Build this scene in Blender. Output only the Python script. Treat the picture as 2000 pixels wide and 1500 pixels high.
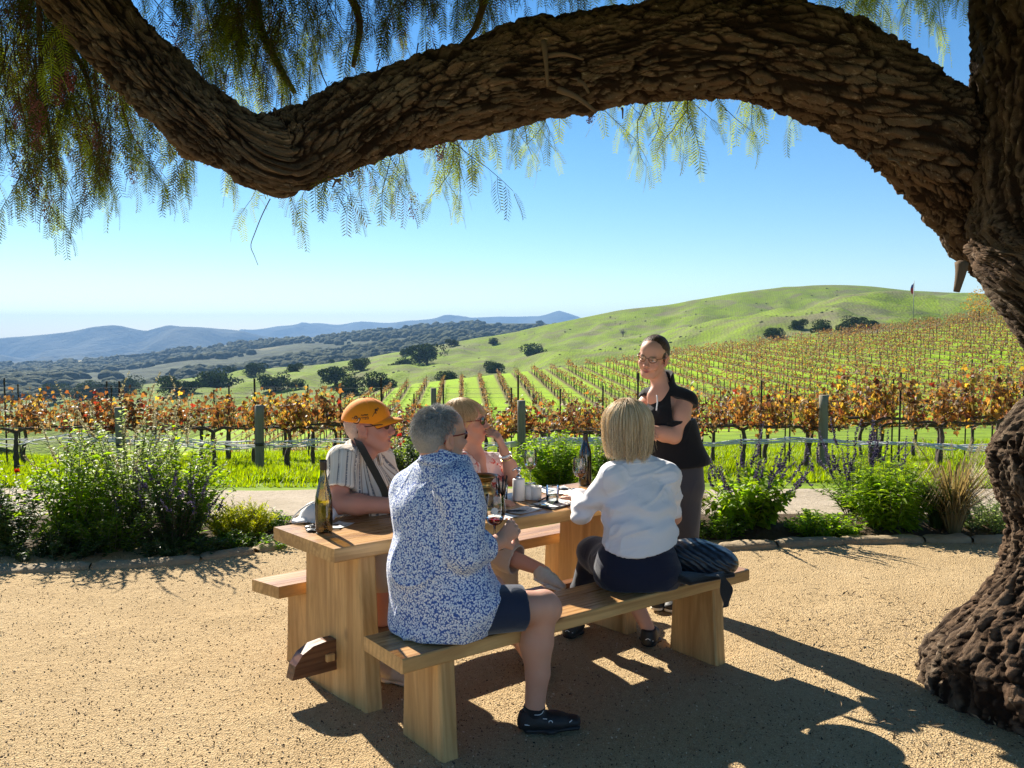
import bpy, math, random
import numpy as np
from mathutils import Vector, Matrix
for _o in list(bpy.data.objects): bpy.data.objects.remove(_o)
random.seed(7); RNG = np.random.default_rng(11)
SC = bpy.context.scene
COL = SC.collection
# ---------------------------------------------------------------- camera, sky, sun, exposure
CAM_H, FPX, HOR = 1.65, 1650.0, 650.0           # eye height, focal length and horizon row (for a 2000 px wide frame)
PITCH = math.atan((750 - HOR) / FPX)
cd = bpy.data.cameras.new('camera'); cam = bpy.data.objects.new('camera', cd); COL.objects.link(cam)
cam.location = (0, 0, CAM_H); cam.rotation_euler = (math.pi / 2 - PITCH, 0, 0)
cd.sensor_width = 36; cd.lens = 36 * FPX / 2000; cd.clip_start = 0.05; cd.clip_end = 40000
SC.camera = cam
HAZE = 1.25e-4
SUN_AZ, SUN_EL = math.radians(32.2), math.radians(33.4)   # azimuth measured from +Y towards -X
SUN_DIR = Vector((-math.sin(SUN_AZ) * math.cos(SUN_EL), math.cos(SUN_AZ) * math.cos(SUN_EL), math.sin(SUN_EL)))
W = bpy.data.worlds.new('World'); SC.world = W; W.use_nodes = True
wn = W.node_tree; bg = wn.nodes['Background']
sk = wn.nodes.new('ShaderNodeTexSky'); sk.sky_type = 'NISHITA'; sk.sun_disc = False
sk.sun_elevation = SUN_EL; sk.sun_rotation = -SUN_AZ; sk.air_density = 1.0; sk.dust_density = 0.0; sk.ozone_density = 3.0; sk.altitude = 200
hs = wn.nodes.new('ShaderNodeHueSaturation'); hs.inputs['Saturation'].default_value = 1.27
wn.links.new(sk.outputs[0], hs.inputs['Color']); wn.links.new(hs.outputs[0], bg.inputs[0]); bg.inputs[1].default_value = 0.058
sd = bpy.data.lights.new('sun', 'SUN'); so = bpy.data.objects.new('sun', sd); COL.objects.link(so)
sd.energy = 5.0; sd.angle = math.radians(0.5); sd.color = (1.0, 0.92, 0.79)
so.rotation_euler = SUN_DIR.to_track_quat('Z', 'Y').to_euler(); so.location = (-8, 14, 12)
SC.view_settings.view_transform = 'Standard'; SC.view_settings.look = 'None'
SC.view_settings.exposure = 1.30; SC.view_settings.gamma = 1.0
try: SC.view_settings.use_curve_mapping = False
except Exception: pass
SC.render.engine = 'CYCLES'
cy = SC.cycles
cy.use_denoising = True
try: cy.denoising_prefilter = 'NONE'
except Exception: pass
cy.max_bounces = 10; cy.diffuse_bounces = 4; cy.glossy_bounces = 4; cy.transmission_bounces = 8; cy.transparent_max_bounces = 8; cy.volume_bounces = 0
cy.sample_clamp_indirect = 6; cy.caustics_reflective = False; cy.caustics_refractive = False
# ---------------------------------------------------------------- measuring helpers (photo measurements -> metres)
_c, _s = math.cos(PITCH), math.sin(PITCH)
def A(px, py, Y):
    a = (px - 1000) / FPX; b = (750 - py) / FPX
    t = Y / (_c + b * _s)
    return np.array([a * t, Y, CAM_H + (-_s + b * _c) * t])
def G(px, py, z=0.0):
    a = (px - 1000) / FPX; b = (750 - py) / FPX
    t = (z - CAM_H) / (-_s + b * _c)
    return np.array([a * t, t * (_c + b * _s), z])
def nrm(v):
    v = np.asarray(v, float); return v / (np.linalg.norm(v) + 1e-12)
# ---------------------------------------------------------------- object helpers
def tag(o, label=None, cat=None, group=None, kind=None):
    if label: o['label'] = label
    if cat: o['category'] = cat
    if group: o['group'] = group
    if kind: o['kind'] = kind
    return o
def thing(name, label, cat, loc=(0, 0, 0), rz=0.0, group=None):
    o = bpy.data.objects.new(name, None); COL.objects.link(o)
    o.empty_display_size = 0.1; o.location = loc; o.rotation_euler = (0, 0, rz)
    return tag(o, label, cat, group)
def setm(me, m):
    for x in (m if isinstance(m, (list, tuple)) else [m]): me.materials.append(x)
def npmesh(name, V, F, m=None, smooth=True, attrs=None, midx=None):
    """F: an (n,k) array or a list of such arrays"""
    me = bpy.data.meshes.new(name)
    V = np.asarray(V, np.float32); Fs = F if isinstance(F, list) else [F]
    Fs = [np.asarray(f, np.int32) for f in Fs if len(f)]
    nl = sum(f.size for f in Fs); nf = sum(len(f) for f in Fs)
    me.vertices.add(len(V)); me.vertices.foreach_set('co', V.ravel())
    me.loops.add(nl); me.loops.foreach_set('vertex_index', np.concatenate([f.ravel() for f in Fs]))
    me.polygons.add(nf)
    tot = np.concatenate([np.full(len(f), f.shape[1], np.int32) for f in Fs])
    st = np.concatenate([[0], np.cumsum(tot)[:-1]]).astype(np.int32)
    me.polygons.foreach_set('loop_start', st)
    if midx is not None: me.polygons.foreach_set('material_index', np.asarray(midx, np.int32))
    me.update(calc_edges=True)
    if smooth: me.polygons.foreach_set('use_smooth', np.ones(nf, bool))
    else: me.polygons.foreach_set('use_smooth', np.zeros(nf, bool))
    for k, a in (attrs or {}).items():
        a = np.asarray(a, np.float32)
        if a.ndim == 1:
            at = me.attributes.new(k, 'FLOAT', 'POINT'); at.data.foreach_set('value', a)
        else:
            if a.shape[1] == 3: a = np.hstack([a, np.ones((len(a), 1), np.float32)])
            at = me.attributes.new(k, 'FLOAT_COLOR', 'POINT'); at.data.foreach_set('color', a.ravel())
    if m is not None: setm(me, m)
    me.validate()
    return me
def ob(name, me, parent=None, loc=(0, 0, 0), rz=0.0):
    o = bpy.data.objects.new(name, me); COL.objects.link(o); o.location = loc; o.rotation_euler = (0, 0, rz)
    if parent is not None: o.parent = parent
    return o
def dup(o, parent=None):
    c = o.copy(); COL.objects.link(c)
    if parent is not None: c.parent = parent
    for ch in list(o.children): dup(ch, c)
    return c
class MB:
    """collects simple shapes into one mesh"""
    def __init__(s): s.V = []; s.F = {}; s.n = 0
    def put(s, V, F):
        V = np.asarray(V, float); s.V.append(V)
        for f in (F if isinstance(F, list) else [F]):
            f = np.asarray(f)
            if len(f): s.F.setdefault(f.shape[1], []).append(f + s.n)
        s.n += len(V); return s
    def arrays(s): return np.vstack(s.V), [np.vstack(v) for v in s.F.values()]
    def mesh(s, name, m, smooth=False, **k):
        V, F = s.arrays(); return npmesh(name, V, F, m, smooth, **k)
    def build(s, name, m, parent=None, smooth=False, loc=(0, 0, 0), rz=0.0, **k):
        return ob(name, s.mesh(name, m, smooth, **k), parent, loc, rz)
    def box(s, lo, hi, bev=0.0, R=None, c=None):
        return s.put(*boxgeo(lo, hi, bev, R, c))
    def tube(s, pts, r, n=8, cap=True): return s.put(*tubegeo(pts, r, n, cap))
    def lathe(s, prof, c=(0, 0, 0), n=20, cap=True): return s.put(*lathegeo(prof, c, n, cap))
def boxgeo(lo, hi, bev=0.0, R=None, c=None):
    lo = np.asarray(lo, float); hi = np.asarray(hi, float)
    b = min(bev, 0.45 * min(hi - lo))
    if b <= 0:
        V = np.array([[x, y, z] for x in (lo[0], hi[0]) for y in (lo[1], hi[1]) for z in (lo[2], hi[2])])
        F = [np.array([[0, 1, 3, 2], [4, 6, 7, 5], [0, 4, 5, 1], [2, 3, 7, 6], [0, 2, 6, 4], [1, 5, 7, 3]])]
    else:
        V = []; idx = {}
        for i in (0, 1):
            for j in (0, 1):
                for k in (0, 1):
                    cnr = np.array([(lo, hi)[i][0], (lo, hi)[j][1], (lo, hi)[k][2]])
                    sg = np.array([1 - 2 * i, 1 - 2 * j, 1 - 2 * k])
                    for ax in range(3):
                        off = sg * b; off[ax] = 0
                        idx[(i, j, k, ax)] = len(V); V.append(cnr + off)
        Q = []; T = []
        for ax in range(3):
            o1, o2 = [(1, 2), (0, 2), (0, 1)][ax]
            for s_ in (0, 1):
                q = []
                for (a_, b_) in ((0, 0), (1, 0), (1, 1), (0, 1)):
                    t = [0, 0, 0]; t[ax] = s_; t[o1] = a_; t[o2] = b_; q.append(idx[(*t, ax)])
                flip = (s_ == 0) ^ (ax == 1)
                Q.append(q[::-1] if flip else q)
        for ax in range(3):   # edge bevels, along ax
            o1, o2 = [(1, 2), (0, 2), (0, 1)][ax]
            for a_ in (0, 1):
                for b_ in (0, 1):
                    t0 = [0, 0, 0]; t0[o1] = a_; t0[o2] = b_; t1 = list(t0); t1[ax] = 1
                    q = [idx[(*t0, o1)], idx[(*t1, o1)], idx[(*t1, o2)], idx[(*t0, o2)]]
                    flip = (a_ ^ b_) ^ (ax == 1)
                    Q.append(q if flip else q[::-1])
        for i in (0, 1):
            for j in (0, 1):
                for k in (0, 1):
                    t = [idx[(i, j, k, 0)], idx[(i, j, k, 1)], idx[(i, j, k, 2)]]
                    T.append(t if (i + j + k) % 2 else t[::-1])
        V = np.array(V); F = [np.array(Q), np.array(T)]
    if R is not None:
        cc = (lo + hi) / 2 if c is None else np.asarray(c, float)
        V = (V - cc) @ np.asarray(R).T + cc
    return V, F
def frames(P):
    P = np.asarray(P, float); T = np.gradient(P, axis=0); T /= np.linalg.norm(T, axis=1)[:, None] + 1e-12
    up = np.array([0, 0, 1.0]) if abs(T[0][2]) < 0.9 else np.array([0, 1.0, 0])
    N = np.zeros_like(P); B = np.zeros_like(P); n = nrm(np.cross(up, T[0]))
    for i in range(len(P)):
        n = n - T[i] * np.dot(n, T[i]); n = nrm(n); N[i] = n; B[i] = np.cross(T[i], n)
    return T, N, B
def tubegeo(P, r, n=8, cap=True):
    P = np.asarray(P, float); m = len(P); r = np.broadcast_to(np.asarray(r, float), (m,))
    T, N, B = frames(P); a = np.linspace(0, 2 * math.pi, n, endpoint=False)
    V = (P[:, None] + r[:, None, None] * (np.cos(a)[None, :, None] * N[:, None] + np.sin(a)[None, :, None] * B[:, None])).reshape(-1, 3)
    i = np.arange(m - 1)[:, None] * n; j = np.arange(n)[None]; j2 = (j + 1) % n
    Q = np.stack([i + j, i + j2, i + n + j2, i + n + j], -1).reshape(-1, 4)
    if cap:
        V = np.vstack([V, P[0], P[-1]]); c0 = m * n; jj = np.arange(n); j3 = (jj + 1) % n
        T3 = np.vstack([np.stack([np.full(n, c0), j3, jj], 1), np.stack([np.full(n, c0 + 1), (m - 1) * n + jj, (m - 1) * n + j3], 1)])
        return V, [Q, T3]
    return V, [Q]
def lathegeo(prof, c=(0, 0, 0), n=20, cap=True):
    prof = np.asarray(prof, float); m = len(prof); a = np.linspace(0, 2 * math.pi, n, endpoint=False)
    V = np.stack([prof[:, 0, None] * np.cos(a), prof[:, 0, None] * np.sin(a), np.repeat(prof[:, 1, None], n, 1)], -1).reshape(-1, 3) + np.asarray(c)
    i = np.arange(m - 1)[:, None] * n; j = np.arange(n)[None]; j2 = (j + 1) % n
    Q = np.stack([i + j, i + j2, i + n + j2, i + n + j], -1).reshape(-1, 4)
    if cap:
        V = np.vstack([V, np.asarray(c) + [0, 0, prof[0, 1]], np.asarray(c) + [0, 0, prof[-1, 1]]]); c0 = m * n; jj = np.arange(n); j3 = (jj + 1) % n
        return V, [Q, np.vstack([np.stack([np.full(n, c0), j3, jj], 1), np.stack([np.full(n, c0 + 1), (m - 1) * n + jj, (m - 1) * n + j3], 1)])]
    return V, [Q]
def spline(P, n):
    """Catmull-Rom resample of rows of P (any width)"""
    P = np.asarray(P, float); Pp = np.vstack([2 * P[0] - P[1], P, 2 * P[-1] - P[-2]])
    t = np.linspace(0, len(P) - 1, n); i = np.minimum(t.astype(int), len(P) - 2); u = (t - i)[:, None]
    a, b, c, d = Pp[i], Pp[i + 1], Pp[i + 2], Pp[i + 3]
    return 0.5 * (2 * b + (c - a) * u + (2 * a - 5 * b + 4 * c - d) * u ** 2 + (3 * b - a - 3 * c + d) * u ** 3)
_perm = np.random.default_rng(5).permutation(4096)
_val = np.random.default_rng(6).random(4096).astype(np.float32) * 2 - 1
def vnoise(x, y, z):
    xi = np.floor(x).astype(np.int64); yi = np.floor(y).astype(np.int64); zi = np.floor(z).astype(np.int64)
    fx, fy, fz = x - xi, y - yi, z - zi
    fx = fx * fx * (3 - 2 * fx); fy = fy * fy * (3 - 2 * fy); fz = fz * fz * (3 - 2 * fz)
    def h(a, b, c): return _val[_perm[(_perm[(_perm[a & 4095] + b) & 4095] + c) & 4095]]
    def lx(b, c): return h(xi, b, c) * (1 - fx) + h(xi + 1, b, c) * fx
    return (lx(yi, zi) * (1 - fy) + lx(yi + 1, zi) * fy) * (1 - fz) + (lx(yi, zi + 1) * (1 - fy) + lx(yi + 1, zi + 1) * fy) * fz
def fbm(x, y, z, o=4, g=0.5):
    s = 0; a = 1.0
    for k in range(o):
        s = s + a * vnoise(x * 2 ** k + 17.3 * k, y * 2 ** k, z * 2 ** k + 5.1 * k); a *= g
    return s
def scat(tV, tF, pos, R, sc):
    """copies of a template mesh: R (n,3,3) columns are the axes, sc (n,) or (n,3)"""
    tV = np.asarray(tV, float); n = len(pos); m = len(tV)
    sc = np.asarray(sc, float); sc = sc[:, None] if sc.ndim == 1 else sc
    V = np.einsum('nij,nmj->nmi', R, tV[None] * sc[:, None, :] if sc.shape[1] == 3 else tV[None] * sc[:, None]) + np.asarray(pos)[:, None]
    off = (np.arange(n) * m)[:, None, None]
    return V.reshape(-1, 3), [(np.asarray(f)[None] + off).reshape(-1, np.asarray(f).shape[1]) for f in (tF if isinstance(tF, list) else [tF])]
def basis(d, roll=None, rng=RNG):
    """rotation frames whose Y axis runs along d, random roll"""
    d = np.asarray(d, float); d = d / (np.linalg.norm(d, axis=1)[:, None] + 1e-9)
    a = rng.normal(size=d.shape) if roll is None else roll
    x = np.cross(d, a); x /= np.linalg.norm(x, axis=1)[:, None] + 1e-9
    return np.stack([x, d, np.cross(x, d)], -1)
# ---------------------------------------------------------------- material helpers
class NT:
    def __init__(s, name):
        s.m = bpy.data.materials.new(name); s.m.use_nodes = True; s.t = s.m.node_tree
        s.p = s.t.nodes['Principled BSDF']; s.out = s.t.nodes['Material Output']
    def n(s, typ, ins=None, **props):
        nd = s.t.nodes.new('ShaderNode' + typ)
        for k, v in props.items(): setattr(nd, k, v)
        for k, v in (ins or {}).items(): s.set(nd.inputs[k], v)
        return nd
    def set(s, sock, v):
        if isinstance(v, bpy.types.NodeSocket): s.t.links.new(v, sock)
        elif isinstance(v, bpy.types.Node): s.t.links.new(v.outputs[0], sock)
        elif isinstance(v, (tuple, list)) and sock.type == 'RGBA' and len(v) == 3: sock.default_value = (*v, 1)
        else: sock.default_value = v
    def obj(s): return s.n('TexCoord').outputs['Object']
    def pos(s): return s.n('NewGeometry').outputs['Position']
    def mapp(s, vec, scale=(1, 1, 1), rot=(0, 0, 0), loc=(0, 0, 0)):
        return s.n('Mapping', {'Vector': vec, 'Scale': scale, 'Rotation': rot, 'Location': loc}).outputs[0]
    def noise(s, vec, scale=5, detail=4, rough=0.55, dist=0.0):
        return s.n('TexNoise', {'Vector': vec, 'Scale': scale, 'Detail': detail, 'Roughness': rough, 'Distortion': dist}).outputs['Fac']
    def vor(s, vec, scale=5, feature='F1', out='Distance', rnd=1.0):
        return s.n('TexVoronoi', {'Vector': vec, 'Scale': scale, 'Randomness': rnd}, feature=feature).outputs[out]
    def ramp(s, fac, stops, interp='LINEAR'):
        r = s.n('ValToRGB', {'Fac': fac}); e = r.color_ramp; e.interpolation = interp
        while len(e.elements) < len(stops): e.elements.new(0.5)
        for el, (p, c) in zip(e.elements, stops): el.position = p; el.color = (*c, 1) if len(c) == 3 else c
        return r.outputs[0]
    def mix(s, f, a, b, mode='MIX'):
        nd = s.n('Mix', None, data_type='RGBA', blend_type=mode)
        s.set(nd.inputs[0], f); s.set(nd.inputs[6], a); s.set(nd.inputs[7], b); return nd.outputs[2]
    def math(s, op, a, b=0.0, c=None):
        nd = s.n('Math', {0: a, 1: b}, operation=op)
        if c is not None: s.set(nd.inputs[2], c)
        return nd.outputs[0]
    def rng(s, v, a, b, c=0.0, d=1.0): return s.n('MapRange', {0: v, 1: a, 2: b, 3: c, 4: d}).outputs[0]
    def bump(s, h, st=0.5, dist=0.01):
        nd = s.n('Bump', {'Height': h, 'Strength': st, 'Distance': dist}); s.set(s.p.inputs['Normal'], nd.outputs[0]); return nd
    def attr(s, name, out='Color'): return s.n('Attribute', attribute_name=name).outputs[out]
    def base(s, c=None, rough=None, metal=None, spec=None, trans=None, ior=None, sheen=None, coat=None, sss=None):
        for k, v in (('Base Color', c), ('Roughness', rough), ('Metallic', metal), ('Specular IOR Level', spec), ('Transmission Weight', trans), ('IOR', ior), ('Sheen Weight', sheen), ('Coat Weight', coat), ('Subsurface Weight', sss)):
            if v is not None: s.set(s.p.inputs[k], v)
        return s
def plain(name, c, rough=0.5, metal=0.0, spec=0.5, var=0.0, scale=20, bump=0.0, bscale=60, bd=0.004, **k):
    t = NT(name); t.base(c, rough, metal, spec, **k)
    if var:
        v = t.noise(t.obj(), scale, 5)
        t.set(t.p.inputs['Base Color'], t.mix(v, tuple(x * (1 - var) for x in c), tuple(min(1, x * (1 + var)) for x in c)))
    if bump: t.bump(t.noise(t.obj(), bscale, 5, 0.6), bump, bd)
    return t.m
def leafmat(name, c, trans=0.45, tcol=None, attr=None, var=0.35, rough=0.5, spec=0.35):
    """leaf: diffuse + translucent; per-leaf variation from the random island"""
    t = NT(name)
    rnd = t.n('NewGeometry').outputs['Random Per Island']
    col = t.attr(attr) if attr else tuple(c)
    sc_ = t.rng(rnd, 0, 1, 1 - var, 1 + var)
    mul = t.n('VectorMath', {0: col if attr else tuple(c), 3: sc_}, operation='SCALE')
    hsv = t.n('HueSaturation', {'Hue': t.rng(t.math('FRACT', t.math('MULTIPLY', rnd, 7.13)), 0, 1, 0.485, 0.515), 'Saturation': 1.05, 'Value': 1.0, 'Color': mul.outputs[0]})
    t.base(hsv.outputs[0], rough, 0, spec)
    k = tcol or (1.6, 1.7, 0.9)
    tm = t.n('VectorMath', {0: hsv.outputs[0], 1: k}, operation='MULTIPLY')
    tr = t.n('BsdfTranslucent', {'Color': tm.outputs[0]})
    mx = t.n('MixShader', {0: trans, 1: t.p.outputs[0], 2: tr.outputs[0]})
    t.t.links.new(mx.outputs[0], t.out.inputs[0])
    return t.m
# ================================================================ THE SETTING: ground, hills, haze
def sstep(a, b, x): t = np.clip((x - a) / (b - a), 0, 1); return t * t * (3 - 2 * t)
def hgt(X, Y):
    X = np.asarray(X, float); Y = np.asarray(Y, float)
    near = np.interp(Y, [-1e5, 7.6, 9.6, 14, 18, 1e5], [0, 0, -.15, -.68, -1.12, -1.12])
    Yc = np.clip(Y, 56, 120)
    plane = .11 * np.clip(X, -60, 95) + .0357 * Yc - 8.25 - .12 * np.maximum(-14 - X, 0) * sstep(30, 70, Y)
    t = np.clip((Y - 18) / 38, 0, 1); t = t * (1 - .25 * (1 - t))
    z = near * (1 - t) + plane * t
    z = z - .22 * np.maximum(Y - 120, 0) - .10 * np.maximum(-40 - X, 0) * sstep(20, 60, Y)
    z = z - .06 * sstep(-9, -7, X) * sstep(10, 8.5, X) * sstep(7.4, 6.6, Y) * sstep(-17, -16, Y)
    return np.maximum(z, -205 + 3 * np.sin(X * .004) + 3 * np.cos(Y * .005))
def gaxis(dense, hi, step0, growth=1.22):
    a = list(dense); s = step0
    while a[-1] < hi: a.append(a[-1] + s); s *= growth
    return a
_gx = gaxis(np.arange(0, 30, .75), 12500, 1.0); gxs = np.array([-v for v in _gx[:0:-1]] + list(_gx))
_gy = gaxis(np.arange(0, 24, .6), 60, 1.5, 1.05) ; _gy = gaxis(_gy, 130, 3, 1.0); _gy = gaxis(_gy, 12500, 4, 1.2)
gys = np.array([-v for v in gaxis([0, 2], 300, 4, 1.6)[:0:-1]] + list(_gy))
def gridmesh(name, xs, ys, zf, mat, smooth=True):
    XX, YY = np.meshgrid(xs, ys); nx, ny = len(xs), len(ys)
    V = np.stack([XX, YY, zf(XX, YY)], -1).reshape(-1, 3)
    i = np.arange(ny - 1)[:, None] * nx; j = np.arange(nx - 1)[None]
    return npmesh(name, V, np.stack([i + j, i + j + 1, i + nx + j + 1, i + nx + j], -1).reshape(-1, 4), mat, smooth)
# -- ground sheet: lawn soil near, vineyard strips on the slope
t = NT('ground_cover'); P = t.pos(); sx = t.n('SeparateXYZ', {0: P})
q = t.math('ADD', sx.outputs[0], t.math('MULTIPLY', sx.outputs[1], .06))
nz = t.noise(P, .9, 5); nf = t.noise(P, 6, 5)
strip = t.math('PINGPONG', t.math('ADD', q, t.math('MULTIPLY', t.math('SUBTRACT', nf, .5), .9)), 1.2)  # rows every 2.4 m
grassy = t.ramp(nf, [(.25, (.12, .21, .010)), (.5, (.24, .39, .010)), (.8, (.35, .48, .02))])
dry = t.ramp(nf, [(.2, (.10, .075, .03)), (.8, (.2, .17, .06))])
rowm = t.rng(strip, .15, .36)
patch = t.rng(t.noise(P, .07, 3), .4, .62)
farm = t.mix(t.math('MULTIPLY', rowm, t.math('SUBTRACT', 1, t.math('MULTIPLY', patch, .35))), dry, grassy)
lawn = t.mix(t.rng(nz, .35, .6), (.10, .15, .018), (.18, .27, .02))
isfar = t.rng(sx.outputs[1], 40, 46)
t.base(t.mix(isfar, lawn, farm), .95, 0, .1); t.bump(nf, .6, .08)
ground = tag(ob('ground', gridmesh('ground', gxs, gys, hgt, t.m)), kind='structure')
# -- patio of decomposed granite
t = NT('granite_sand'); P = t.pos()
n1 = t.noise(P, 1.1, 4); n2 = t.noise(P, 26, 6, .65); n3 = t.noise(P, 190, 3, .7); v1 = t.vor(P, 95); v2 = t.vor(P, 34)
c = t.mix(n2, (.34, .225, .105), (.575, .415, .215))
c = t.mix(t.rng(n1, .35, .7), c, t.mix(n2, (.40, .28, .14), (.61, .45, .25)))
c = t.mix(t.math('MULTIPLY', t.rng(t.noise(P, .45, 5, .6, .8), .5, .7), .35), c, (.27, .185, .10)); c = t.mix(t.math('MULTIPLY', t.rng(n3, .52, .72), .7), c, (.80, .67, .46)); c = t.mix(t.math('MULTIPLY', t.rng(n3, .46, .28), .75), c, (.17, .105, .05))
c = t.mix(t.math('MULTIPLY', t.rng(v1, .16, .08), t.rng(t.noise(P, 7, 3), .42, .6)), c, (.13, .078, .035))
c = t.mix(t.math('MULTIPLY', t.rng(v2, .13, .07), t.rng(t.noise(P, 3, 3), .45, .62)), c, (.17, .10, .05))
t.base(c, .95, 0, .15)
hh = t.math('ADD', t.math('MULTIPLY', n2, .9), t.math('MULTIPLY', t.vor(P, 120), .6))
hh = t.math('ADD', hh, t.math('MULTIPLY', n3, .45)); hh = t.math('ADD', hh, t.math('MULTIPLY', t.noise(P, 3.2, 4), 2.5))
t.bump(hh, .9, .014)
sandm = t.m
def patio_z(X, Y): return .006 + .008 * vnoise(X * 1.3, Y * 1.3, 0 * X) + .005 * vnoise(X * 5, Y * 5, 0 * X + 3) - .02 * sstep(6.2, 7, Y)
patio = tag(ob('patio', gridmesh('patio', np.linspace(-8, 9, 240), np.concatenate([np.linspace(-16, -.5, 30), np.linspace(0, 7.4, 160)]), patio_z, sandm)), kind='structure')
# -- gravel farm track between the beds and the lawn
t = NT('track_gravel'); P = t.pos(); n2 = t.noise(P, 14, 6, .7); n1 = t.noise(P, .8, 4)
c = t.mix(n2, (.27, .215, .15), (.54, .46, .36)); c = t.mix(t.rng(n1, .45, .7), c, t.mix(n2, (.2, .16, .1), (.4, .33, .24)))
t.base(t.mix(t.rng(t.vor(P, 22), .16, .08), c, (.12, .1, .07)), .95, 0, .15); t.bump(n2, .8, .03)
def path_z(X, Y): return hgt(X, Y) + .012 + .012 * vnoise(X * .9, Y * 1.6, 0 * X) - .06 * sstep(9.6, 10.2, Y + .25 * vnoise(X * .7, 0 * X, 0 * X))
path = tag(ob('gravel_path', gridmesh('gravel_path', np.linspace(-16, 16, 160), np.linspace(7.35, 10.4, 30), path_z, t.m)), kind='structure')
# -- dark soil under the beds
soil = NT('bed_soil'); soil.base(soil.mix(soil.noise(soil.pos(), 18, 5), (.035, .024, .014), (.12, .085, .05)), .95, 0, .1); soil.bump(soil.noise(soil.pos(), 30, 5), 1, .03)
def bed(xs0, xs1, front, back):
    xs = np.linspace(xs0, xs1, 40); ts = np.linspace(0, 1, 10)
    X, T = np.meshgrid(xs, ts); Yf = np.interp(xs, *front); Y = Yf[None] + (back - Yf[None]) * T
    Z = .012 + .07 * np.sin(np.pi * T) * (1 + .3 * vnoise(X * 4, Y * 4, 0 * X)); Z = Z + np.minimum(hgt(X, Y), 0)
    i = np.arange(9)[:, None] * 40; j = np.arange(39)[None]
    me = npmesh('planting_bed', np.stack([X, Y, Z], -1).reshape(-1, 3), np.stack([i + j, i + j + 1, i + 41 + j, i + 40 + j], -1).reshape(-1, 4), soil.m)
    return tag(ob('planting_bed', me), kind='structure')
bed(-6.5, -1.75, ([-6.5, -4, -3, -2.2, -1.75], [5.75, 5.95, 6.12, 6.35, 6.62]), 7.5)
bed(1.2, 6.5, ([1.2, 2, 3.5, 6.5], [6.35, 6.55, 6.72, 6.75]), 7.55)
# -- hills
class Hill:
    def __init__(s, name, xs, Ds, rows, mat, back=None, nx=160, nd=70, rough=0.0, rs=.02, label=None):
        s.x = np.linspace(xs[0], xs[-1], nx); s.D = np.linspace(Ds[0], Ds[-1], nd)
        R = np.array([spline(np.stack([xs, r], 1), 400) for r in rows])      # smooth along x
        R = np.array([np.interp(s.x, r[:, 0], r[:, 1]) for r in R])
        tt = spline(np.array(Ds, float)[:, None], 300)[:, 0]
        s.Y = np.zeros((nd, nx))
        for i in range(nx):
            f = spline(np.stack([Ds, R[:, i]], 1), 300); s.Y[:, i] = np.interp(s.D, f[:, 0], f[:, 1])
        DD, XX = np.meshgrid(s.D, s.x, indexing='ij')
        a = (XX - 1000) / FPX; b = (750 - s.Y) / FPX; tq = DD / (_c + b * _s)
        wx = a * tq; wz = CAM_H + (-_s + b * _c) * tq
        if rough: 
            g = fbm(wx * rs, DD * rs * .45, 0 * wx, 4) ; g = g - .8 * np.abs(fbm(wx * rs * 1.7 + 9, DD * rs * .8, 0 * wx, 3))
            wz = wz + rough * g * np.clip((1 - (DD - Ds[0]) / (Ds[-1] - Ds[0])) * 6, .12, 1)
        s.W = np.stack([wx, DD, wz], -1); ex = []
        bd = back or (Ds[-1] - Ds[0]) * .5
        for k in (1, 2, 3):       # far side falls away behind the crest
            L = s.W[-1].copy(); L[:, 1] += bd * k / 3; L[:, 0] *= L[:, 1] / Ds[-1]; L[:, 2] -= (abs(wz[-1] - wz[0]).mean() * .8 + 6) * (k / 3) ** 1.4; ex.append(L)
        V = np.concatenate([s.W, np.array(ex)], 0); n = nd + 3
        i = np.arange(n - 1)[:, None] * nx; j = np.arange(nx - 1)[None]
        me = npmesh(name, V.reshape(-1, 3), np.stack([i + j, i + j + 1, i + nx + j + 1, i + nx + j], -1).reshape(-1, 4), mat)
        s.o = tag(ob(name, me), kind='structure')
        s.P = V.reshape(-1, 3)
    def proj(s):
        w = s.W; zc = w[..., 1] * _c - (w[..., 2] - CAM_H) * _s; yc = w[..., 1] * _s + (w[..., 2] - CAM_H) * _c
        return 750 - yc / zc * FPX
    def find(s, px, py):
        i = int(np.clip(np.searchsorted(s.x, px), 0, len(s.x) - 1)); pr = s.proj()[:, i]
        k = int(np.argmin(np.abs(pr - py))); return s.W[k, i].copy()
    def randpt(s, n, rng, d0=0, d1=1):
        k = (d0 + (d1 - d0) * rng.random(n)) * (len(s.D) - 1.01); i = rng.random(n) * (len(s.x) - 1.01)
        a, b = k.astype(int), i.astype(int); return s.W[a, b] * .5 + s.W[a + 1, b + 1] * .5
# green pasture hill
t = NT('pasture_grass'); P = t.pos(); n1 = t.noise(P, .012, 5, .6); n2 = t.noise(P, .22, 6, .7); n3 = t.noise(P, .05, 5, .65, .6)
c = t.mix(n2, (.08, .135, .008), (.29, .40, .022))
c = t.mix(t.math('MULTIPLY', t.rng(t.noise(P, .11, 6, .72), .5, .68), .75), c, (.085, .10, .035)); c = t.mix(t.rng(n3, .47, .66), c, t.mix(n2, (.115, .115, .05), (.22, .21, .10)))
c = t.mix(t.rng(n1, .55, .72), c, t.mix(n2, (.13, .12, .07), (.2, .185, .11)))
w = t.n('TexWave', {'Vector': t.mapp(P, (.3, .1, 1.0), (0, 0, .6)), 'Scale': .9, 'Distortion': 6, 'Detail': 2}, wave_type='BANDS').outputs['Fac']
c = t.mix(t.math('MULTIPLY', t.rng(w, .62, .95), .35), c, (.09, .09, .035))
t.base(c, .95, 0, .1); t.bump(t.math('ADD', n2, t.noise(P, 1.1, 4)), .8, .8)
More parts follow.
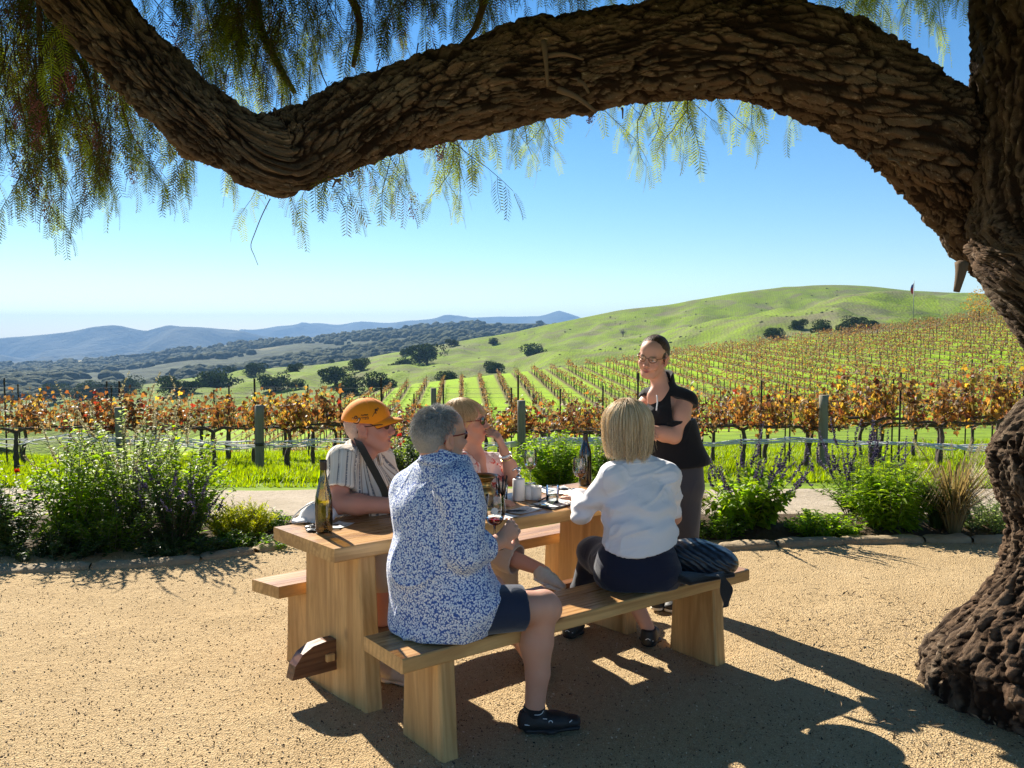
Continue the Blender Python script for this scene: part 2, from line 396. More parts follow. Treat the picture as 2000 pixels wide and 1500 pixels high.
gx = [-150, 100, 300, 450, 600, 750, 900, 1050, 1200, 1350, 1500, 1650, 1800, 1950, 2200]
green = Hill('pasture_hill', gx, [150, 250, 380, 450, 600], [
    [880, 850, 820, 805, 800, 790, 780, 775, 765, 750, 735, 725, 715, 705, 700],
    [850, 822, 795, 778, 765, 755, 748, 742, 728, 705, 680, 660, 650, 650, 655],
    [830, 800, 775, 757, 742, 731, 722, 706, 681, 647, 612, 593, 597, 607, 622],
    [824, 792, 766, 748, 733, 717, 708, 699, 680, 651, 618, 597, 600, 607, 620],
    [810, 772, 746, 728, 712, 692, 665, 638, 608, 586, 562, 556, 567, 574, 590]], t.m, rough=6.0, rs=.017, nx=240, nd=110)
# golden flat and wooded valley ridge
t = NT('wooded_slope'); P = t.pos(); n2 = t.noise(P, .03, 6, .7); n1 = t.noise(P, .004, 5, .6)
c = t.mix(t.rng(n2, .42, .68), (.022, .032, .013), (.085, .10, .038)); c = t.mix(t.rng(n1, .55, .68), c, t.mix(n2, (.20, .17, .08), (.3, .26, .12)))
t.base(c, .95, 0, .1); t.bump(n2, 1, 6)
wx_ = [-400, -100, 100, 250, 350, 500, 600, 700, 800, 900, 1000, 1100, 1300]
woods = Hill('wooded_ridge', wx_, [620, 1000, 1500, 2100], [
    [790, 785, 780, 775, 770, 762, 752, 740, 730, 720, 715, 715, 715],
    [756, 752, 746, 738, 732, 722, 714, 706, 696, 686, 680, 680, 684],
    [732, 730, 722, 714, 706, 692, 682, 674, 664, 655, 651, 654, 660],
    [720, 715, 707, 697, 684, 667, 659, 648, 640, 633, 631, 634, 645]], t.m, rough=9, rs=.004, nx=170, nd=70)
t = NT('mountain_scrub'); P = t.pos(); n2 = t.noise(P, .004, 7, .65)
t.base(t.mix(n2, (.025, .032, .024), (.085, .085, .055)), .95, 0, .05); t.bump(n2, 1, 60)
mtn_mat = t.m
mx = [-500, -100, 0, 60, 100, 150, 190, 230, 280, 300, 330, 360, 420, 470, 520, 600]
near_mtn = Hill('mountain_range', mx, [3600, 4600, 5600], [[735] * 16, [697, 697, 696, 694, 692, 690, 687, 685, 688, 687, 685, 690, 693, 698, 706, 715],
    [664, 661, 657, 653, 650, 640, 633, 632, 640, 636, 630, 634, 640, 648, 658, 672]], mtn_mat, rough=150, rs=.0011, nx=170, nd=60)
fx = [300, 420, 480, 560, 620, 660, 700, 760, 800, 850, 900, 950, 1000, 1050, 1085, 1150, 1300]
far_mtn = Hill('mountain_range', fx, [5600, 6800, 8000], [[700] * 17, [672, 670, 668, 664, 660, 660, 657, 655, 650, 646, 642, 640, 640, 640, 643, 650, 660],
    [655, 652, 649, 640, 632, 634, 629, 632, 627, 624, 620, 617, 616, 618, 624, 632, 640]], mtn_mat, rough=150, rs=.0008, nx=170, nd=50)
# -- haze: one closed box round camera and scene
vm = bpy.data.materials.new('haze_air'); vm.use_nodes = True; vt = vm.node_tree; vt.nodes.clear()
vo = vt.nodes.new('ShaderNodeOutputMaterial'); vp = vt.nodes.new('ShaderNodeVolumePrincipled')
vp.inputs['Color'].default_value = (.33, .60, 1.0, 1); vp.inputs['Density'].default_value = HAZE; vp.inputs['Anisotropy'].default_value = 0.0
vt.links.new(vp.outputs[0], vo.inputs['Volume'])
tag(MB().box((-7200, -600, -420), (7200, 8900, 188)).build('haze', vm), kind='stuff')
# ================================================================ THE PEPPER TREE
t = NT('pepper_bark'); P = t.pos(); cr = t.attr('crack', 'Fac'); ax = t.attr('bk')
n1 = t.noise(ax, 6, 6, .65); n2 = t.noise(ax, 1.2, 4)
c = t.ramp(n1, [(.2, (.040, .028, .019)), (.42, (.095, .066, .044)), (.60, (.165, .122, .085)), (.82, (.32, .25, .18))])
c = t.mix(t.rng(n2, .45, .68), c, t.mix(n1, (.105, .062, .038), (.21, .135, .085)))
c = t.mix(t.rng(t.noise(ax, 38, 4, .7), .58, .72), c, (.36, .28, .2)); c = t.mix(t.rng(cr, .15, .8), c, (.028, .017, .011))
t.base(c, .92, 0, .12)
t.bump(t.math('ADD', n1, t.math('MULTIPLY', t.noise(ax, 30, 6, .75), .9)), 1.0, .02)
bark = t.m
def worley(x, y, z):
    xi, yi, zi = np.floor(x), np.floor(y), np.floor(z); f1 = np.full(x.shape, 9.0); f2 = f1.copy(); idv = np.zeros(x.shape)
    for dx in (-1, 0, 1):
        for dy in (-1, 0, 1):
            for dz in (-1, 0, 1):
                cx, cy_, cz = (xi + dx).astype(np.int64), (yi + dy).astype(np.int64), (zi + dz).astype(np.int64)
                h = _perm[(_perm[(_perm[cx & 4095] + cy_) & 4095] + cz) & 4095]
                jx, jy, jz = _val[h] * .5 + .5, _val[(h + 711) & 4095] * .5 + .5, _val[(h + 1999) & 4095] * .5 + .5
                d = (cx + jx - x) ** 2 + (cy_ + jy - y) ** 2 + (cz + jz - z) ** 2
                n1 = d < f1; f2 = np.where(n1, f1, np.minimum(f2, d)); idv = np.where(n1, jy, idv); f1 = np.where(n1, d, f1)
    return np.sqrt(f2) - np.sqrt(f1), idv
def barktube(name, P, r, nu, nv, parent, amp=.026, squash=1.0, knots=(), seed=0.0, lump=.06, mat=None, el=1.0, dense=None, fw=.42):
    P = spline(np.column_stack([P, r]), nu); r = P[:, 3]; P = P[:, :3]
    T, N, B = frames(P); s = np.concatenate([[0], np.cumsum(np.linalg.norm(np.diff(P, axis=0), axis=1))])
    a = np.linspace(0, 2 * math.pi, nv, endpoint=False)
    if dense is not None: a = a + .62 * np.sin(a - dense); a = a - .0
    ca, sa = np.cos(a)[None], np.sin(a)[None]; R = np.repeat(r[:, None], nv, 1); S = np.repeat(s[:, None], nv, 1)
    rm = float(np.mean(r)); u = ca * rm + 0 * S; v = sa * rm + 0 * S
    tw = S * .5 + .8 * vnoise(S * 1.2 + seed, 0 * S, 0 * S)         # the bark spirals a little
    ct, st = np.cos(tw), np.sin(tw); u, v = u * ct - v * st, u * st + v * ct
    R = R * (1 + lump * fbm(u * 2.2 + seed, v * 2.2, S * 1.5, 3))
    wp = .5 * vnoise(u * 7 + seed, v * 7, S * 4); ws = .35 * vnoise(u * 4, v * 4 + seed, S * 3)
    e1, i1 = worley(u * 29 + 2.6 * wp + seed, v * 29 + 2.6 * wp, S * 5.6 * el + 3.2 * ws); e2, i2 = worley(u * 70 + 3 * wp + seed, v * 70 - 3 * wp, S * 26 * el + 4 * ws)
    rg_ = fbm(u * 13 + seed + wp, v * 13 + wp, S * 1.9 + ws, 3); fib = fbm(u * 62 + 4 * wp, v * 62 + 4 * wp, S * 7 * el + seed, 2)
    k1 = 1 - sstep(0, .17, e1); k2 = (1 - sstep(0, .2, e2)) * (.4 + .6 * sstep(-.3, .4, vnoise(u * 6, v * 6, S * 3 + 3)))
    k3 = 1 - sstep(0, .22, np.abs(rg_))
    fl_ = np.clip(i1, 0, 1) * .9 + .45 * i2
    d = amp * (.8 * fw * (fl_ - .6) - .42 * k1 - .26 * k2 - .75 * k3 + .42 * fib + .30 * vnoise(u * 13, v * 13, S * 4 * el) + .25 * vnoise(u * 5, v * 5, S * 1.8 + seed) + .45 * vnoise(u * 60, v * 60, S * 30) + .35 * vnoise(u * 25, v * 25, S * 11))
    for (s0, a0, sz, h) in knots:
        da = (a[None] - a0 + math.pi) % (2 * math.pi) - math.pi
        g = np.exp(-(((S - s0) / sz) ** 2 + (da * rm / sz) ** 2)); d = d + h * g * (1 + .3 * np.sin(9 * da + 30 * (S - s0)))
    R = R + d
    V = P[:, None] + R[..., None] * (ca[..., None] * N[:, None] + sa[..., None] * B[:, None] * squash)
    i = np.arange(nu - 1)[:, None] * nv; j = np.arange(nv)[None]; j2 = (j + 1) % nv
    F = np.stack([i + j, i + j2, i + nv + j2, i + nv + j], -1).reshape(-1, 4)
    bk = np.stack([u * 1.9 + seed, v * 1.9, S * .62], -1).reshape(-1, 3)
    return ob(name, npmesh(name, V.reshape(-1, 3), F, mat or bark, True, {'crack': np.clip(.9 * k1 + .6 * k2 + .8 * k3, 0, 1).ravel(), 'plate': i1.ravel(), 'bk': bk}), parent)
TY = 4.1
tree = thing('pepper_tree', 'large pepper tree with gnarled trunk and thick bough arching over the picnic table', 'tree', (2.85, TY, 0))
left = [(-420, 1850), (-200, 1872), (0, 1880), (200, 1884), (400, 1880), (500, 1884), (560, 1908), (640, 1962), (700, 1996), (750, 2012), (800, 1996), (850, 1944), (890, 1922), (950, 1926), (1000, 1944), (1060, 1954), (1120, 1940), (1180, 1912), (1230, 1878), (1280, 1840), (1330, 1816), (1380, 1810), (1430, 1828), (1475, 1860)]
TX = 2.85
tp, tr_ = [], []
for (py, px) in left[::-1]:
    px += float(np.interp(py, [1100, 1300], [32, 4])); Yc = float(np.interp(py, [500, 1475], [4.1, 3.74])); w = A(px, py, Yc); cx = TX * Yc / TY + (TY - Yc) * .25; tp.append((cx - tree.location.x, Yc - TY, w[2])); tr_.append(cx - w[0])
DENSE = float(np.pi) * 1.25
trunk = barktube('trunk', np.array(tp), np.array(tr_), 560, 520, tree, dense=DENSE, amp=.035, squash=.85, lump=.035, seed=3.0, el=.33, fw=.62,
                 knots=[(.55, 3.4, .2, .05), (1.55, 2.5, .12, .06), (2.35, 4.0, .13, .05), (1.2, 4.4, .16, .06), (.35, 4.3, .25, .06)])
lb = [(95, -130, 80), (135, -40, 77), (212, 62, 75), (300, 150, 73), (378, 222, 70), (448, 268, 70), (508, 298, 80), (548, 302, 84), (605, 282, 80), (690, 245, 82), (790, 208, 84), (900, 180, 90), (1020, 145, 96), (1150, 121, 96), (1300, 98, 103), (1420, 94, 104), (1510, 104, 106), (1600, 134, 108), (1690, 176, 106), (1765, 228, 107), (1835, 290, 112), (1908, 370, 112), (1995, 475, 108), (2080, 600, 90)]
lp, lr = [], []
for i, (px, py, r) in enumerate(lb):
    Yd = 4.02 - .14 * math.sin(i * .45) + (.05 if i < 4 else 0) + float(np.interp(i, [14, 18, 21, 23], [0, .2, .5, .62]))
    lp.append(A(px, py, Yd) - np.array(tree.location)); lr.append(.925 * r * Yd / FPX)
limb = barktube('limb', np.array(lp), np.array(lr), 720, 270, tree, amp=.03, lump=.07, seed=11.0,
                knots=[(1.2, 4.6, .07, .03), (3.1, 3.9, .06, .03)])
for pts, r in (([(497, -60, 4.7), (505, 40, 4.65), (540, 120, 4.6), (575, 180, 4.55)], (.03, .014)), ([(75, -60, 4.4), (80, 120, 4.4), (100, 300, 4.3)], (.016, .006)), ([(110, 60, 4.5), (165, 140, 4.4), (190, 260, 4.35)], (.018, .006)),
               ([(1450, -40, 4.5), (1560, 30, 4.6), (1700, 60, 4.7)], (.018, .008)), ([(640, -80, 4.8), (700, 30, 4.7), (690, 130, 4.6)], (.03, .012)), ([(960, -60, 4.7), (930, 50, 4.6), (880, 110, 4.5)], (.025, .01))):
    pp = spline(np.array([A(*p) - np.array(tree.location) for p in pts]), 16)
    ob('limb', MB().tube(pp, np.linspace(r[0], r[1], 16), 9).mesh('thin_limb', bark, True), tree)
# broken twigs and bark flakes on the bough
for (x0, y0, x1, y1, r) in ((1065, 110, 1140, 116, .012), (1062, 80, 1070, 170, .014), (1090, 175, 1165, 220, .016), (1130, 160, 1150, 182, .012), (665, 352, 650, 366, .008), (640, 350, 668, 362, .006), (1215, 212, 1216, 232, .006), (1878, 515, 1868, 570, .03), (1735, 312, 1762, 330, .006), (1700, 300, 1690, 316, .006)):
    p0, p1 = A(x0, y0, 3.74), A(x1, y1, 3.72)
    ob('broken_twig', MB().tube(spline(np.array([p0, (p0 + p1) / 2 + [0, -.01, .012], p1]), 7) - np.array(tree.location), np.linspace(r, r * .45, 7), 7).mesh('broken_twig', bark, True, attrs=None), tree)
# ---- hanging sprays of feathery leaves
def objrand(t, lo, hi): return t.rng(t.n('ObjectInfo').outputs['Random'], 0, 1, lo, hi)
t = NT('pepper_leaf'); rnd = t.n('NewGeometry').outputs['Random Per Island']; orr = t.n('ObjectInfo').outputs['Random']
c = t.ramp(rnd, [(0, (.032, .044, .014)), (.6, (.062, .088, .020)), (1, (.115, .15, .026))]); c = t.mix(t.rng(orr, .70, .92), c, (.19, .25, .030)); c = t.mix(t.math('MULTIPLY', t.rng(orr, .42, .22), t.rng(rnd, .25, .5)), c, (.055, .036, .024))
t.base(c, .65, 0, .12); tm = t.n('VectorMath', {0: c, 1: (2.6, 2.4, .8)}, operation='MULTIPLY')
trn = t.n('BsdfTranslucent', {'Color': tm.outputs[0]}); mx_ = t.n('MixShader', {0: .46, 1: t.p.outputs[0], 2: trn.outputs[0]}); t.t.links.new(mx_.outputs[0], t.out.inputs[0])
pleaf = t.m
twigm = plain('twig', (.09, .062, .04), .8, spec=.2); berrym = plain('pepper_berry', (.19, .05, .055), .5, var=.5, scale=90)
def frond_template(npair=11):
    V, F = [], []
    def lf(y, sx, L):
        z0 = -.30 * y * y; w = .017; d = np.array([sx * .80, .56, -.12]); b = np.array([0, y, z0]); sd = np.array([-.56 * sx, .8, 0]) * w
        n = len(V); V.extend([b, b + d * L * .45 + sd, b + d * L, b + d * L * .45 - sd]); F.append([n, n + 1, n + 2, n + 3])
    for k in range(npair):
        y = .10 + .86 * k / (npair - 1); L = (.30 - .16 * abs(k / (npair - 1) - .4)) * random.uniform(.85, 1.1)
        lf(y, 1, L); lf(y + .02, -1, L)
    lf(.97, .15, .2)
    n = len(V)
    for y in (0, .5, 1.0): V.extend([np.array([-.007, y, -.30 * y * y]), np.array([.007, y, -.30 * y * y])])
    F.append([n, n + 1, n + 3, n + 2]); F.append([n + 2, n + 3, n + 5, n + 4])
    return np.array(V), np.array(F)
FT = [frond_template() for _ in range(4)]
octV = np.array([[1, 0, 0], [-1, 0, 0], [0, 1, 0], [0, -1, 0], [0, 0, 1], [0, 0, -1]], float)
octF = np.array([[0, 2, 4], [2, 1, 4], [1, 3, 4], [3, 0, 4], [2, 0, 5], [1, 2, 5], [3, 1, 5], [0, 3, 5]])
def make_spray(L, dens, berries, seed):
    rg = np.random.default_rng(seed); m = 12
    zz = np.linspace(0, -L, m); sw = np.cumsum(np.cumsum(rg.normal(0, .009, (m, 2)), 0), 0)
    tw = np.column_stack([sw, zz]); vs, fs, mi = [], [], []; n0 = 0
    def put(V, F, k):
        nonlocal n0
        for f in (F if isinstance(F, list) else [F]): fs.append(f + n0); mi.append(np.full(len(f), k))
        vs.append(V); n0 += len(V)
    put(*tubegeo(tw, np.linspace(.0035, .001, m), 4, False), 1)
    nfr = max(5, int(L * dens)); ti = np.linspace(.04, 1, nfr) ** .9
    pos = np.column_stack([np.interp(ti, np.linspace(0, 1, m), tw[:, q]) for q in range(3)])
    az = np.arange(nfr) * 2.4 + 1.6 * rg.random(nfr); out = rg.uniform(.35, 1.15, nfr) * (1 - .65 * ti ** 5)
    d = np.column_stack([np.cos(az) * out, np.sin(az) * out, -.35 - .65 * rg.random(nfr)])
    R = basis(d, np.column_stack([np.cos(az), np.sin(az), .8 + 0 * az]) + rg.normal(0, .5, (nfr, 3)))
    sc = rg.uniform(.075, .18, nfr)
    for k in range(4):
        q = np.arange(nfr) % 4 == k
        if q.any():
            V, F = scat(FT[k][0], FT[k][1], pos[q], R[q], sc[q]); put(V, F[0], 0)
    if berries:
        nb = int(berries * L); bt = rg.choice(ti, max(1, int(3 * L))); bp = []
        for b in bt:
            c0 = np.array([np.interp(b, np.linspace(0, 1, m), tw[:, q]) for q in range(3)]); u = rg.random(nb // len(bt) + 1)
            o_ = rg.normal(0, 1, (len(u), 3)) * (.004 + .016 * np.sin(np.pi * (.15 + .8 * u)))[:, None]; o_[:, 2] = -u * .14
            bp.append(c0 + o_)
        bp = np.vstack(bp); V, F = scat(octV, octF, bp, np.repeat(np.eye(3)[None], len(bp), 0), rg.uniform(.0026, .0042, len(bp))); put(V, F[0], 2)
    q4 = [f for f in fs if f.shape[1] == 4]; q3 = [f for f in fs if f.shape[1] == 3]
    m4 = [k for f, k in zip(fs, mi) if f.shape[1] == 4]; m3 = [k for f, k in zip(fs, mi) if f.shape[1] == 3]
    FF = [np.vstack(q4)] + ([np.vstack(q3)] if q3 else []); MI = np.concatenate(m4 + m3)
    return npmesh('hanging_spray', np.vstack(vs), FF, [pleaf, twigm, berrym], False, midx=MI), (np.vstack(vs), FF, MI)
SPR = {L: [make_spray(L, (38, 34, 28)[k], b, int(L * 100) + k) for k, b in enumerate((0, 160, 380))] for L in (.35, .6, .95)}
# unseen crown above the frame, placed to shade bough, trimmed to keep ground sunlit
crg = np.random.default_rng(21); nL = 34000
cc = []
while len(cc) < 430:
    p = np.array([crg.uniform(-5.5, 6.0), crg.uniform(1.4, 7.2), crg.uniform(3.3, 6.6)])
    top = 1.65 + .47 * max(p[1], 0) + .45
    if p[2] > top and p[2] < 7.2 - .16 * abs(p[0] - 1) and -2.3 < p[1] - 1.283 * p[2] < .75: cc.append(p)
cc = np.array(cc); ci = crg.integers(0, len(cc), nL); off = crg.normal(0, 1, (nL, 3)) * [.36, .36, .3]; off[:, 2] = np.abs(off[:, 2]) - .1
pp = cc[ci] + off; pp = pp[(pp[:, 2] > 1.65 + .445 * np.maximum(pp[:, 1], 0) + .3)]
dd = np.column_stack([crg.normal(0, .45, len(pp)), crg.normal(0, .45, len(pp)), -np.ones(len(pp))])
clV, clF = [], []
for k in range(5):   # a sprig of five drooping leaflets
    a_ = k * 1.26; d0 = np.array([math.sin(a_) * .5, .8 - .1 * (k % 2), math.cos(a_) * .5]); o0 = np.array([0, k * .07, 0]); w0 = np.array([math.cos(a_), 0, -math.sin(a_)]) * .1; n0 = len(clV)
    clV += [o0, o0 + d0 * .5 - w0, o0 + d0, o0 + d0 * .5 + w0]; clF.append([n0, n0 + 3, n0 + 2, n0 + 1])
V, F = scat(np.array(clV), np.array(clF), pp, basis(dd), crg.uniform(.22, .36, len(pp)))
crown = ob('crown', npmesh('crown', V - np.array(tree.location), F[0], pleaf, False), tree); crown['kind'] = 'stuff'
srg = random.Random(4); n_spray = 0; more = []
def spray(px, py, Y, L, v=None):
    global n_spray
    v = srg.choice((0, 0, 1, 1, 2)) if v is None else v
    sc = srg.uniform(.9, 1.12); w = A(px, py, Y) - np.array(tree.location); loc = (w[0], w[1], w[2] + L * sc + .10); rot = (srg.gauss(0, .05), srg.gauss(0, .05), srg.uniform(0, 6.28)); n_spray += 1
    if n_spray <= 300:
        s = bpy.data.objects.new('hanging_spray', SPR[L][v][0]); COL.objects.link(s); s.parent = crown; s.location = loc; s.rotation_euler = rot; s.scale = (sc, sc, sc)
    else:
        from mathutils import Euler
        V, FF, MI = SPR[L][v][1]; more.append((V * sc @ np.array(Euler(rot).to_matrix()).T + np.array(loc), FF, MI))
def bottom(x):   # lower outline of the left curtain
    return float(np.interp(x, [-30, 30, 60, 90, 130, 180, 215, 245, 275], [500, 480, 380, 430, 400, 360, 440, 330, 250]))
for k in range(96):
    x = srg.uniform(-30, 262); y = bottom(x) - abs(srg.gauss(0, 1)) * 130
    spray(x, y, srg.uniform(4.15, 5.2), srg.choice((.6, .95, .95)), srg.choice((0, 1, 2, 2)))
for x, y in ((25, 500), (70, 470), (215, 470), (205, 440), (160, 440), (255, 390), (262, 290), (40, 460), (190, 430), (250, 410), (120, 420)): spray(x, y, 4.2, .6, 0)
for k in range(150):   # behind the bough, top middle
    x = srg.uniform(330, 1180) if k < 132 else srg.uniform(1000, 1300)
    yb = float(np.interp(x, [330, 400, 470, 560, 620, 700, 800, 900, 1000, 1100, 1300], [120, 190, 215, 215, 205, 165, 120, 95, 60, 30, 10]))
    spray(x, yb - abs(srg.gauss(0, 1)) * 90 + 12, srg.uniform(4.35, 5.0), srg.choice((.6, .6, .95)), srg.choice((0, 0, 0, 1)))
for k in range(12): spray(srg.uniform(415, 510), srg.uniform(150, 250), 4.45, .6, 0)
for k in range(7): spray(srg.uniform(545, 600), srg.uniform(160, 205), 4.4, .35, 0)
drips = [(345, 395), (360, 380), (380, 400), (395, 395), (420, 390), (440, 395), (460, 385), (490, 390), (330, 320), (318, 300), (555, 440), (575, 465), (595, 450), (625, 390), (610, 400),
         (690, 440), (705, 465), (715, 470), (735, 450), (750, 420), (770, 445), (785, 450), (800, 400), (820, 370), (720, 400), (745, 390), (700, 390), (850, 345), (870, 440), (885, 445), (895, 430), (905, 360), (930, 350), (950, 345), (965, 340), (985, 330), (1005, 340), (1020, 325), (1050, 345), (1065, 350), (1080, 330), (840, 350), (878, 380), (1035, 310), (1075, 290),
         (1195, 275), (1202, 262), (1245, 265), (1262, 330), (1270, 355), (1285, 300), (1320, 320), (1335, 340), (1355, 355), (1368, 310), (1385, 300), (1300, 290), (1340, 290), (1400, 270), (1420, 255), (1440, 250), (1475, 290), (1490, 300), (1500, 260), (1515, 285)]
for x, y in drips:
    spray(x + srg.uniform(-4, 4), y, srg.uniform(4.3, 4.6), .35 if (y < 340 and x > 1150) or srg.random() < .4 else .6, srg.choice((0, 1, 1, 2)) if x < 1150 else srg.choice((0, 0, 1)))
for k in range(14): spray(srg.uniform(1640, 1800), srg.uniform(20, 95), srg.uniform(4.6, 5.6), .6, 0)
for k in range(9): spray(srg.uniform(1835, 1880), srg.uniform(40, 95), srg.uniform(4.6, 4.9), .6, 0)
for k in range(4): spray(srg.uniform(1640, 1720), srg.uniform(-10, 30), 4.6, .6, 0)
if more:
    c_ = 0; Vm, Qm, Tm, mq, mt = [], [], [], [], []
    for V, FF, MI in more:
        k0 = 0
        for f in FF:
            (Qm if f.shape[1] == 4 else Tm).append(f + c_); (mq if f.shape[1] == 4 else mt).append(MI[k0:k0 + len(f)]); k0 += len(f)
        Vm.append(V); c_ += len(V)
    ob('further_sprays', npmesh('further_sprays', np.vstack(Vm), [np.vstack(Qm)] + ([np.vstack(Tm)] if Tm else []), [pleaf, twigm, berrym], False, midx=np.concatenate(mq + mt)), tree)['kind'] = 'stuff'
# one bare dangling twig
dp = spline(np.array([A(x, y, 4.0) for x, y in ((528, 388), (512, 420), (498, 455), (490, 480), (497, 500), (504, 518))]), 20) - np.array(tree.location)
ob('dangling_twig', MB().tube(dp, np.linspace(.0028, .0012, 20), 5).mesh('dangling_twig', twigm, True), tree)
# fallen leaves and twigs round the foot of the trunk
q = 900; a = crg.uniform(1.9, 5.2, q); rr = crg.uniform(.6, 1.5, q) ; P0 = np.column_stack([TX + np.cos(a) * rr * 1.05, TY + np.sin(a) * rr * .95, np.full(q, .02) + crg.random(q) * .03])
dl = crg.normal(0, 1, (q, 3)); dl[:, 2] *= .25
V, F = scat(np.array([[0, 0, 0], [-.12, .5, .05], [0, 1, 0], [.12, .5, .05]]), np.array([[0, 3, 2, 1]]), P0, basis(dl, np.tile([0, 0, 1.], (q, 1)) + crg.normal(0, .3, (q, 3))), crg.uniform(.012, .05, q))
q2 = 2600; y2 = crg.uniform(2.7, 6.3, q2); x2 = crg.uniform(-1, 1, q2) * (y2 * .62); d2 = crg.normal(0, 1, (q2, 3)); d2[:, 2] *= .15
V2, F2 = scat(np.array([[0, 0, 0], [-.1, .5, .04], [0, 1, 0], [.1, .5, .04]]), np.array([[0, 3, 2, 1]]), np.column_stack([x2, y2, patio_z(x2, y2) + .004]), basis(d2, np.tile([0, 0, 1.], (q2, 1)) + crg.normal(0, .15, (q2, 3))), crg.uniform(.008, .028, q2)); F = [np.vstack([F[0], F2[0] + len(V)])]; V = np.vstack([V, V2])
tag(ob('leaf_litter', npmesh('leaf_litter', V, F[0], plain('dead_leaf', (.22, .15, .08), .8, var=.6, scale=30), False)), kind='stuff')
# ================================================================ FURNITURE AND THINGS ON THE TABLE
def woodmat(name, light, dark, heart, axis=0, sc=1.0, rough=.42, heartamt=.45):
    t = NT(name); o = t.obj(); oi = t.n('ObjectInfo').outputs['Random']
    off = t.n('CombineXYZ', {0: t.math('MULTIPLY', oi, 7.0), 1: t.math('MULTIPLY', oi, 3.0), 2: oi}).outputs[0]
    o = t.n('VectorMath', {0: o, 1: off}, operation='ADD').outputs[0]
    k = [1, 1, 1]; k[axis] = .09
    v = t.mapp(o, tuple(x * sc for x in k)); warp = t.noise(v, 2.2, 3)
    n1 = t.noise(v, 9, 5, .6, 1.2); n2 = t.noise(v, 60, 4, .65)
    rv = t.mapp(v, (1, 1, 1), (0, 0, 0), tuple((.0 if i == axis else -.35 - .25 * i) for i in range(3)))
    rings = t.n('TexWave', {'Vector': rv, 'Scale': 11.0, 'Distortion': 4.5, 'Detail': 3, 'Detail Scale': 1.1}, wave_type='RINGS', rings_direction='SPHERICAL').outputs['Fac']
    rings = t.rng(t.math('POWER', rings, 2.2), 0, 1, 0, 1)
    c = t.mix(rings, light, dark); c = t.mix(t.math('MULTIPLY', t.rng(n1, .40, .66), heartamt * 2.0), c, heart)
    c = t.mix(t.math('MULTIPLY', t.rng(n2, .45, .75), .35), c, tuple(x * .55 for x in dark))
    kn = t.vor(t.mapp(o, tuple((2.2 if i != axis else 1.1) for i in range(3))), 1.6)
    c = t.mix(t.rng(kn, .10, .05), c, (.16, .085, .04))
    t.base(c, t.rng(n2, .3, .8, rough - .08, rough + .15), 0, .45)
    t.bump(t.math('ADD', n2, t.math('MULTIPLY', rings, .4)), .25, .002); return t.m
wood_top = woodmat('walnut_top', (.60, .35, .14), (.44, .23, .085), (.24, .115, .045), 0, 1.0, .3)
wood_edge = woodmat('suar_wood', (.68, .42, .17), (.55, .315, .115), (.37, .19, .062), 0, 1.0, .45)
wood_leg = woodmat('suar_leg', (.72, .45, .185), (.59, .345, .13), (.39, .20, .065), 2, 1.0, .5)
wood_dark = woodmat('dark_beam', (.22, .10, .045), (.14, .06, .028), (.08, .03, .015), 0, 1.0, .35)
def shear(V, k): V = np.array(V, float); V[:, 0] += k * V[:, 1]; return V
def slab(name, L, Wd, z0, z1, parent, mats, k=0.0, live=0.0, seed=0):
    """a plank with a slightly wandering edge: top wears mats[1]"""
    nx = 40; xs = np.linspace(0, L, nx); rg = np.random.default_rng(seed)
    e0 = live * fbm(xs * 3 + seed, 0 * xs, 0 * xs, 3); e1 = Wd + live * fbm(xs * 3 + 9 + seed, 0 * xs + 4, 0 * xs, 3)
    b = .005; prof = [(0, b, z0), (0, 0, z0 + b), (0, 0, z1 - b), (0, b, z1), (1, -b, z1), (1, 0, z1 - b), (1, 0, z0 + b), (1, -b, z0)]
    V = np.array([[[x, (e1[i] if q[0] else e0[i]) + q[1], q[2]] for q in prof] for i, x in enumerate(xs)])
    V[0, :, 0] += b * .0; V = V.reshape(-1, 3); n = 8
    i = np.arange(nx - 1)[:, None] * n; j = np.arange(n)[None]; j2 = (j + 1) % n
    Q = np.stack([i + j, i + n + j, i + n + j2, i + j2], -1)
    mi = np.zeros(Q.shape[:2], int); mi[:, 3] = 1
    cap = np.array([list(range(n)), [(nx - 1) * n + q for q in range(n)][::-1]])
    me = npmesh(name, shear(V, k), [Q.reshape(-1, 4), cap], mats, False, midx=np.concatenate([mi.ravel(), [0, 0]]))
    return ob(name, me, parent)
def wedge(name, x0, x1, yt, yb, z0, z1, parent, mat, k=0.0):
    """slab leg: y-extent yb at the foot, yt at the top"""
    m = MB(); n = 9; zs = np.linspace(z0, z1, n); b = .008
    P = []
    for z in zs:
        f = (z - z0) / (z1 - z0); f2 = f ** .75; a0 = yb[0] + (yt[0] - yb[0]) * f2; a1 = yb[1] + (yt[1] - yb[1]) * f2
        P.append([[x0 + b, a0, z], [x1 - b, a0, z], [x1, a0 + b, z], [x1, a1 - b, z], [x1 - b, a1, z], [x0 + b, a1, z], [x0, a1 - b, z], [x0, a0 + b, z]])
    V = np.array(P).reshape(-1, 3); i = np.arange(n - 1)[:, None] * 8; j = np.arange(8)[None]; j2 = (j + 1) % 8
    Q = np.stack([i + j, i + j2, i + 8 + j2, i + 8 + j], -1).reshape(-1, 4)
    return ob(name, npmesh(name, shear(V, k), [Q, np.array([list(range(8))[::-1], [(n - 1) * 8 + q for q in range(8)]])], mat, False), parent)
def frame_from(p0, p1, pe, z):
    a, b, e = G(*p0, z), G(*p1, z), G(*pe, z); d = b - a; rz = math.atan2(d[1], d[0]); L = float(np.hypot(d[0], d[1]))
    ux, uy = math.cos(rz), math.sin(rz); q = e - a
    ex, ey = q[0] * ux + q[1] * uy, -q[0] * uy + q[1] * ux
    return a, rz, L, ey, ex / ey
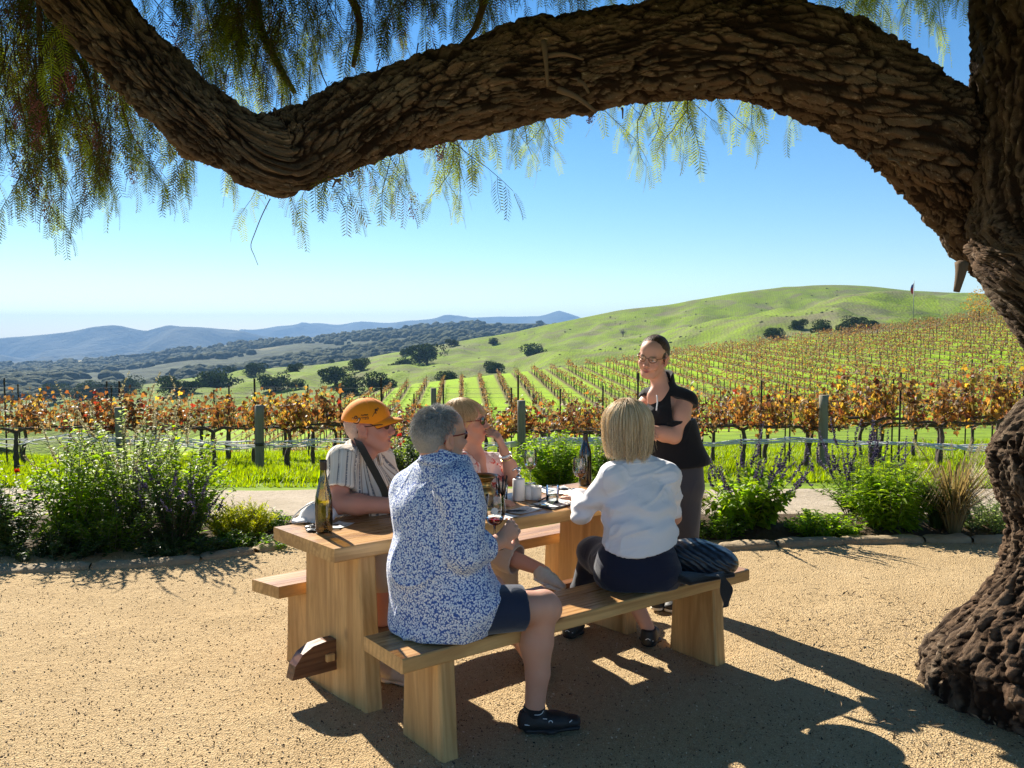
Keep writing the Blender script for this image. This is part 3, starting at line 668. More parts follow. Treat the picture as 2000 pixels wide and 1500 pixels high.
def bench(p0, p1, pe, L, label, seed):
    a, rz, L0, Wd, k = frame_from(p0, p1, pe, .45); L = L or L0
    r = thing('bench', label, 'bench', (a[0], a[1], 0), rz, 'matching plank benches at the picnic table')
    slab('seat', L, Wd, .392, .45, r, [wood_edge, wood_top], k, .004, seed)
    for x in (.17, L - .17 - .075):
        wedge('leg', x, x + .075, (.022, Wd - .018), (-.004, Wd + .002), .004, .39, r, wood_leg, k)
        o = MB().box((x - .06, .09, .372), (x + .135, .19, .391), .002); V, F = o.arrays()
        ob('batten', npmesh('batten', shear(V, k), F, wood_dark, False), r)
    return r, Wd
near_bench, nbw = bench((786, 1288), (1463, 1112), (710, 1242), None, 'nearer plank bench, where the man in the blue shirt sits', 3)
far_bench, fbw = bench((545, 1147), (1088, 1042), (491, 1131), 2.1, 'farther plank bench, on the orange cap man\'s side of the table', 8)
a, rz, L0, tw_, tk = frame_from((653, 1073), (1107, 996), (534, 1029), .75)
TL = 1.95; TBL = thing('picnic_table', 'heavy live-edge wooden picnic table with slab legs and a pegged beam', 'table', (a[0], a[1], 0), rz)
slab('tabletop', TL, tw_, .69, .75, TBL, [wood_edge, wood_top], tk, .007, 5)
ym = tw_ / 2
for x in (.14, TL - .14 - .085):
    wedge('leg', x, x + .085, (.05, tw_ - .035), (.0, tw_ + .004), .004, .688, TBL, wood_leg, tk)
bp = [(-.07, .13), (-.055, .19), (-.02, .235), (.03, .262), (.09, .27), (TL - .09, .27), (TL - .03, .262), (TL + .02, .235), (TL + .055, .19), (TL + .07, .13)]
n = len(bp); V = np.array([[x, ym - .03, z] for x, z in bp] + [[x, ym + .03, z] for x, z in bp])
F = [np.array([[i, i + 1, n + i + 1, n + i][::-1] for i in range(n - 1)] + [[n - 1, 0, n, 2 * n - 1][::-1]]), np.array([list(range(n))[::-1], list(range(n, 2 * n))])]
ob('beam', npmesh('beam', shear(V, tk), F, wood_dark, False), TBL)
for x in (.085, TL - .125):
    V, F = MB().box((x, ym - .045, .178), (x + .04, ym + .085, .212), .003).arrays(); ob('peg', npmesh('peg', shear(V, tk), F, wood_leg, False), TBL)
# ---- glass materials (tinted transparency plus gloss)
def glassmat(name, tint, gloss=.12, rough=.02, dens=None):
    t = NT(name); fr = t.n('Fresnel', {'IOR': 1.5}).outputs[0]
    tr = t.n('BsdfTransparent', {'Color': tint}); gl = t.n('BsdfGlossy', {'Color': (1, 1, 1), 'Roughness': rough})
    m = t.n('MixShader', {0: t.math('ADD', fr, gloss * .25), 1: tr.outputs[0], 2: gl.outputs[0]}); t.t.links.new(m.outputs[0], t.out.inputs[0]); return t.m
clear_glass = glassmat('clear_glass', (.93, .95, .95)); olive_glass = glassmat('olive_glass', (.56, .46, .05)); dark_glass = glassmat('dark_glass', (.10, .085, .02))
red_wine = glassmat('red_wine', (.42, .02, .05)); water = glassmat('water', (.9, .94, .95))
white_cer = plain('white_ceramic', (.78, .76, .72), .35, var=.04, scale=30); chrome = plain('chrome', (.75, .75, .75), .15, 1.0)
paper = plain('paper', (.80, .79, .77), .7, var=.03); black_pl = plain('black_plastic', (.02, .02, .022), .35)
brass = NT('aged_brass'); nb = brass.noise(brass.obj(), 22, 5); brass.base(brass.mix(nb, (.20, .13, .045), (.44, .32, .13)), brass.rng(nb, .3, .8, .28, .5), 1.0); brass = brass.m
ink = plain('print_ink', (.1, .1, .12), .6); crestm = plain('white_print', (.85, .85, .82), .6)
TZ = .7515
def wine_glass(p, label, wine=.35, held=False, crest=False, s=1.0, group='stemmed wine glasses'):
    r = thing('wine_glass', label, 'wine glass', p, 0, group)
    bowl = [(.004, .086), (.016, .089), (.028, .099), (.036, .116), (.040, .137), (.0405, .155), (.038, .178), (.0345, .2)]
    MB().lathe(np.array(bowl) * s, n=24, cap=False).build('bowl', clear_glass, r, True)
    MB().lathe(np.array([(.0345, .0), (.0345, .002), (.02, .0045), (.007, .008), (.0042, .014), (.0036, .05), (.0042, .086)]) * s, n=18).build('stem', clear_glass, r, True)
    top = .089 + (.178 - .089) * wine; bb = np.array(bowl); zs = np.linspace(.0895, top, 7); rr = np.interp(zs, bb[:, 1], bb[:, 0]) - .0012
    MB().lathe(np.column_stack([np.maximum(rr, .002), zs]) * s, n=24).build('wine', red_wine, r, True)
    if crest:
        th = math.atan2(-p[1], -p[0]); m = MB()
        for k in range(9):   # petals of the printed crest
            aa = k * math.pi * 2 / 8; cx, cz = (.0085 * math.cos(aa), .0085 * math.sin(aa)) if k < 8 else (0, 0)
            ring = [(cx + .0052 * math.cos(b), cz + .0052 * math.sin(b)) for b in np.linspace(0, 2 * math.pi, 9)[:-1]]
            V = [[(.0408) * s * math.cos(th + u / .041), .0408 * s * math.sin(th + u / .041), (.148 + w) * s] for u, w in ring]; m.put(np.array(V), np.array([list(range(8))]))
        m.build('crest', crestm, r)
    return r
def bottle(p, prof, label, glass, s=1.0, cork=None):
    r = thing('wine_bottle', label, 'bottle', p)
    MB().lathe(np.array(prof) * s, n=28, cap=False).build('body', glass, r, True)
    H = prof[-1][1]; MB().lathe(np.array([(.0148, H - .045), (.0155, H - .044), (.0155, H - .012), (.0165, H - .011), (.0165, H - .003), (.0148, H)]) * s, n=20, cap=False).build('neck_ring', black_pl if cork is None else cork, r, True)
    return r
flute = [(0, .006), (.03, .002), (.037, .004), (.039, .012), (.039, .13), (.0365, .165), (.029, .2), (.020, .235), (.0145, .268), (.0138, .33)]
b1 = bottle(G(633, 1040, TZ), flute, 'tall olive green wine bottle near the left end of the table', olive_glass)
wn_ = MB().lathe(np.array([(0.001, .006), (.036, .006), (.0375, .012), (.0375, .052), (0.001, .0525)]), n=24, cap=False).build('wine', glassmat('white_wine', (.5, .4, .05)), b1, True)
burg = [(0, .006), (.03, .002), (.036, .004), (.038, .012), (.038, .17), (.034, .205), (.022, .245), (.015, .27), (.0138, .31)]
bottle(G(1143, 948, TZ), burg, 'dark wine bottle standing behind the red wine glass', dark_glass)
wine_glass(G(1132, 962, TZ), 'stemmed glass with red wine between the dark bottle and the white sweater', .3)
wine_glass(G(1036, 944, TZ), 'stemmed glass with a white crest and little wine, behind the white cups', .1, crest=True)
# brass spittoon
sp = thing('spittoon', 'aged brass spittoon with a flared rim in the middle of the table', 'spittoon', G(943, 985, TZ)); sc_ = .95
MB().lathe(np.array([(.0, 0), (.05, 0), (.055, .006), (.05, .016), (.058, .032), (.068, .05), (.071, .066), (.066, .084), (.052, .1), (.045, .112), (.048, .126), (.062, .145), (.083, .158), (.086, .161), (.083, .1625), (.06, .149), (.044, .128), (.04, .112), (.046, .1), (.05, .06), (.0, .05)]) * sc_, n=40, cap=False).build('bowl', brass, sp, True)
for z, rr in ((.018, .052), (.103, .0505), (.126, .0495)): MB().lathe(np.array([(rr, z - .004), (rr + .003, z - .002), (rr + .003, z + .002), (rr, z + .004)]) * sc_, n=40, cap=False).build('band', brass, sp, True)
# tumbler of pens
tb = thing('pen_tumbler', 'clear tumbler full of black pens beside the brass spittoon', 'tumbler', G(980, 978, TZ))
MB().lathe(np.array([(0, .006), (.028, .003), (.03, .006), (.033, .09)]), n=22, cap=False).build('glass', clear_glass, tb, True)
for k in range(7):
    aa = k * .9; MB().tube([(.012 * math.cos(aa), .012 * math.sin(aa), .01), (.03 * math.cos(aa + .5), .03 * math.sin(aa + .5), .135 - .008 * (k % 3))], [.004, .0042], 6).build('pen', black_pl if k != 3 else chrome, tb, True)
# sanitiser dispenser
ds = thing('soap_dispenser', 'white ceramic pump dispenser with a chrome top beside two white cups', 'dispenser', G(1013, 977, TZ))
MB().lathe(np.array([(0, 0), (.031, 0), (.033, .003), (.033, .112), (.030, .117), (.012, .119)]), n=28, cap=False).build('body', white_cer, ds, True)
MB().lathe(np.array([(.014, .118), (.015, .121), (.015, .135), (.0055, .137), (.0055, .155), (.011, .156), (.0125, .165), (.011, .178), (.0, .18)]), n=18, cap=False).build('pump', chrome, ds, True)
MB().tube([(0, 0, .172), (-.02, -.02, .173), (-.033, -.032, .166)], [.006, .005, .004], 8).build('spout', chrome, ds, True)
for px, py, lb_ in ((1034, 975, 'white ceramic cup right next to the pump dispenser'), (1047, 976, 'white ceramic cup farther right from the pump dispenser')):
    c_ = thing('cup', lb_, 'cup', G(px, py, TZ), 0, 'white ceramic cups'); MB().lathe(np.array([(0, 0), (.026, 0), (.029, .004), (.031, .074), (.0285, .074), (.0265, .008), (0, .007)]), n=24, cap=False).build('body', white_cer, c_, True)
wt = thing('water_tumbler', 'clear tumbler of water by the clipboard', 'tumbler', G(1079, 984, TZ))
MB().lathe(np.array([(0, .004), (.03, .002), (.033, .006), (.0365, .095)]), n=24, cap=False).build('glass', clear_glass, wt, True)
MB().lathe(np.array([(.001, .008), (.031, .008), (.0335, .045), (.001, .0452)]), n=24, cap=False).build('water', water, wt, True)
def sheet(name, label, cat, cpx, w, d, rz, z=TZ, mat=paper, curl=.004, lines=0, parent=None, group=None):
    xs = np.linspace(-w / 2, w / 2, 7); ys = np.linspace(-d / 2, d / 2, 7); X, Y = np.meshgrid(xs, ys)
    Z = .0015 + curl * ((X / w * 2) ** 2 * (Y / d * 2) ** 2)
    i = np.arange(6)[:, None] * 7; j = np.arange(6)[None]; Q = np.stack([i + j, i + j + 1, i + 8 + j, i + 7 + j], -1).reshape(-1, 4)
    V = np.stack([X, Y, Z], -1).reshape(-1, 3); V2 = V - [0, 0, .0009]
    p = G(*cpx, z) if parent is None else cpx
    if parent is None: r = thing(name, label, cat, p, rz, group); o = ob('page', npmesh('page', np.vstack([V, V2]), [Q, Q[:, ::-1] + 49], mat), r)
    else: r = ob(name, npmesh(name, np.vstack([V, V2]), [Q, Q[:, ::-1] + 49], mat), parent, p, rz); o = r
    for k in range(lines):
        y = d * .34 - k * d * .68 / max(1, lines - 1); MB().box((-w * .38, y - .0012, .0022), (w * (.1 + .25 * ((k * 7) % 5) / 5), y + .0012, .0027)).build('print_line', ink, o)
    return r
trz = rz
cb = thing('clipboard', 'dark clipboard with white sheet in front of the white sweater woman', 'clipboard', G(1083, 985, TZ), trz + .25)
MB().box((-.12, -.085, 0), (.12, .085, .006), .002).build('board', plain('dark_board', (.035, .028, .025), .4), cb)
sheet('page', None, None, (0, -.004, .0062), .2, .14, 0, lines=5, parent=cb)
MB().box((-.105, -.03, .007), (-.085, .03, .014), .003).build('clip', chrome, cb)
def pen(cpx, rz, label, z=TZ, L=.14):
    r = thing('pen', label, 'pen', G(*cpx, z), rz); MB().tube([(-L / 2, 0, .006), (L * .3, 0, .006), (L / 2, 0, .005)], [.0045, .0048, .0015], 8).build('barrel', black_pl, r, True)
    MB().box((-L / 2, -.0015, .0105), (-L * .15, .0015, .0125)).build('clip', chrome, r)
pen((1062, 976), trz + .5, 'black pen lying beside the water tumbler')
sheet('leaflet', 'pale tasting leaflet lying behind the man\'s wine glass', 'leaflet', (1022, 997), .17, .11, trz + .2, lines=6)
pen((1000, 1000), trz - .55, 'black pen lying on the leaflet', TZ + .004, .15)
sheet('sheet', 'white paper sheet at the table edge by the man\'s wine glass', 'paper', (975, 1010), .16, .12, trz + .1, lines=4)
sheet('card', 'white menu card lying right of the olive bottle', 'card', (663, 1026), .12, .09, trz + .5, lines=3)
sheet('napkin', 'folded white napkin under the dark sun hat', 'napkin', (1093, 960), .2, .16, trz, TZ, paper, .012)
sheet('napkin', 'second white napkin beside the far end of the table', 'napkin', (1065, 957), .13, .12, trz + .4, TZ, paper, .008)
def sunglasses(p, rz, label, z=TZ):
    r = thing('sunglasses', label, 'sunglasses', G(*p, z), rz); m = black_pl
    for s in (-1, 1):
        MB().lathe(np.array([(0, 0), (.024, .0), (.026, .004), (.02, .008), (0, .009)]), (s * .033, 0, .002), 14, False).build('lens', m, r, True)
        MB().tube([(s * .058, 0, .008), (s * .06, .03, .006), (s * .045, .1, .004), (s * .04, .13, .003)], .0035, 6).build('arm', m, r, True)
    MB().tube([(-.012, 0, .007), (0, 0, .01), (.012, 0, .007)], .003, 6).build('bridge', m, r, True)
sunglasses((607, 1034), trz - 1.9, 'folded black sunglasses lying by the crumpled white cap')
sunglasses((1112, 957), trz + 2.2, 'dark sunglasses lying on the napkins at the far end')
# edging stones of the two beds
stone_m = NT('edging_stone'); P = stone_m.pos(); nn = stone_m.noise(P, 16, 6, .65)
stone_m.base(stone_m.mix(nn, (.20, .145, .085), (.46, .36, .235)), .9, 0, .2); stone_m.bump(nn, .9, .02); stone_m = stone_m.m
def stone_mesh(L, seed, curve=0.0):
    nx, ny = 12, 7; rg = np.random.default_rng(seed); X, T = np.meshgrid(np.linspace(-L / 2, L / 2, nx), np.linspace(0, 1, ny))
    w = .085; yy = np.array([-w, -w * .96, -w * .7, 0, w * .7, w * .96, w])[:, None] + 0 * X; zz = np.array([-.03, .05, .088, .098, .09, .05, -.03])[:, None] + 0 * X
    en = 1 - .45 * np.exp(-((L / 2 - np.abs(X)) / .025) ** 2); d = fbm(X * 9 + seed, yy * 14, zz * 14, 3)
    yy = yy * en * (1 + .16 * d) + .02 * vnoise(X * 4 + seed, 0 * X, 0 * X); zz = np.where(zz > 0, zz * (.35 + .65 * en) * (1 + .22 * d), zz) * .45
    i = np.arange(ny - 1)[:, None] * nx; j = np.arange(nx - 1)[None]
    caps = [[r_ * nx for r_ in range(ny)][::-1], [r_ * nx + nx - 1 for r_ in range(ny)]]
    return npmesh('stone', np.stack([X, yy, zz], -1).reshape(-1, 3), [np.stack([i + j, i + j + 1, i + nx + j + 1, i + nx + j], -1).reshape(-1, 4), np.array(caps)], stone_m)
def edging(pts, label, seed):
    P = spline(np.array([G(*p) for p in pts]), 200); s = np.concatenate([[0], np.cumsum(np.linalg.norm(np.diff(P, axis=0), axis=1))])
    r = thing('stone_edging', label, 'edging', tuple(P[0])); rg = random.Random(seed); u = 0.0; k = 0
    while u < s[-1] - .1:
        L = min(rg.uniform(.38, .85), s[-1] - u); c_ = [np.interp(u + L / 2, s, P[:, q]) for q in range(3)]
        a0 = [np.interp(u, s, P[:, q]) for q in range(2)]; a1 = [np.interp(u + L, s, P[:, q]) for q in range(2)]
        o = ob('stone', stone_mesh(L - .015, seed * 50 + k), r, np.array(c_) - P[0], math.atan2(a1[1] - a0[1], a1[0] - a0[0])); o.rotation_euler.x = rg.uniform(-.06, .06); u += L; k += 1
edging([(1400, 1072), (1500, 1066), (1620, 1060), (1760, 1056), (1900, 1056), (2100, 1064)], 'low edging of flat tan stones along the right flower bed', 3)
edging([(-260, 1128), (0, 1120), (120, 1112), (260, 1106), (350, 1101), (430, 1088), (500, 1078), (545, 1062)], 'low edging of flat stones along the left shrub bed', 5)
# ================================================================ PEOPLE: smooth implicit bodies, clothes, hair
class SDF:
    def __init__(s, lo, hi, h):
        s.lo = np.asarray(lo, float); s.h = h; s.n = tuple(int(math.ceil(v / h)) + 1 for v in (np.asarray(hi) - s.lo)); s.d = np.full(s.n, .5, np.float32)
    def win(s, lo, hi, pad):
        i0 = [max(0, int((lo[q] - pad - s.lo[q]) / s.h)) for q in range(3)]; i1 = [min(s.n[q], int((hi[q] + pad - s.lo[q]) / s.h) + 2) for q in range(3)]
        if any(b <= a for a, b in zip(i0, i1)): return None
        sl = tuple(slice(a, b) for a, b in zip(i0, i1))
        ax = [(s.lo[q] + s.h * np.arange(i0[q], i1[q])).astype(np.float32) for q in range(3)]
        return sl, ax[0][:, None, None], ax[1][None, :, None], ax[2][None, None, :]
    def op(s, fn, lo, hi, k, mode='add'):
        w = s.win(np.asarray(lo), np.asarray(hi), k + 3 * s.h)
        if w is None: return s
        sl, X, Y, Z = w; d = fn(X, Y, Z); a = s.d[sl]
        if mode == 'add':
            if k > 0: t = np.clip(.5 + .5 * (a - d) / k, 0, 1); s.d[sl] = a * (1 - t) + d * t - k * t * (1 - t)
            else: s.d[sl] = np.minimum(a, d)
        else:
            e = -d
            if k > 0: t = np.clip(.5 - .5 * (a - e) / k, 0, 1); s.d[sl] = a * (1 - t) + e * t + k * t * (1 - t)
            else: s.d[sl] = np.maximum(a, e)
        return s
    def cap(s, a, b, ra, rb, k=.02, mode='add'):
        a = np.asarray(a, float); b = np.asarray(b, float); ba = b - a; L2 = float(ba @ ba) + 1e-9; m = max(ra, rb)
        def fn(X, Y, Z):
            x, y, z = X - a[0], Y - a[1], Z - a[2]; t = np.clip((x * ba[0] + y * ba[1] + z * ba[2]) / L2, 0, 1)
            return np.sqrt((x - t * ba[0]) ** 2 + (y - t * ba[1]) ** 2 + (z - t * ba[2]) ** 2) - (ra + (rb - ra) * t)
        return s.op(fn, np.minimum(a, b) - m, np.maximum(a, b) + m, k, mode)
    def chain(s, pts, rs, k=.02):
        for i in range(len(pts) - 1): s.cap(pts[i], pts[i + 1], rs[i], rs[i + 1], k if i == 0 else min(k, .02))
        return s
    def ell(s, c, r, R=None, k=.02, mode='add'):
        c = np.asarray(c, float); r = np.asarray(r, float); R = np.eye(3) if R is None else np.asarray(R)
        def fn(X, Y, Z):
            x, y, z = X - c[0], Y - c[1], Z - c[2]
            q = [(x * R[0, i] + y * R[1, i] + z * R[2, i]) for i in range(3)]
            k0 = np.sqrt(sum((q[i] / r[i]) ** 2 for i in range(3))); k1 = np.sqrt(sum((q[i] / r[i] ** 2) ** 2 for i in range(3))) + 1e-9
            return k0 * (k0 - 1) / k1
        m = float(max(r)); return s.op(fn, c - m, c + m, k, mode)
    def econe(s, a, b, side, wa, wb, k=.03, mode='add'):
        """elliptic cone a->b; side: direction of the wide half-axis; wa, wb = (half width, half depth)"""
        a = np.asarray(a, float); b = np.asarray(b, float); ba = b - a; L = float(np.linalg.norm(ba)); ax = ba / L
        sd = np.asarray(side, float); sd = nrm(sd - ax * (sd @ ax)); th = np.cross(ax, sd)
        def fn(X, Y, Z):
            x, y, z = X - a[0], Y - a[1], Z - a[2]; h = x * ax[0] + y * ax[1] + z * ax[2]; t = np.clip(h / L, 0, 1)
            u = x * sd[0] + y * sd[1] + z * sd[2]; v = x * th[0] + y * th[1] + z * th[2]; e = h - t * L
            w = wa[0] + (wb[0] - wa[0]) * t; d = wa[1] + (wb[1] - wa[1]) * t; mn = np.minimum(w, d)
            return (np.sqrt((u / w) ** 2 + (v / d) ** 2 + (e / mn) ** 2) - 1) * mn
        m = max(*wa, *wb); return s.op(fn, np.minimum(a, b) - m, np.maximum(a, b) + m, k, mode)
    def cut(s, p, n, lo=None, hi=None, k=.006):
        """remove everything on the side of the plane n points to"""
        p = np.asarray(p, float); n = nrm(n); lo = s.lo if lo is None else lo; hi = s.lo + s.h * np.array(s.n) if hi is None else hi
        return s.op(lambda X, Y, Z: -((p[0] - X) * -n[0] + (p[1] - Y) * -n[1] + (p[2] - Z) * -n[2]), lo, hi, k, 'sub')
    def mesh(s):
        d = s.d; neg = d < 0; c8 = [(i, j, k) for i in (0, 1) for j in (0, 1) for k in (0, 1)]
        sh = lambda a, i, j, k: a[i:a.shape[0] - 1 + i, j:a.shape[1] - 1 + j, k:a.shape[2] - 1 + k]
        cnt = np.zeros([x - 1 for x in d.shape], np.uint8)
        for c in c8: cnt += sh(neg, *c)
        I = np.argwhere((cnt > 0) & (cnt < 8)); vid = np.full(cnt.shape, -1, np.int32); vid[I[:, 0], I[:, 1], I[:, 2]] = np.arange(len(I))
        val = {c: d[I[:, 0] + c[0], I[:, 1] + c[1], I[:, 2] + c[2]] for c in c8}; acc = np.zeros((len(I), 3)); num = np.zeros(len(I))
        for c in c8:
            for ax in range(3):
                if c[ax]: continue
                e = list(c); e[ax] = 1; e = tuple(e); v0, v1 = val[c], val[e]; m = (v0 < 0) != (v1 < 0); t = np.where(m, v0 / (v0 - v1 + 1e-12), 0)
                p = np.tile(np.array(c, float), (len(I), 1)); p[:, ax] = t; acc += p * m[:, None]; num += m
        V = s.lo + s.h * (I + acc / num[:, None]); F = []
        for ax in range(3):
            o1, o2 = (ax + 1) % 3, (ax + 2) % 3; n0 = [slice(0, x) for x in d.shape]; n1 = list(n0); n0[ax] = slice(0, d.shape[ax] - 1); n1[ax] = slice(1, d.shape[ax])
            A0, B0 = neg[tuple(n0)], neg[tuple(n1)]; E = np.argwhere(A0 != B0); E = E[(E[:, o1] > 0) & (E[:, o2] > 0) & (E[:, o1] < d.shape[o1] - 1) & (E[:, o2] < d.shape[o2] - 1)]
            q = []
            for (p1, p2) in ((0, 0), (1, 0), (1, 1), (0, 1)):
                C = E.copy(); C[:, o1] -= 1 - p1; C[:, o2] -= 1 - p2; q.append(vid[C[:, 0], C[:, 1], C[:, 2]])
            q = np.stack(q, 1); fl = ~A0[E[:, 0], E[:, 1], E[:, 2]]; q[fl] = q[fl][:, ::-1]; F.append(q)
        return V, np.vstack(F)
def vnormals(V, F):
    n = np.cross(V[F[:, 2]] - V[F[:, 0]], V[F[:, 3]] - V[F[:, 1]]); N = np.zeros_like(V)
    for k in range(4): np.add.at(N, F[:, k], n)
    return N / (np.linalg.norm(N, axis=1)[:, None] + 1e-12)
def smoothV(V, F, it=1, w=.5):
    for _ in range(it):
        S = np.zeros_like(V); c = np.zeros(len(V))
        for k in range(4):
            for o in (1, 3): np.add.at(S, F[:, k], V[F[:, (k + o) % 4]]); np.add.at(c, F[:, k], 1)
        V = V * (1 - w) + w * S / np.maximum(c, 1)[:, None]
    return V
def folds(V, N, amp, dirs, sc=(13, 3.2), seed=0.0):
    """cloth folds: long ridges running along dirs[0]"""
    a = nrm(dirs); b = nrm(np.cross(a, [.31, .2, .93])); c = np.cross(a, b)
    u, v, w = V @ b * sc[0] + seed, V @ c * sc[0], V @ a * sc[1]
    q = .7 * vnoise(u * .35, v * .35, w * .8 + seed)
    f = np.clip(1 - np.abs(vnoise(u + q * 2, v + q * 2, w)) * 2.2, 0, 1) ** 2 * 1.5 - .35 + .4 * np.clip(1 - np.abs(vnoise(u * 2.1 + 5, v * 2.1 + q, w * 1.9)) * 2.6, 0, 1) ** 2; g = vnoise(u * .45 + 7, v * .45, w * .9 + q)
    return V + N * (amp * (f * .85 + g * .5) * (.55 + .45 * np.clip(vnoise(V[:, 0] * 7, V[:, 1] * 7, V[:, 2] * 7 + seed) * 2, -1, 1)))[:, None]
class HF:
    """head frame: F face, L left, U up"""
    def __init__(s, c, F, tilt=0.0, roll=0.0, sc=1.0):
        F = nrm(F); L = nrm(np.cross([0, 0, 1], F)); U = np.cross(F, L); ct, st = math.cos(tilt), math.sin(tilt)
        F, U = F * ct + U * st, U * ct - F * st; cr, sr = math.cos(roll), math.sin(roll); L, U = L * cr + U * sr, U * cr - L * sr
        s.c = np.asarray(c, float); s.R = np.stack([F, L, U], 1); s.F, s.L, s.U, s.s = F, L, U, sc
    def p(s, x, y, z): return s.c + s.R @ (np.array([x, y, z]) * s.s)
    def P(s, a): return s.c + (np.asarray(a) * s.s) @ s.R.T
    def inv(s, V): return ((V - s.c) @ s.R) / s.s
def head(S, h, fem=0.0, smile=0.0, open_=0.0):
    p, R, s = h.p, h.R, h.s
    E = lambda c, r, k, mode='add': S.ell(p(*c), np.array(r) * s, R, k * s, mode)
    C = lambda a, b, ra, rb, k, mode='add': S.cap(p(*a), p(*b), ra * s, rb * s, k * s, mode)
    E((-.016, 0, .034), (.100, .078, .088), 0); E((-.05, 0, .01), (.062, .066, .07), .03)
    E((.036, 0, -.03), (.060, .059 - .004 * fem, .085), .03); E((.045, 0, .05), (.052, .060, .05), .03)
    E((.070, 0, -.101), (.021, .023 - .004 * fem, .018), .03)
    for q in (1, -1):
        C((.0, q * .055, -.05), (.058, q * .026, -.102), .017, .016, .028); E((.068, q * .041, -.03), (.022, .023, .02), .022)
        E((.098, q * .0315, .003), (.016, .019, .012), .012, 'sub'); E((.0845, q * .032, .002), (.0125, .0155, .0125), .003)
        C((.0965, q * .020, .0095), (.0885, q * .047, .007), .0035, .003, .005); C((.0955, q * .021, -.007), (.0885, q * .044, -.006), .003, .0025, .005)
        E((-.008, q * .083, -.010), (.023, .0095, .036), .006); E((-.003, q * .092, -.006), (.012, .007, .020), .004, 'sub'); E((.004, q * .079, -.038), (.009, .006, .011), .005)
        E((.1065, q * .0125, -.037), (.009, .0085, .0085), .008)
        if smile: E((.079, q * .037, -.05), (.013, .013, .012), .02)
    C((.088, -.036, .019), (.088, .036, .019), .011 - .003 * fem, .011 - .003 * fem, .018)
    C((.093, 0, .010), (.113, 0, -.033), .0085, .0125 - .002 * fem, .012); E((.116, 0, -.034), (.011, .011, .0095), .008)
    w = .023 + .007 * smile
    for q in (1, -1):
        C((.0995, 0, -.0635), (.088, q * w, -.0655 + .010 * smile), .0055, .0032, .006); C((.0985, 0, -.0735 - open_), (.088, q * w * .8, -.0705 + .009 * smile - open_), .006, .0035, .006)
    if open_: E((.098, 0, -.069 - open_ * .4), (.012, .017, open_ * .62), .002, 'sub')
    else: C((.104, -.02, -.0685 + .003 * smile), (.104, .02, -.0685 + .003 * smile), .0022, .0022, .003, 'sub')
def headcol(V, h, base, lips, stub=None, brow=None):
    q = h.inv(V); c = np.tile(np.array(base), (len(V), 1)); hd = (np.abs(q) < [.16, .1, .14]).all(1)
    def m(center, r): return np.clip(1.25 - (((q - center) / r) ** 2).sum(1), 0, 1)[:, None] * hd[:, None]
    for ctr, r, col, a in (((.10, 0, -.0685), (.03, .026, .0115), lips, .85), ((.07, .042, -.035), (.04, .03, .026), np.array(base) * [1.02, .82, .78], .55), ((.07, -.042, -.035), (.04, .03, .026), np.array(base) * [1.02, .82, .78], .55),
                           ((.118, 0, -.034), (.018, .018, .016), np.array(base) * [1.0, .78, .74], .6), ((-.005, .08, -.012), (.03, .02, .04), np.array(base) * [1, .78, .74], .6), ((-.005, -.08, -.012), (.03, .02, .04), np.array(base) * [1, .78, .74], .6)):
        w = m(np.array(ctr), np.array(r)) * a; c = c * (1 - w) + np.array(col) * w
    if brow is not None:
        for sgn in (1, -1):
            w = m(np.array([.097, sgn * .034, .0205]), np.array([.03, .021, .0055])) * .8; c = c * (1 - w) + np.array(brow) * w
    return c
def hand(S, wrist, d, nor, curl=(.5, .6, .7, .8), thumb=1, sc=1.0, spread=.06, tc=.5):
    """wrist point, direction to knuckles, back-of-hand normal; thumb=+1 on the side cross(d, nor)"""
    d = nrm(d); nor = nrm(np.asarray(nor) - d * (np.asarray(nor) @ d)); sd = np.cross(d, nor) * thumb; w = np.asarray(wrist, float)
    kn = w + d * .088 * sc
    S.econe(w, kn, sd, (.027 * sc, .02 * sc), (.039 * sc, .0125 * sc), .012); tips = []
    for i, (o, L) in enumerate(((.029, .92), (.0098, 1.0), (-.0098, .95), (-.028, .76))):
        b = kn + sd * o * sc - d * .004; dr = nrm(d + sd * spread * (1.2 - i * .8)); c = curl[i]; r = np.array([.0098, .009, .0082, .0072]) * sc * (.9 if i == 3 else 1)
        p = b
        for j, (seg, a) in enumerate(((.042, .55), (.027, 1.0), (.021, .7))):
            ang = c * a; dr = nrm(dr * math.cos(ang) - nor * math.sin(ang)); q = p + dr * seg * L * sc; S.cap(p, q, r[j], r[j + 1], .006 if j == 0 else .003); p = q
        tips.append(p)
    t0 = w + d * .022 * sc + sd * .022 * sc - nor * .004; t1 = t0 + nrm(d * .55 + sd * .75 - nor * .35 * tc) * .043 * sc; t2 = t1 + nrm(d * .8 + sd * (.5 - .8 * tc) - nor * .6 * tc) * .031 * sc; t3 = t2 + nrm(d * .85 + sd * (.25 - 1.0 * tc) - nor * .7 * tc) * .024 * sc
    S.cap(t0, t1, .0145 * sc, .0115 * sc, .014); S.cap(t1, t2, .0112 * sc, .0095 * sc, .004); S.cap(t2, t3, .0098 * sc, .0075 * sc, .004)
    return tips
def skinmat(name, rough=.5):
    t = NT(name); c = t.attr('Col'); P = t.obj(); n = t.noise(P, 45, 4); n2 = t.noise(P, 9, 3)
    c = t.mix(t.math('MULTIPLY', t.rng(n2, .45, .75), .25), c, t.mix(1.0, c, (.92, .66, .58), 'MULTIPLY'))
    t.base(c, rough, 0, .35, sss=.12); t.set(t.p.inputs['Subsurface Radius'], (.02, .008, .004)); t.bump(t.math('ADD', n, t.noise(P, 220, 3)), .16, .003); return t.m
skin = skinmat('skin')
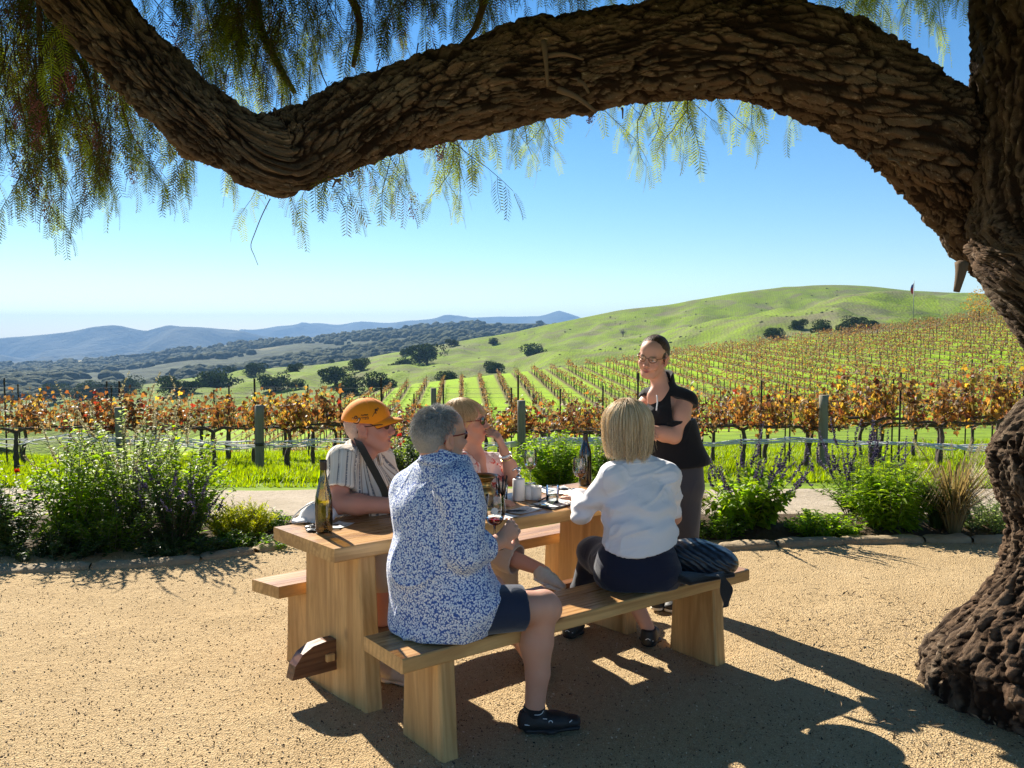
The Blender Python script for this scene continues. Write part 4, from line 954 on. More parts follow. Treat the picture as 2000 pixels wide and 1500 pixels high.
def finish(name, S, mat, parent, cols=None, post=None, sm=1, attrs=None):
    V, F = S.mesh(); V = smoothV(V, F, sm, .5) if sm else V
    if post: V = post(V, vnormals(V, F))
    at = attrs(V) if attrs else {}
    if cols is not None: at['Col'] = cols(V)
    o = np.array(parent.matrix_world.translation if parent.parent is None else (0, 0, 0)) if parent else 0
    o = np.array(parent.location)
    return ob(name, npmesh(name, V - o, F, mat, True, at), parent)
def cloth(name, c, rough=.85, weave=900, bumps=.25, sheen=.3, var=.12):
    t = NT(name); P = t.obj(); n = t.noise(P, 8, 4); c2 = t.mix(n, tuple(x * (1 - var) for x in c), tuple(min(1, x * (1 + var)) for x in c))
    t.base(c2, rough, 0, .25, sheen=sheen); t.bump(t.math('ADD', t.noise(P, 420, 2), t.math('MULTIPLY', t.noise(P, 26, 4), 1.6)), bumps, .003); return t.m
def hairobj(name, strands, r, mat, parent):
    """strands (n, m, 3) world points"""
    n, m, _ = strands.shape; c = bpy.data.hair_curves.new(name); c.add_curves([m] * n)
    o = np.array(parent.location); c.position_data.foreach_set('vector', (strands - o).astype(np.float32).ravel())
    ra = c.attributes.new('radius', 'FLOAT', 'POINT') if 'radius' not in c.attributes else c.attributes['radius']
    ra.data.foreach_set('value', np.tile(np.linspace(r, r * .35, m), n).astype(np.float32)); c.materials.append(mat)
    return ob(name, c, parent)
def hairmat(name, ca, cb, rough=.42):
    t = NT(name); rnd = t.n('HairInfo').outputs['Random']; t.base(t.mix(rnd, ca, cb), rough + .1, 0, .25); return t.m
def bobhair(h, rg, n, env, cen, zend, face, m=16, crown=(-.01, 0), jit=.012, tuck=.02):
    """strands from the crown over an envelope, hanging to zend; face = half-angle left open"""
    out = []; ph = rg.uniform(face, 2 * math.pi - face, n); th0 = np.abs(rg.normal(0, .35, n)) ; lay = 1 - np.abs(rg.normal(0, jit, n)) / .1
    for i in range(n):
        ze = .016 * math.sin(round(ph[i] / .11) * 4.7) + (zend(ph[i]) if callable(zend) else zend + .012 * math.cos(ph[i])) + rg.normal(0, .011); p = ph[i] + rg.normal(0, .05); pts = []
        Larc = 1.45; Ls = Larc * env[2] + max(0, cen[2] - ze); th = th0[i]
        for t in np.linspace(0, 1, m):
            a = th + t * (Larc * 1.05 - th + max(0, cen[2] - ze) / env[2])
            if a < math.pi / 2: x, z = math.sin(a), math.cos(a) * env[2]
            else: x, z = 1 - .16 * ((a - math.pi / 2) * env[2] / .12) ** 2 * tuck / .02, -(a - math.pi / 2) * env[2]
            pts.append([cen[0] + crown[0] * (1 - t) + x * env[0] * math.cos(p) * lay[i], cen[1] + x * env[1] * math.sin(p) * lay[i], cen[2] + z * (.97 + .03 * lay[i])])
        out.append(pts)
    out = np.array(out); tt = np.linspace(0, 1, m)[None, :, None] ** 1.5; ph2 = rg.uniform(0, 6.28, (n, 1, 1)); k = rg.uniform(5, 11, (n, 1, 1))
    cl = np.round(ph / .11) * 1.7     # locks that move together
    out += tt * np.stack([np.sin(k * tt + ph2), np.cos(k * tt * .9 + ph2 * 2), 0 * tt * k], -1)[:, :, 0] * .0035
    out += (tt * np.stack([np.sin(cl * 3.1), np.cos(cl * 2.3), .8 * np.sin(cl * 5.7)], -1)[:, None, :] * .009)
    return h.P(out.reshape(-1, 3)).reshape(n, m, 3)
def collar(parent, c0, ax, F, r, hgt, mat, drop=.040, flare=.018, gap=.45, stripe=False):
    """turned-down shirt collar round a neck"""
    ax = nrm(ax); f = nrm(np.asarray(F) - ax * (np.asarray(F) @ ax)); l = np.cross(ax, f); prof = [(0, 0), (-.001, hgt), (.003, hgt + .004), (.008, hgt), (.012 + flare * .5, hgt - drop * .55), (.010 + flare, hgt - drop), (.005 + flare, hgt - drop + .001), (.006, hgt - .008)]
    a = np.linspace(gap, 2 * math.pi - gap, 44); n = len(prof); V = []
    for t in a:
        fr = max(0.0, math.cos(t)); 
        for k, (dr, z) in enumerate(prof):
            zz = z - fr * .030 - (.022 * fr ** 4 if k in (4, 5, 6) else 0); rr = r + dr + .004 * math.sin(3 * t)
            V.append(c0 + ax * zz + rr * (math.cos(t) * f * 1.08 + math.sin(t) * l))
    i = np.arange(43)[:, None] * n; j = np.arange(n)[None]; j2 = (j + 1) % n
    at = {'stripe': np.repeat(a * r + 5.003, n)} if stripe else {}
    return ob('collar', npmesh('collar', np.array(V) - np.array(parent.location), [np.stack([i + j, i + n + j, i + n + j2, i + j2], -1).reshape(-1, 4), np.array([list(range(n)), [43 * n + k for k in range(n)][::-1]])], mat, True, at), parent)
def shorthair(h, rg, n, sel, Lm, lie=.75, m=4):
    """short strands lying down and back on the cranium; sel(dir) keeps the scalp"""
    c0 = np.array([-.016, 0, .034]); r = np.array([.100, .078, .088]) * 1.0; out = []
    while len(out) < n:
        d = nrm(rg.normal(size=3))
        if not sel(d): continue
        p = c0 + d * r; nn = nrm(d / r); fl = np.array([-.25, 0, -1.0]) if d[2] < .75 else np.array([.9 if d[0] > -.2 else -.6, .15, 0])
        fl = nrm(fl - nn * (fl @ nn)); dr = nrm(nn * (1 - lie) + fl * lie + rg.normal(0, .16, 3)); L = Lm * rg.uniform(.6, 1.2)
        out.append([p + dr * L * t + nn * (.004 * t) for t in np.linspace(-.1, 1, m)])
    return h.P(np.array(out).reshape(-1, 3)).reshape(n, m, 3)
def frame_tube(parent, name, pts, r, mat, n=7, m=14):
    V, F = tubegeo(spline(np.array(pts), m), r, n); return ob(name, npmesh(name, V - np.array(parent.location), F, mat, True), parent)
def shades(h, parent, frame, lensm, w=.023, hgt=.019, x=.108, z=.004, tip=-.035, name='sunglasses'):
    """glasses on a face: an object of its own"""
    r = thing(name[0], name[1], 'glasses', h.p(x, 0, z)); o = np.array(r.location)
    for q in (1, -1):
        a = np.linspace(0, 2 * math.pi, 20, endpoint=False); c = np.array([[x - .010 * abs(.033 + q * 0 + w * math.cos(t_)) ** 1.0 / .056 - .004, q * (.033 + w * math.cos(t_)), z + hgt * math.sin(t_) * (1 - .12 * math.cos(t_))] for t_ in a])
        C = h.P(c); V = np.vstack([C, h.P(c - [.0035, 0, 0]), C.mean(0) + h.F * .003]); n = 20; j = np.arange(n); j2 = (j + 1) % n
        ob('lens', npmesh('lens', V - o, [np.stack([j, j2, np.full(n, 40)], 1), np.stack([j2, j, n + j, n + j2], 1)], lensm, False), r)
        V, F = tubegeo(np.vstack([C, C[:2]]), .0022, 6, False); ob('rim', npmesh('rim', V - o, F, frame, True), r)
        arm = [h.p(x - .014, q * .058, z + .006), h.p(x - .04, q * .073, z + .008), h.p(.03, q * .083, z + .006), h.p(-.015, q * .0855, z + .004), h.p(-.035, q * .083, z - .022)]
        V, F = tubegeo(spline(np.array(arm), 14), np.linspace(.003, .0024, 14), 6); ob('arm', npmesh('arm', V - o, F, frame, True), r)
    V, F = tubegeo(spline(np.array([h.p(x - .004, .011, z + .004), h.p(x + .003, 0, z + .007), h.p(x - .004, -.011, z + .004)]), 7), .0022, 6); ob('bridge', npmesh('bridge', V - o, F, frame, True), r)
    return r
def eyes(h, parent, iris=(.08, .05, .03)):
    for q in (1, -1):
        ob('eye', npmesh('eye', h.P(SPH[0] * .0118 + [.0865, q * .032, .0015]) - np.array(parent.location), SPH[1], [eyewhite, plain('iris', iris, .2)], True, midx=[1 if SPH[0][f].mean(0)[0] > .84 else 0 for f in SPH[1]]), parent)
def _sph(nu=16, nv=12):
    a = np.linspace(0, 2 * math.pi, nu, endpoint=False); b = np.linspace(.02, math.pi - .02, nv); V = np.array([[math.cos(v), math.sin(v) * math.cos(u), math.sin(v) * math.sin(u)] for v in b for u in a])
    i = np.arange(nv - 1)[:, None] * nu; j = np.arange(nu)[None]; j2 = (j + 1) % nu
    return V, np.stack([i + j, i + j2, i + nu + j2, i + nu + j], -1).reshape(-1, 4)
SPH = _sph(); eyewhite = plain('eye_white', (.75, .72, .7), .2)
def shoe(parent, ankle, toe_dir, L, upper, sole, zg=.004, name='shoe', collar=.045, laces=None, h=.0045):
    """one sneaker: upper with ankle opening (and sock), thick sole, laces"""
    d = nrm([toe_dir[0], toe_dir[1], 0]); sd = np.array([-d[1], d[0], 0]); a = np.array([ankle[0], ankle[1], zg]); heel = a - d * L * .25; toe = heel + d * L
    S = SDF(np.minimum(heel, toe) - .09, np.maximum(heel, toe) + [.09, .09, .19], h)
    S.econe(heel + d * .04 + [0, 0, .048], a + d * L * .33 + [0, 0, .043], sd, (.036, .034), (.042, .03), .02); S.econe(a + d * L * .2 + [0, 0, .045], toe - d * .045 + [0, 0, .037], sd, (.042, .034), (.037, .022), .03)
    S.cap(a + [0, 0, .05], a + [0, 0, .088] - d * .005, .041, .040, .03); S.cap(heel + d * .03 + [0, 0, .03], heel + d * .028 + [0, 0, .095], .022, .014, .02)
    S.cut(a + [0, 0, .105], (-d[0] * .25, -d[1] * .25, 1), k=.004); S.cut(a + [0, 0, .018], (0, 0, -1), k=.004)
    S.cap(a + [0, 0, .085], a + [0, 0, .16], .031, .034, .004, 'sub')
    u = finish(name, S, upper, parent, post=lambda V, N: V + N * (.0012 * vnoise(V[:, 0] * 60, V[:, 1] * 60, V[:, 2] * 60))[:, None])
    S = SDF(np.minimum(heel, toe) - .06, np.maximum(heel, toe) + .08, h); S.econe(heel + d * .042 + [0, 0, .018], a + d * L * .25 + [0, 0, .016], sd, (.040, .0165), (.045, .015), 0); S.econe(a + d * L * .2 + [0, 0, .016], toe - d * .04 + [0, 0, .019], sd, (.045, .015), (.038, .014), .02)
    finish('sole', S, sole, u if False else parent)
    if laces is not None:
        for k in range(4):
            c = a + d * (L * (.12 + .075 * k)) + np.array([0, 0, .088 - .0075 * k]); frame_tube(parent, 'lace', [c - sd * .024 - [0, 0, .012], c + d * .004, c + sd * .024 - [0, 0, .012]], .0026, laces)
    return a, d, sd
LIPS = (.40, .15, .12)
def bounds(pts, pad): P = np.array(pts); return P.min(0) - pad, P.max(0) + pad
prg = np.random.default_rng(77)
# fabrics with their printed patterns
t = NT('blue_leaf_print'); P = t.obj(); w_ = t.n('VectorMath', {0: P, 1: t.n('VectorMath', {0: t.n('TexNoise', {'Vector': P, 'Scale': 60.0, 'Detail': 2.0}).outputs['Color'], 3: .006}, operation='SCALE').outputs[0]}, operation='ADD').outputs[0]
v = t.vor(w_, 145, 'F1'); pick = t.vor(w_, 145, 'F1', 'Color')
c = t.mix(t.rng(v, .62, .50), (.040, .105, .38), t.mix(t.n('SeparateColor', {0: pick}).outputs[0], (.52, .62, .80), (.86, .87, .90)))
t.base(c, .8, 0, .25, sheen=.2); t.bump(t.math('ADD', t.noise(P, 380, 2), t.math('MULTIPLY', t.noise(P, 24, 4), 1.8)), .25, .003); blue_print = t.m
t = NT('striped_cotton'); P = t.obj(); u = t.attr('stripe', 'Fac'); un = t.math('ADD', u, t.math('MULTIPLY', t.noise(P, 30, 2), .0016))
s1 = t.math('PINGPONG', un, .012); s2 = t.math('PINGPONG', t.math('ADD', un, .004), .027)
dots = t.rng(t.noise(t.mapp(P, (30, 30, 260)), 1, 1), .35, .5)
c = t.mix(t.rng(s1, .0036, .0018), (.76, .69, .60), (.33, .26, .21)); c = t.mix(t.math('MULTIPLY', t.rng(s2, .0050, .0028), dots), c, (.16, .17, .20)); c = t.mix(t.rng(s2, .021, .025), c, (.80, .75, .68))
t.base(c, .85, 0, .2, sheen=.2); t.bump(t.math('ADD', t.noise(P, 380, 2), t.math('MULTIPLY', t.noise(P, 24, 4), 1.8)), .3, .003); striped = t.m
t = NT('floral_blouse'); P = t.obj(); n = t.noise(P, 17, 3, .6, 1.1); n2 = t.noise(P, 46, 3, .6, .6); v = t.vor(P, 30)
c = t.mix(t.rng(n, .545, .575), (.82, .70, .66), (.58, .07, .06)); c = t.mix(t.math('MULTIPLY', t.rng(n, .6, .64), 1.0), c, (.74, .30, .24)); c = t.mix(t.rng(v, .14, .11), c, (.36, .10, .10)); c = t.mix(t.math('MULTIPLY', t.rng(n2, .62, .68), t.rng(n, .5, .42)), c, (.60, .40, .33))
t.base(c, .75, 0, .3, sheen=.2); t.bump(t.math('ADD', t.noise(P, 300, 2), t.math('MULTIPLY', t.noise(P, 24, 4), 1.8)), .25, .003); floral = t.m
white_knit = cloth('white_knit', (.86, .84, .86), .9, bumps=.22, var=.03); navy = cloth('navy_cotton', (.014, .024, .055), .85); navy_knit = cloth('navy_trousers', (.010, .013, .032), .9)
black_vest = cloth('black_fleece', (.010, .011, .014), .92, sheen=.15); black_tee = cloth('charcoal_tee', (.018, .018, .021), .85); grey_pant = cloth('grey_trousers', (.055, .056, .068), .85); khaki = cloth('khaki_cotton', (.56, .45, .345), .85)
orange_cap = cloth('orange_cotton', (.98, .29, .008), .8, sheen=.2, var=.06); strapm = cloth('olive_webbing', (.045, .036, .025), .85); sock_m = cloth('black_knit', (.012, .012, .013), .95)
shoe_black = plain('black_mesh_shoe', (.013, .013, .014), .55, bump=.5, bscale=300); sole_black = plain('black_rubber', (.014, .014, .015), .6); whitem = plain('white_trim', (.8, .8, .8), .5)
shoe_tan = plain('tan_mesh_shoe', (.60, .53, .43), .7, bump=.5, bscale=260, var=.15, scale=60); sole_tan = plain('cream_rubber', (.74, .68, .58), .6)
frame_dark = plain('tortoise_frame', (.06, .018, .014), .2); frame_red = plain('red_frame', (.20, .025, .02), .25); lens_dark = plain('dark_lens', (.010, .009, .009), .05, spec=.8); frame_clear = plain('bronze_frame', (.22, .13, .08), .3, .5); lens_clear = glassmat('clear_lens', (.94, .95, .96), .06)
grey_hair = hairmat('grey_hair', (.20, .19, .18), (.55, .53, .50)); blonde = hairmat('blonde_hair', (.55, .36, .17), (1.0, .85, .60)); blonde_dark = hairmat('dark_blonde_hair', (.26, .165, .085), (.55, .38, .21)); ash_blonde = hairmat('golden_hair', (.50, .32, .15), (.78, .58, .34)); brown_hair = hairmat('brown_hair', (.06, .035, .02), (.15, .09, .05)); white_hair = hairmat('white_hair', (.55, .52, .48), (.75, .72, .68))
def scalp(h, parent, mat, sel, grow=.004, dz=0.0, h_=.006, extra=None, name='hair'):
    c0 = h.p(-.018, 0, .034 + dz); S = SDF(c0 - .2, c0 + .2, h_); S.ell(c0, (np.array([.100, .078, .088]) + grow) * h.s, h.R, 0); S.ell(h.p(-.055, 0, .005), (np.array([.062, .068, .075]) + grow) * h.s, h.R, .03)
    if extra: extra(S)
    for (p, n) in sel: S.cut(h.p(*p), h.R @ np.array(n), k=.012)
    return finish(name, S, mat, parent, post=lambda V, N: V + N * (.0025 * fbm(V[:, 0] * 50, V[:, 1] * 50, V[:, 2] * 50, 2))[:, None])
# ---------------------------------------------------------------- man in the blue leaf-print shirt (near bench, seen from behind)
FA = nrm([.5, .87, 0]); LA = np.cross([0, 0, 1], FA)
manA = thing('person', 'man in blue leaf-print shirt and navy shorts, seen from behind on near bench', 'person', tuple(A(862, 1240, 3.34)), 0, 'people at the tasting table')
hA = HF(A(860, 853, 3.40), (.80, .60, 0), .03, 0, 1.0)
shR, shL = A(894, 950, 3.28), A(802, 956, 3.50); elR, wrR = A(908, 1082, 3.20), A(974, 1058, 3.36); elL, wrL = A(812, 1030, 3.68), A(880, 1010, 3.82)
pel = A(862, 1190, 3.33); hipR, knR, anR = A(905, 1195, 3.27), A(1062, 1184, 3.37), A(1043, 1392, 3.40); hipL, knL, anL = A(850, 1185, 3.42), A(960, 1150, 3.82), A(1046, 1296, 3.95)
BASE_A = (.60, .33, .235)
lo, hi = bounds([A(740, 780, 3.2), A(1120, 1460, 3.9), A(1120, 780, 3.9), A(740, 1460, 3.0)], .02)
S = SDF(lo, hi, .0052); head(S, hA)
nb_ = A(878, 905, 3.41); S.cap(hA.p(-.03, 0, -.05), nb_ - [0, 0, .04], .058, .066, .03)
S.econe(pel, A(864, 1000, 3.36), LA, (.15, .10), (.16, .10), .03); S.econe(A(864, 1000, 3.36), A(868, 945, 3.385), LA, (.15, .09), (.10, .05), .03)
for a_, b_, c_ in ((shR, elR, wrR), (shL, elL, wrL)): S.chain([a_, b_, c_], [.05, .042, .030], .03)
S.chain([hipR, knR], [.085, .062], .04); S.cap(knR + [.0, 0, .004], knR + [.022, .0, -.012], .058, .054, .02); calf = knR + (anR - knR) * .33 + [-.012, 0, 0]
S.chain([knR, calf, knR + (anR - knR) * .62, anR], [.056, .063, .049, .040], .02); S.ell(calf + [-.022, 0, .0], (.045, .045, .10), None, .03)
S.chain([hipL, knL, anL], [.085, .06, .04], .04)
gdir = nrm(A(1000, 1034, 3.42) - wrR); gn = nrm(np.cross(gdir, [0, 0, 1])) * -1
hand(S, wrR, gdir, nrm([.75, -.45, .35]), (.75, .8, .85, .95), 1, 1.05, .05, .6); hand(S, wrL, (.8, .5, -.1), (0, 0, 1), (.3, .3, .35, .4), -1, 1.0)
finish('body', S, skin, manA, lambda V: headcol(V, hA, BASE_A, LIPS, brow=(.28, .24, .22)))
# shirt
S = SDF(*bounds([A(730, 860, 3.1), A(1020, 1270, 3.9), A(730, 1270, 3.1), A(1020, 860, 3.9)], .03), .0055)
S.econe(A(856, 1214, 3.34), A(853, 1110, 3.36), LA, (.212, .165), (.206, .16), 0); S.ell(A(912, 1180, 3.27), (.135, .13, .125), None, .06); S.econe(A(853, 1110, 3.36), A(855, 1000, 3.385), LA, (.200, .155), (.194, .135), .05); S.econe(A(855, 1000, 3.385), A(868, 935, 3.39), LA, (.180, .128), (.130, .085), .06)
S.cap(A(852, 916, 3.43), shL, .058, .080, .06); S.cap(A(888, 918, 3.37), shR, .058, .076, .06)
S.ell(A(898, 1130, 3.43), (.13, .13, .15), None, .06); S.ell(A(950, 1165, 3.36), (.075, .09, .07), None, .05)
for s_, e_, w_, f in ((shR, elR, wrR, 1.0), (shL, elL, wrL, .9)):
    S.chain([s_, e_], [.077 * f, .070 * f], .035); fw = e_ + (w_ - e_) * (.60 if f == 1.0 else .82); S.cap(e_, fw, .069 * f, .058 * f, .02)
    S.cap(fw - nrm(w_ - e_) * .03, fw, .062 * f, .061 * f, .004); S.cut(fw + nrm(w_ - e_) * .006, nrm(w_ - e_), fw - .09, fw + .09, .004); S.cap(fw - nrm(w_ - e_) * .02, fw + nrm(w_ - e_) * .05, .047, .045, .004, 'sub')
S.cap(A(866, 925, 3.40), A(870, 878, 3.40), .096, .080, .03); S.cut(A(868, 877, 3.41), nrm([.34, .12, .93]), k=.005); S.cap(A(872, 884, 3.405), A(878, 850, 3.41), .069, .071, .004, 'sub')
S.cut(A(955, 1188, 3.2), nrm([.80, -.05, -.62]), A(900, 1160, 3.0), A(1020, 1290, 3.6) + [0, 0, .05], .006); S.cut(A(800, 1250, 3.34) * [1, 1, 0] + [0, 0, .458], (0, 0, -1), k=.005)
finish('shirt', S, blue_print, manA, post=lambda V, N: folds(V, N, .0125, [.25, .2, 1.0], (8.5, 2.6), 3.3))
collar(manA, A(871, 912, 3.40), nrm([.10, .06, 1]), FA, .084, .058, blue_print, .046, .022, .5)
for pts in ([A(885, 985, 3.15), A(882, 1010, 3.14), A(886, 1060, 3.135), A(888, 1100, 3.14)],): pass
# shorts
S = SDF(*bounds([A(820, 1120, 3.1), A(1040, 1270, 3.1), A(900, 1120, 3.95)], .08), .0055)
kd = nrm(knR - hipR); hm = hipR + kd * .245
S.econe(hipR + kd * .05, hm + kd * .02, [0, 0, 1], (.094, .104), (.090, .098), 0); S.ell(A(868, 1205, 3.37), (.12, .11, .08), None, .05); S.cut(hm, kd, k=.004); S.cap(hm - kd * .05, knR, .076, .066, .004, 'sub')
kd2 = nrm(knL - hipL); hm2 = hipL + kd2 * .30; S.cap(hipL, hm2, .1, .095, .05); S.cut(A(862, 1240, 3.34) * [1, 1, 0] + [0, 0, .458], (0, 0, -1), k=.006)
finish('shorts', S, navy, manA, post=lambda V, N: folds(V, N, .006, kd, (13, 4), 8.1))
# hair, glasses
def selA(d): return d[2] > -.80 and not (d[0] > .62 and d[2] < .55) and not (d[0] > .05 and d[2] < -.02 and abs(d[1]) > .3) and not (d[0] > .3 and d[2] < .30)
scalp(hA, manA, plain('grey_scalp', (.30, .28, .26), .8, var=.3, scale=120), [((.062, 0, .05), (.9, 0, -.43)), ((.0, 0, -.052), (.12, 0, -1)), ((.034, 0, .0), (.8, 0, -.6))], .0015)
hairobj('hair_strands', shorthair(hA, prg, 7500, selA, .019, .66), .0007, grey_hair, manA)
shades(hA, manA, frame_red, lens_dark, name=('sunglasses', 'sunglasses worn by the grey-haired man in the blue shirt'))
# sock and shoe
ax_ = nrm(anR - knR)
S = SDF(*bounds([anR + [0, 0, .12], anR - [0, 0, .12]], .09), .0045); S.cap(anR - ax_ * .03, anR + ax_ * .05, .046, .042, 0); S.cut(anR - ax_ * .032, -ax_, k=.003); finish('sock', S, sock_m, manA)
a_, d_, sd_ = shoe(manA, anR + [.0, 0, 0], (.97, .12, 0), .292, shoe_black, sole_black, laces=whitem)
shoe(manA, anL, (.25, .97, 0), .285, shoe_black, sole_black)
def marks(parent, a, d, sd, segs, r=.0018):
    for k, pts in enumerate(segs):
        frame_tube(parent, 'shoe_mark', [a + d * p[0] + sd * p[2] + np.array([0, 0, p[1]]) for p in pts], r, whitem, 5, 12)
marks(manA, a_, d_, sd_, [[(-.045, .05, -.0395), (-.02, .047, -.0425), (.002, .045, -.0445)], [(.03, .073, -.0435), (.040, .072, -.0445), (.047, .0715, -.045)],
    [(.055, .050, -.0475), (.055, .062, -.046), (.062, .064, -.0455), (.068, .061, -.046), (.069, .053, -.047), (.064, .049, -.0475), (.055, .050, -.0475)], [(.069, .037, -.047), (.069, .046, -.047), (.063, .048, -.047), (.056, .047, -.047), (.056, .037, -.047)],
    [(.14, .05, -.041), (.147, .054, -.0395), (.152, .058, -.038)]])
marks(manA, anR, nrm([.97, .12, 0]), sd_, [[(-.005, -.0 + .012, -.047), (.015, .011, -.046), (.028, .015, -.04), (.034, .022, -.034)]], .0014)
gp = np.array(A(966, 1028, 3.44)); wineA = wine_glass(tuple(gp + [0, 0, -.093]), 'stemmed glass of red wine in the blue-shirted man\'s hand', .24, crest=True, s=1.12)
# ---------------------------------------------------------------- woman in the white sweater (near bench, right)
FB = nrm([-.22, .97, 0]); LB = np.cross([0, 0, 1], FB)
womB = thing('person', 'blonde woman in white sweater and navy trousers, seen from behind on near bench', 'person', tuple(A(1235, 1150, 3.95)), 0, 'people at the tasting table')
hB = HF(A(1224, 832, 4.06), (-.12, .99, 0), .02, -.04, .99)
pel = A(1243, 1105, 3.95); shL, shR = A(1196, 932, 3.97), A(1303, 930, 4.05); elL, wrL = A(1134, 1004, 4.06), A(1131, 972, 4.30); elR, wrR = A(1316, 1010, 4.22), A(1230, 985, 4.42)
hipL, knL, anL = A(1205, 1108, 4.02), A(1160, 1082, 4.42), A(1115, 1222, 4.48); hipR, knR, anR = A(1280, 1108, 3.98), A(1200, 1095, 4.42), A(1268, 1232, 4.36)
S = SDF(*bounds([A(1080, 760, 3.8), A(1340, 1290, 3.8), A(1080, 760, 4.7), A(1340, 1290, 4.7)], .02), .0055); head(S, hB, 1)
S.cap(hB.p(-.025, 0, -.05), A(1240, 900, 4.05), .050, .056, .03); S.econe(pel, A(1248, 945, 4.02), LB, (.12, .08), (.10, .05), .02)
for a_, b_, c_ in ((shR, elR, wrR), (shL, elL, wrL)): S.chain([a_, b_, c_], [.042, .036, .026], .03)
for a_, b_, c_ in ((hipR, knR, anR), (hipL, knL, anL)): S.chain([a_, b_], [.07, .052], .03); S.chain([b_, b_ + (c_ - b_) * .35, c_], [.05, .05, .034], .02)
hand(S, wrL, nrm(A(1112, 963, 4.42) - wrL), (.1, -.3, .95), (.35, .4, .5, .6), -1, .93, .1, .2); hand(S, wrR, (-.9, .3, .2), (0, .2, 1), (.5, .5, .6, .7), 1, .92)
finish('body', S, skin, womB, lambda V: headcol(V, hB, (.62, .33, .235), LIPS))
S = SDF(*bounds([A(1090, 870, 3.75), A(1345, 1140, 3.75), A(1090, 870, 4.5)], .04), .0055)
S.econe(A(1246, 1085, 3.96), A(1252, 1040, 3.97), LB, (.190, .135), (.164, .118), 0); S.econe(A(1252, 1040, 3.97), A(1250, 985, 4.0), LB, (.160, .112), (.158, .105), .05); S.econe(A(1250, 985, 4.0), A(1250, 925, 4.03), LB, (.157, .104), (.135, .075), .05)
S.cap(A(1235, 908, 4.05), shL, .052, .060, .04); S.cap(A(1262, 908, 4.06), shR, .052, .062, .04)
S.ell(A(1205, 1000, 4.06), (.08, .09, .09), None, .05)
for s_, e_, w_ in ((shR, elR, wrR), (shL, elL, wrL)):
    S.chain([s_, e_], [.058, .049], .03); dd_ = nrm(w_ - e_); S.cap(e_, w_ - dd_ * .01, .050, .038, .012); S.cap(w_ - dd_ * .02, w_ + dd_ * .004, .042, .040, .004); S.cut(w_ + dd_ * .012, dd_, w_ - .07, w_ + .07, .004)
S.cap(A(1241, 900, 4.05), A(1240, 886, 4.055), .066, .060, .02); S.cut(A(1240, 884, 4.06), (0, .2, 1), k=.005); S.cap(A(1240, 900, 4.06), A(1239, 860, 4.06), .052, .052, .004, 'sub')
S.cut(A(1246, 1098, 3.8), (.0, .35, -1), k=.008)
def postB(V, N):
    V = folds(V, N, .0075, [1, .2, .35], (17, 4.2), 5.5); z = V[:, 2]; return V + N * (.007 * np.sin(z * 62 + 3 * vnoise(V[:, 0] * 9, V[:, 1] * 9, z * 3)) * np.exp(-((z - .80) / .09) ** 2))[:, None]
finish('sweater', S, white_knit, womB, post=postB)
for q in (0,):
    frame_tube(womB, 'collar_seam', [A(1210, 897, 3.985), A(1228, 905, 3.965), A(1250, 903, 3.97), A(1270, 896, 4.0)], .0025, white_knit)
S = SDF(*bounds([A(1110, 1030, 3.7), A(1345, 1240, 3.7), A(1110, 1030, 4.65)], .05), .006)
S.econe(A(1246, 1118, 3.95), A(1246, 1085, 3.97), LB, (.198, .145), (.186, .13), 0); S.ell(A(1207, 1114, 3.95), (.105, .12, .105), None, .05); S.ell(A(1286, 1114, 3.93), (.10, .12, .105), None, .05)
for a_, b_, c_, e_ in ((hipR, knR, anR, .80), (hipL, knL, anL, .84)): S.cap(a_, b_, .098, .078, .04); dd_ = nrm(c_ - b_); ee = b_ + (c_ - b_) * e_; S.cap(b_, ee, .075, .056, .02); S.cut(ee, dd_, ee - .09, ee + .09, .004)
S.ell(A(1160, 1080, 4.33), (.09, .12, .085), None, .04)
S.cut(A(1246, 1150, 3.95) * [1, 1, 0] + [0, 0, .456], (0, 0, -1), A(1150, 1100, 3.7) - [.1, 0, .4], A(1345, 1100, 4.12) + [.05, 0, .2], .006)
finish('trousers', S, navy_knit, womB, post=lambda V, N: folds(V, N, .005, [.7, .5, .3], (12, 4), 2.2))
scalp(hB, womB, blonde, [((.062, 0, .05), (.9, 0, -.43)), ((0, 0, -.085), (0, 0, -1))], .014)
bs = np.concatenate([bobhair(hB, prg, 4200, (.130, .126, .118), (-.015, 0, .018), -.130, .55, 16, (-.005, .01), .016, .012), bobhair(hB, prg, 500, (.120, .108, .110), (-.015, 0, .018), -.115, .7, 16, (-.005, .01), .02, .03)])
hairobj('hair_strands', bs, .0009, blonde, womB)
hairobj('hair_strands', bobhair(hB, prg, 700, (.131, .121, .120), (-.015, 0, .018), -.128, .55, 16, (-.005, .01), .02, .012), .0009, blonde_dark, womB)
hairobj('hair_strands', bobhair(hB, prg, 120, (.138, .130, .124), (-.015, 0, .018), -.12, .55, 16, (-.005, .01), .03, -.01), .0007, blonde, womB)
for an, td, mk in ((anL, (-.25, .9, 0), 1), (anR, (.55, -.2, 0), 1)):
    a_, d_, sd_ = shoe(womB, an, (.35, .93, 0) if an is anL else (.25, .96, 0), .262, shoe_black, sole_black, h=.005)
    marks(womB, a_, d_, sd_, [[(-.066, .055, -.012), (-.068, .062, 0), (-.066, .055, .012)], [(-.058, .048, -.024), (-.02, .046, -.036), (.005, .045, -.041)]], .002)
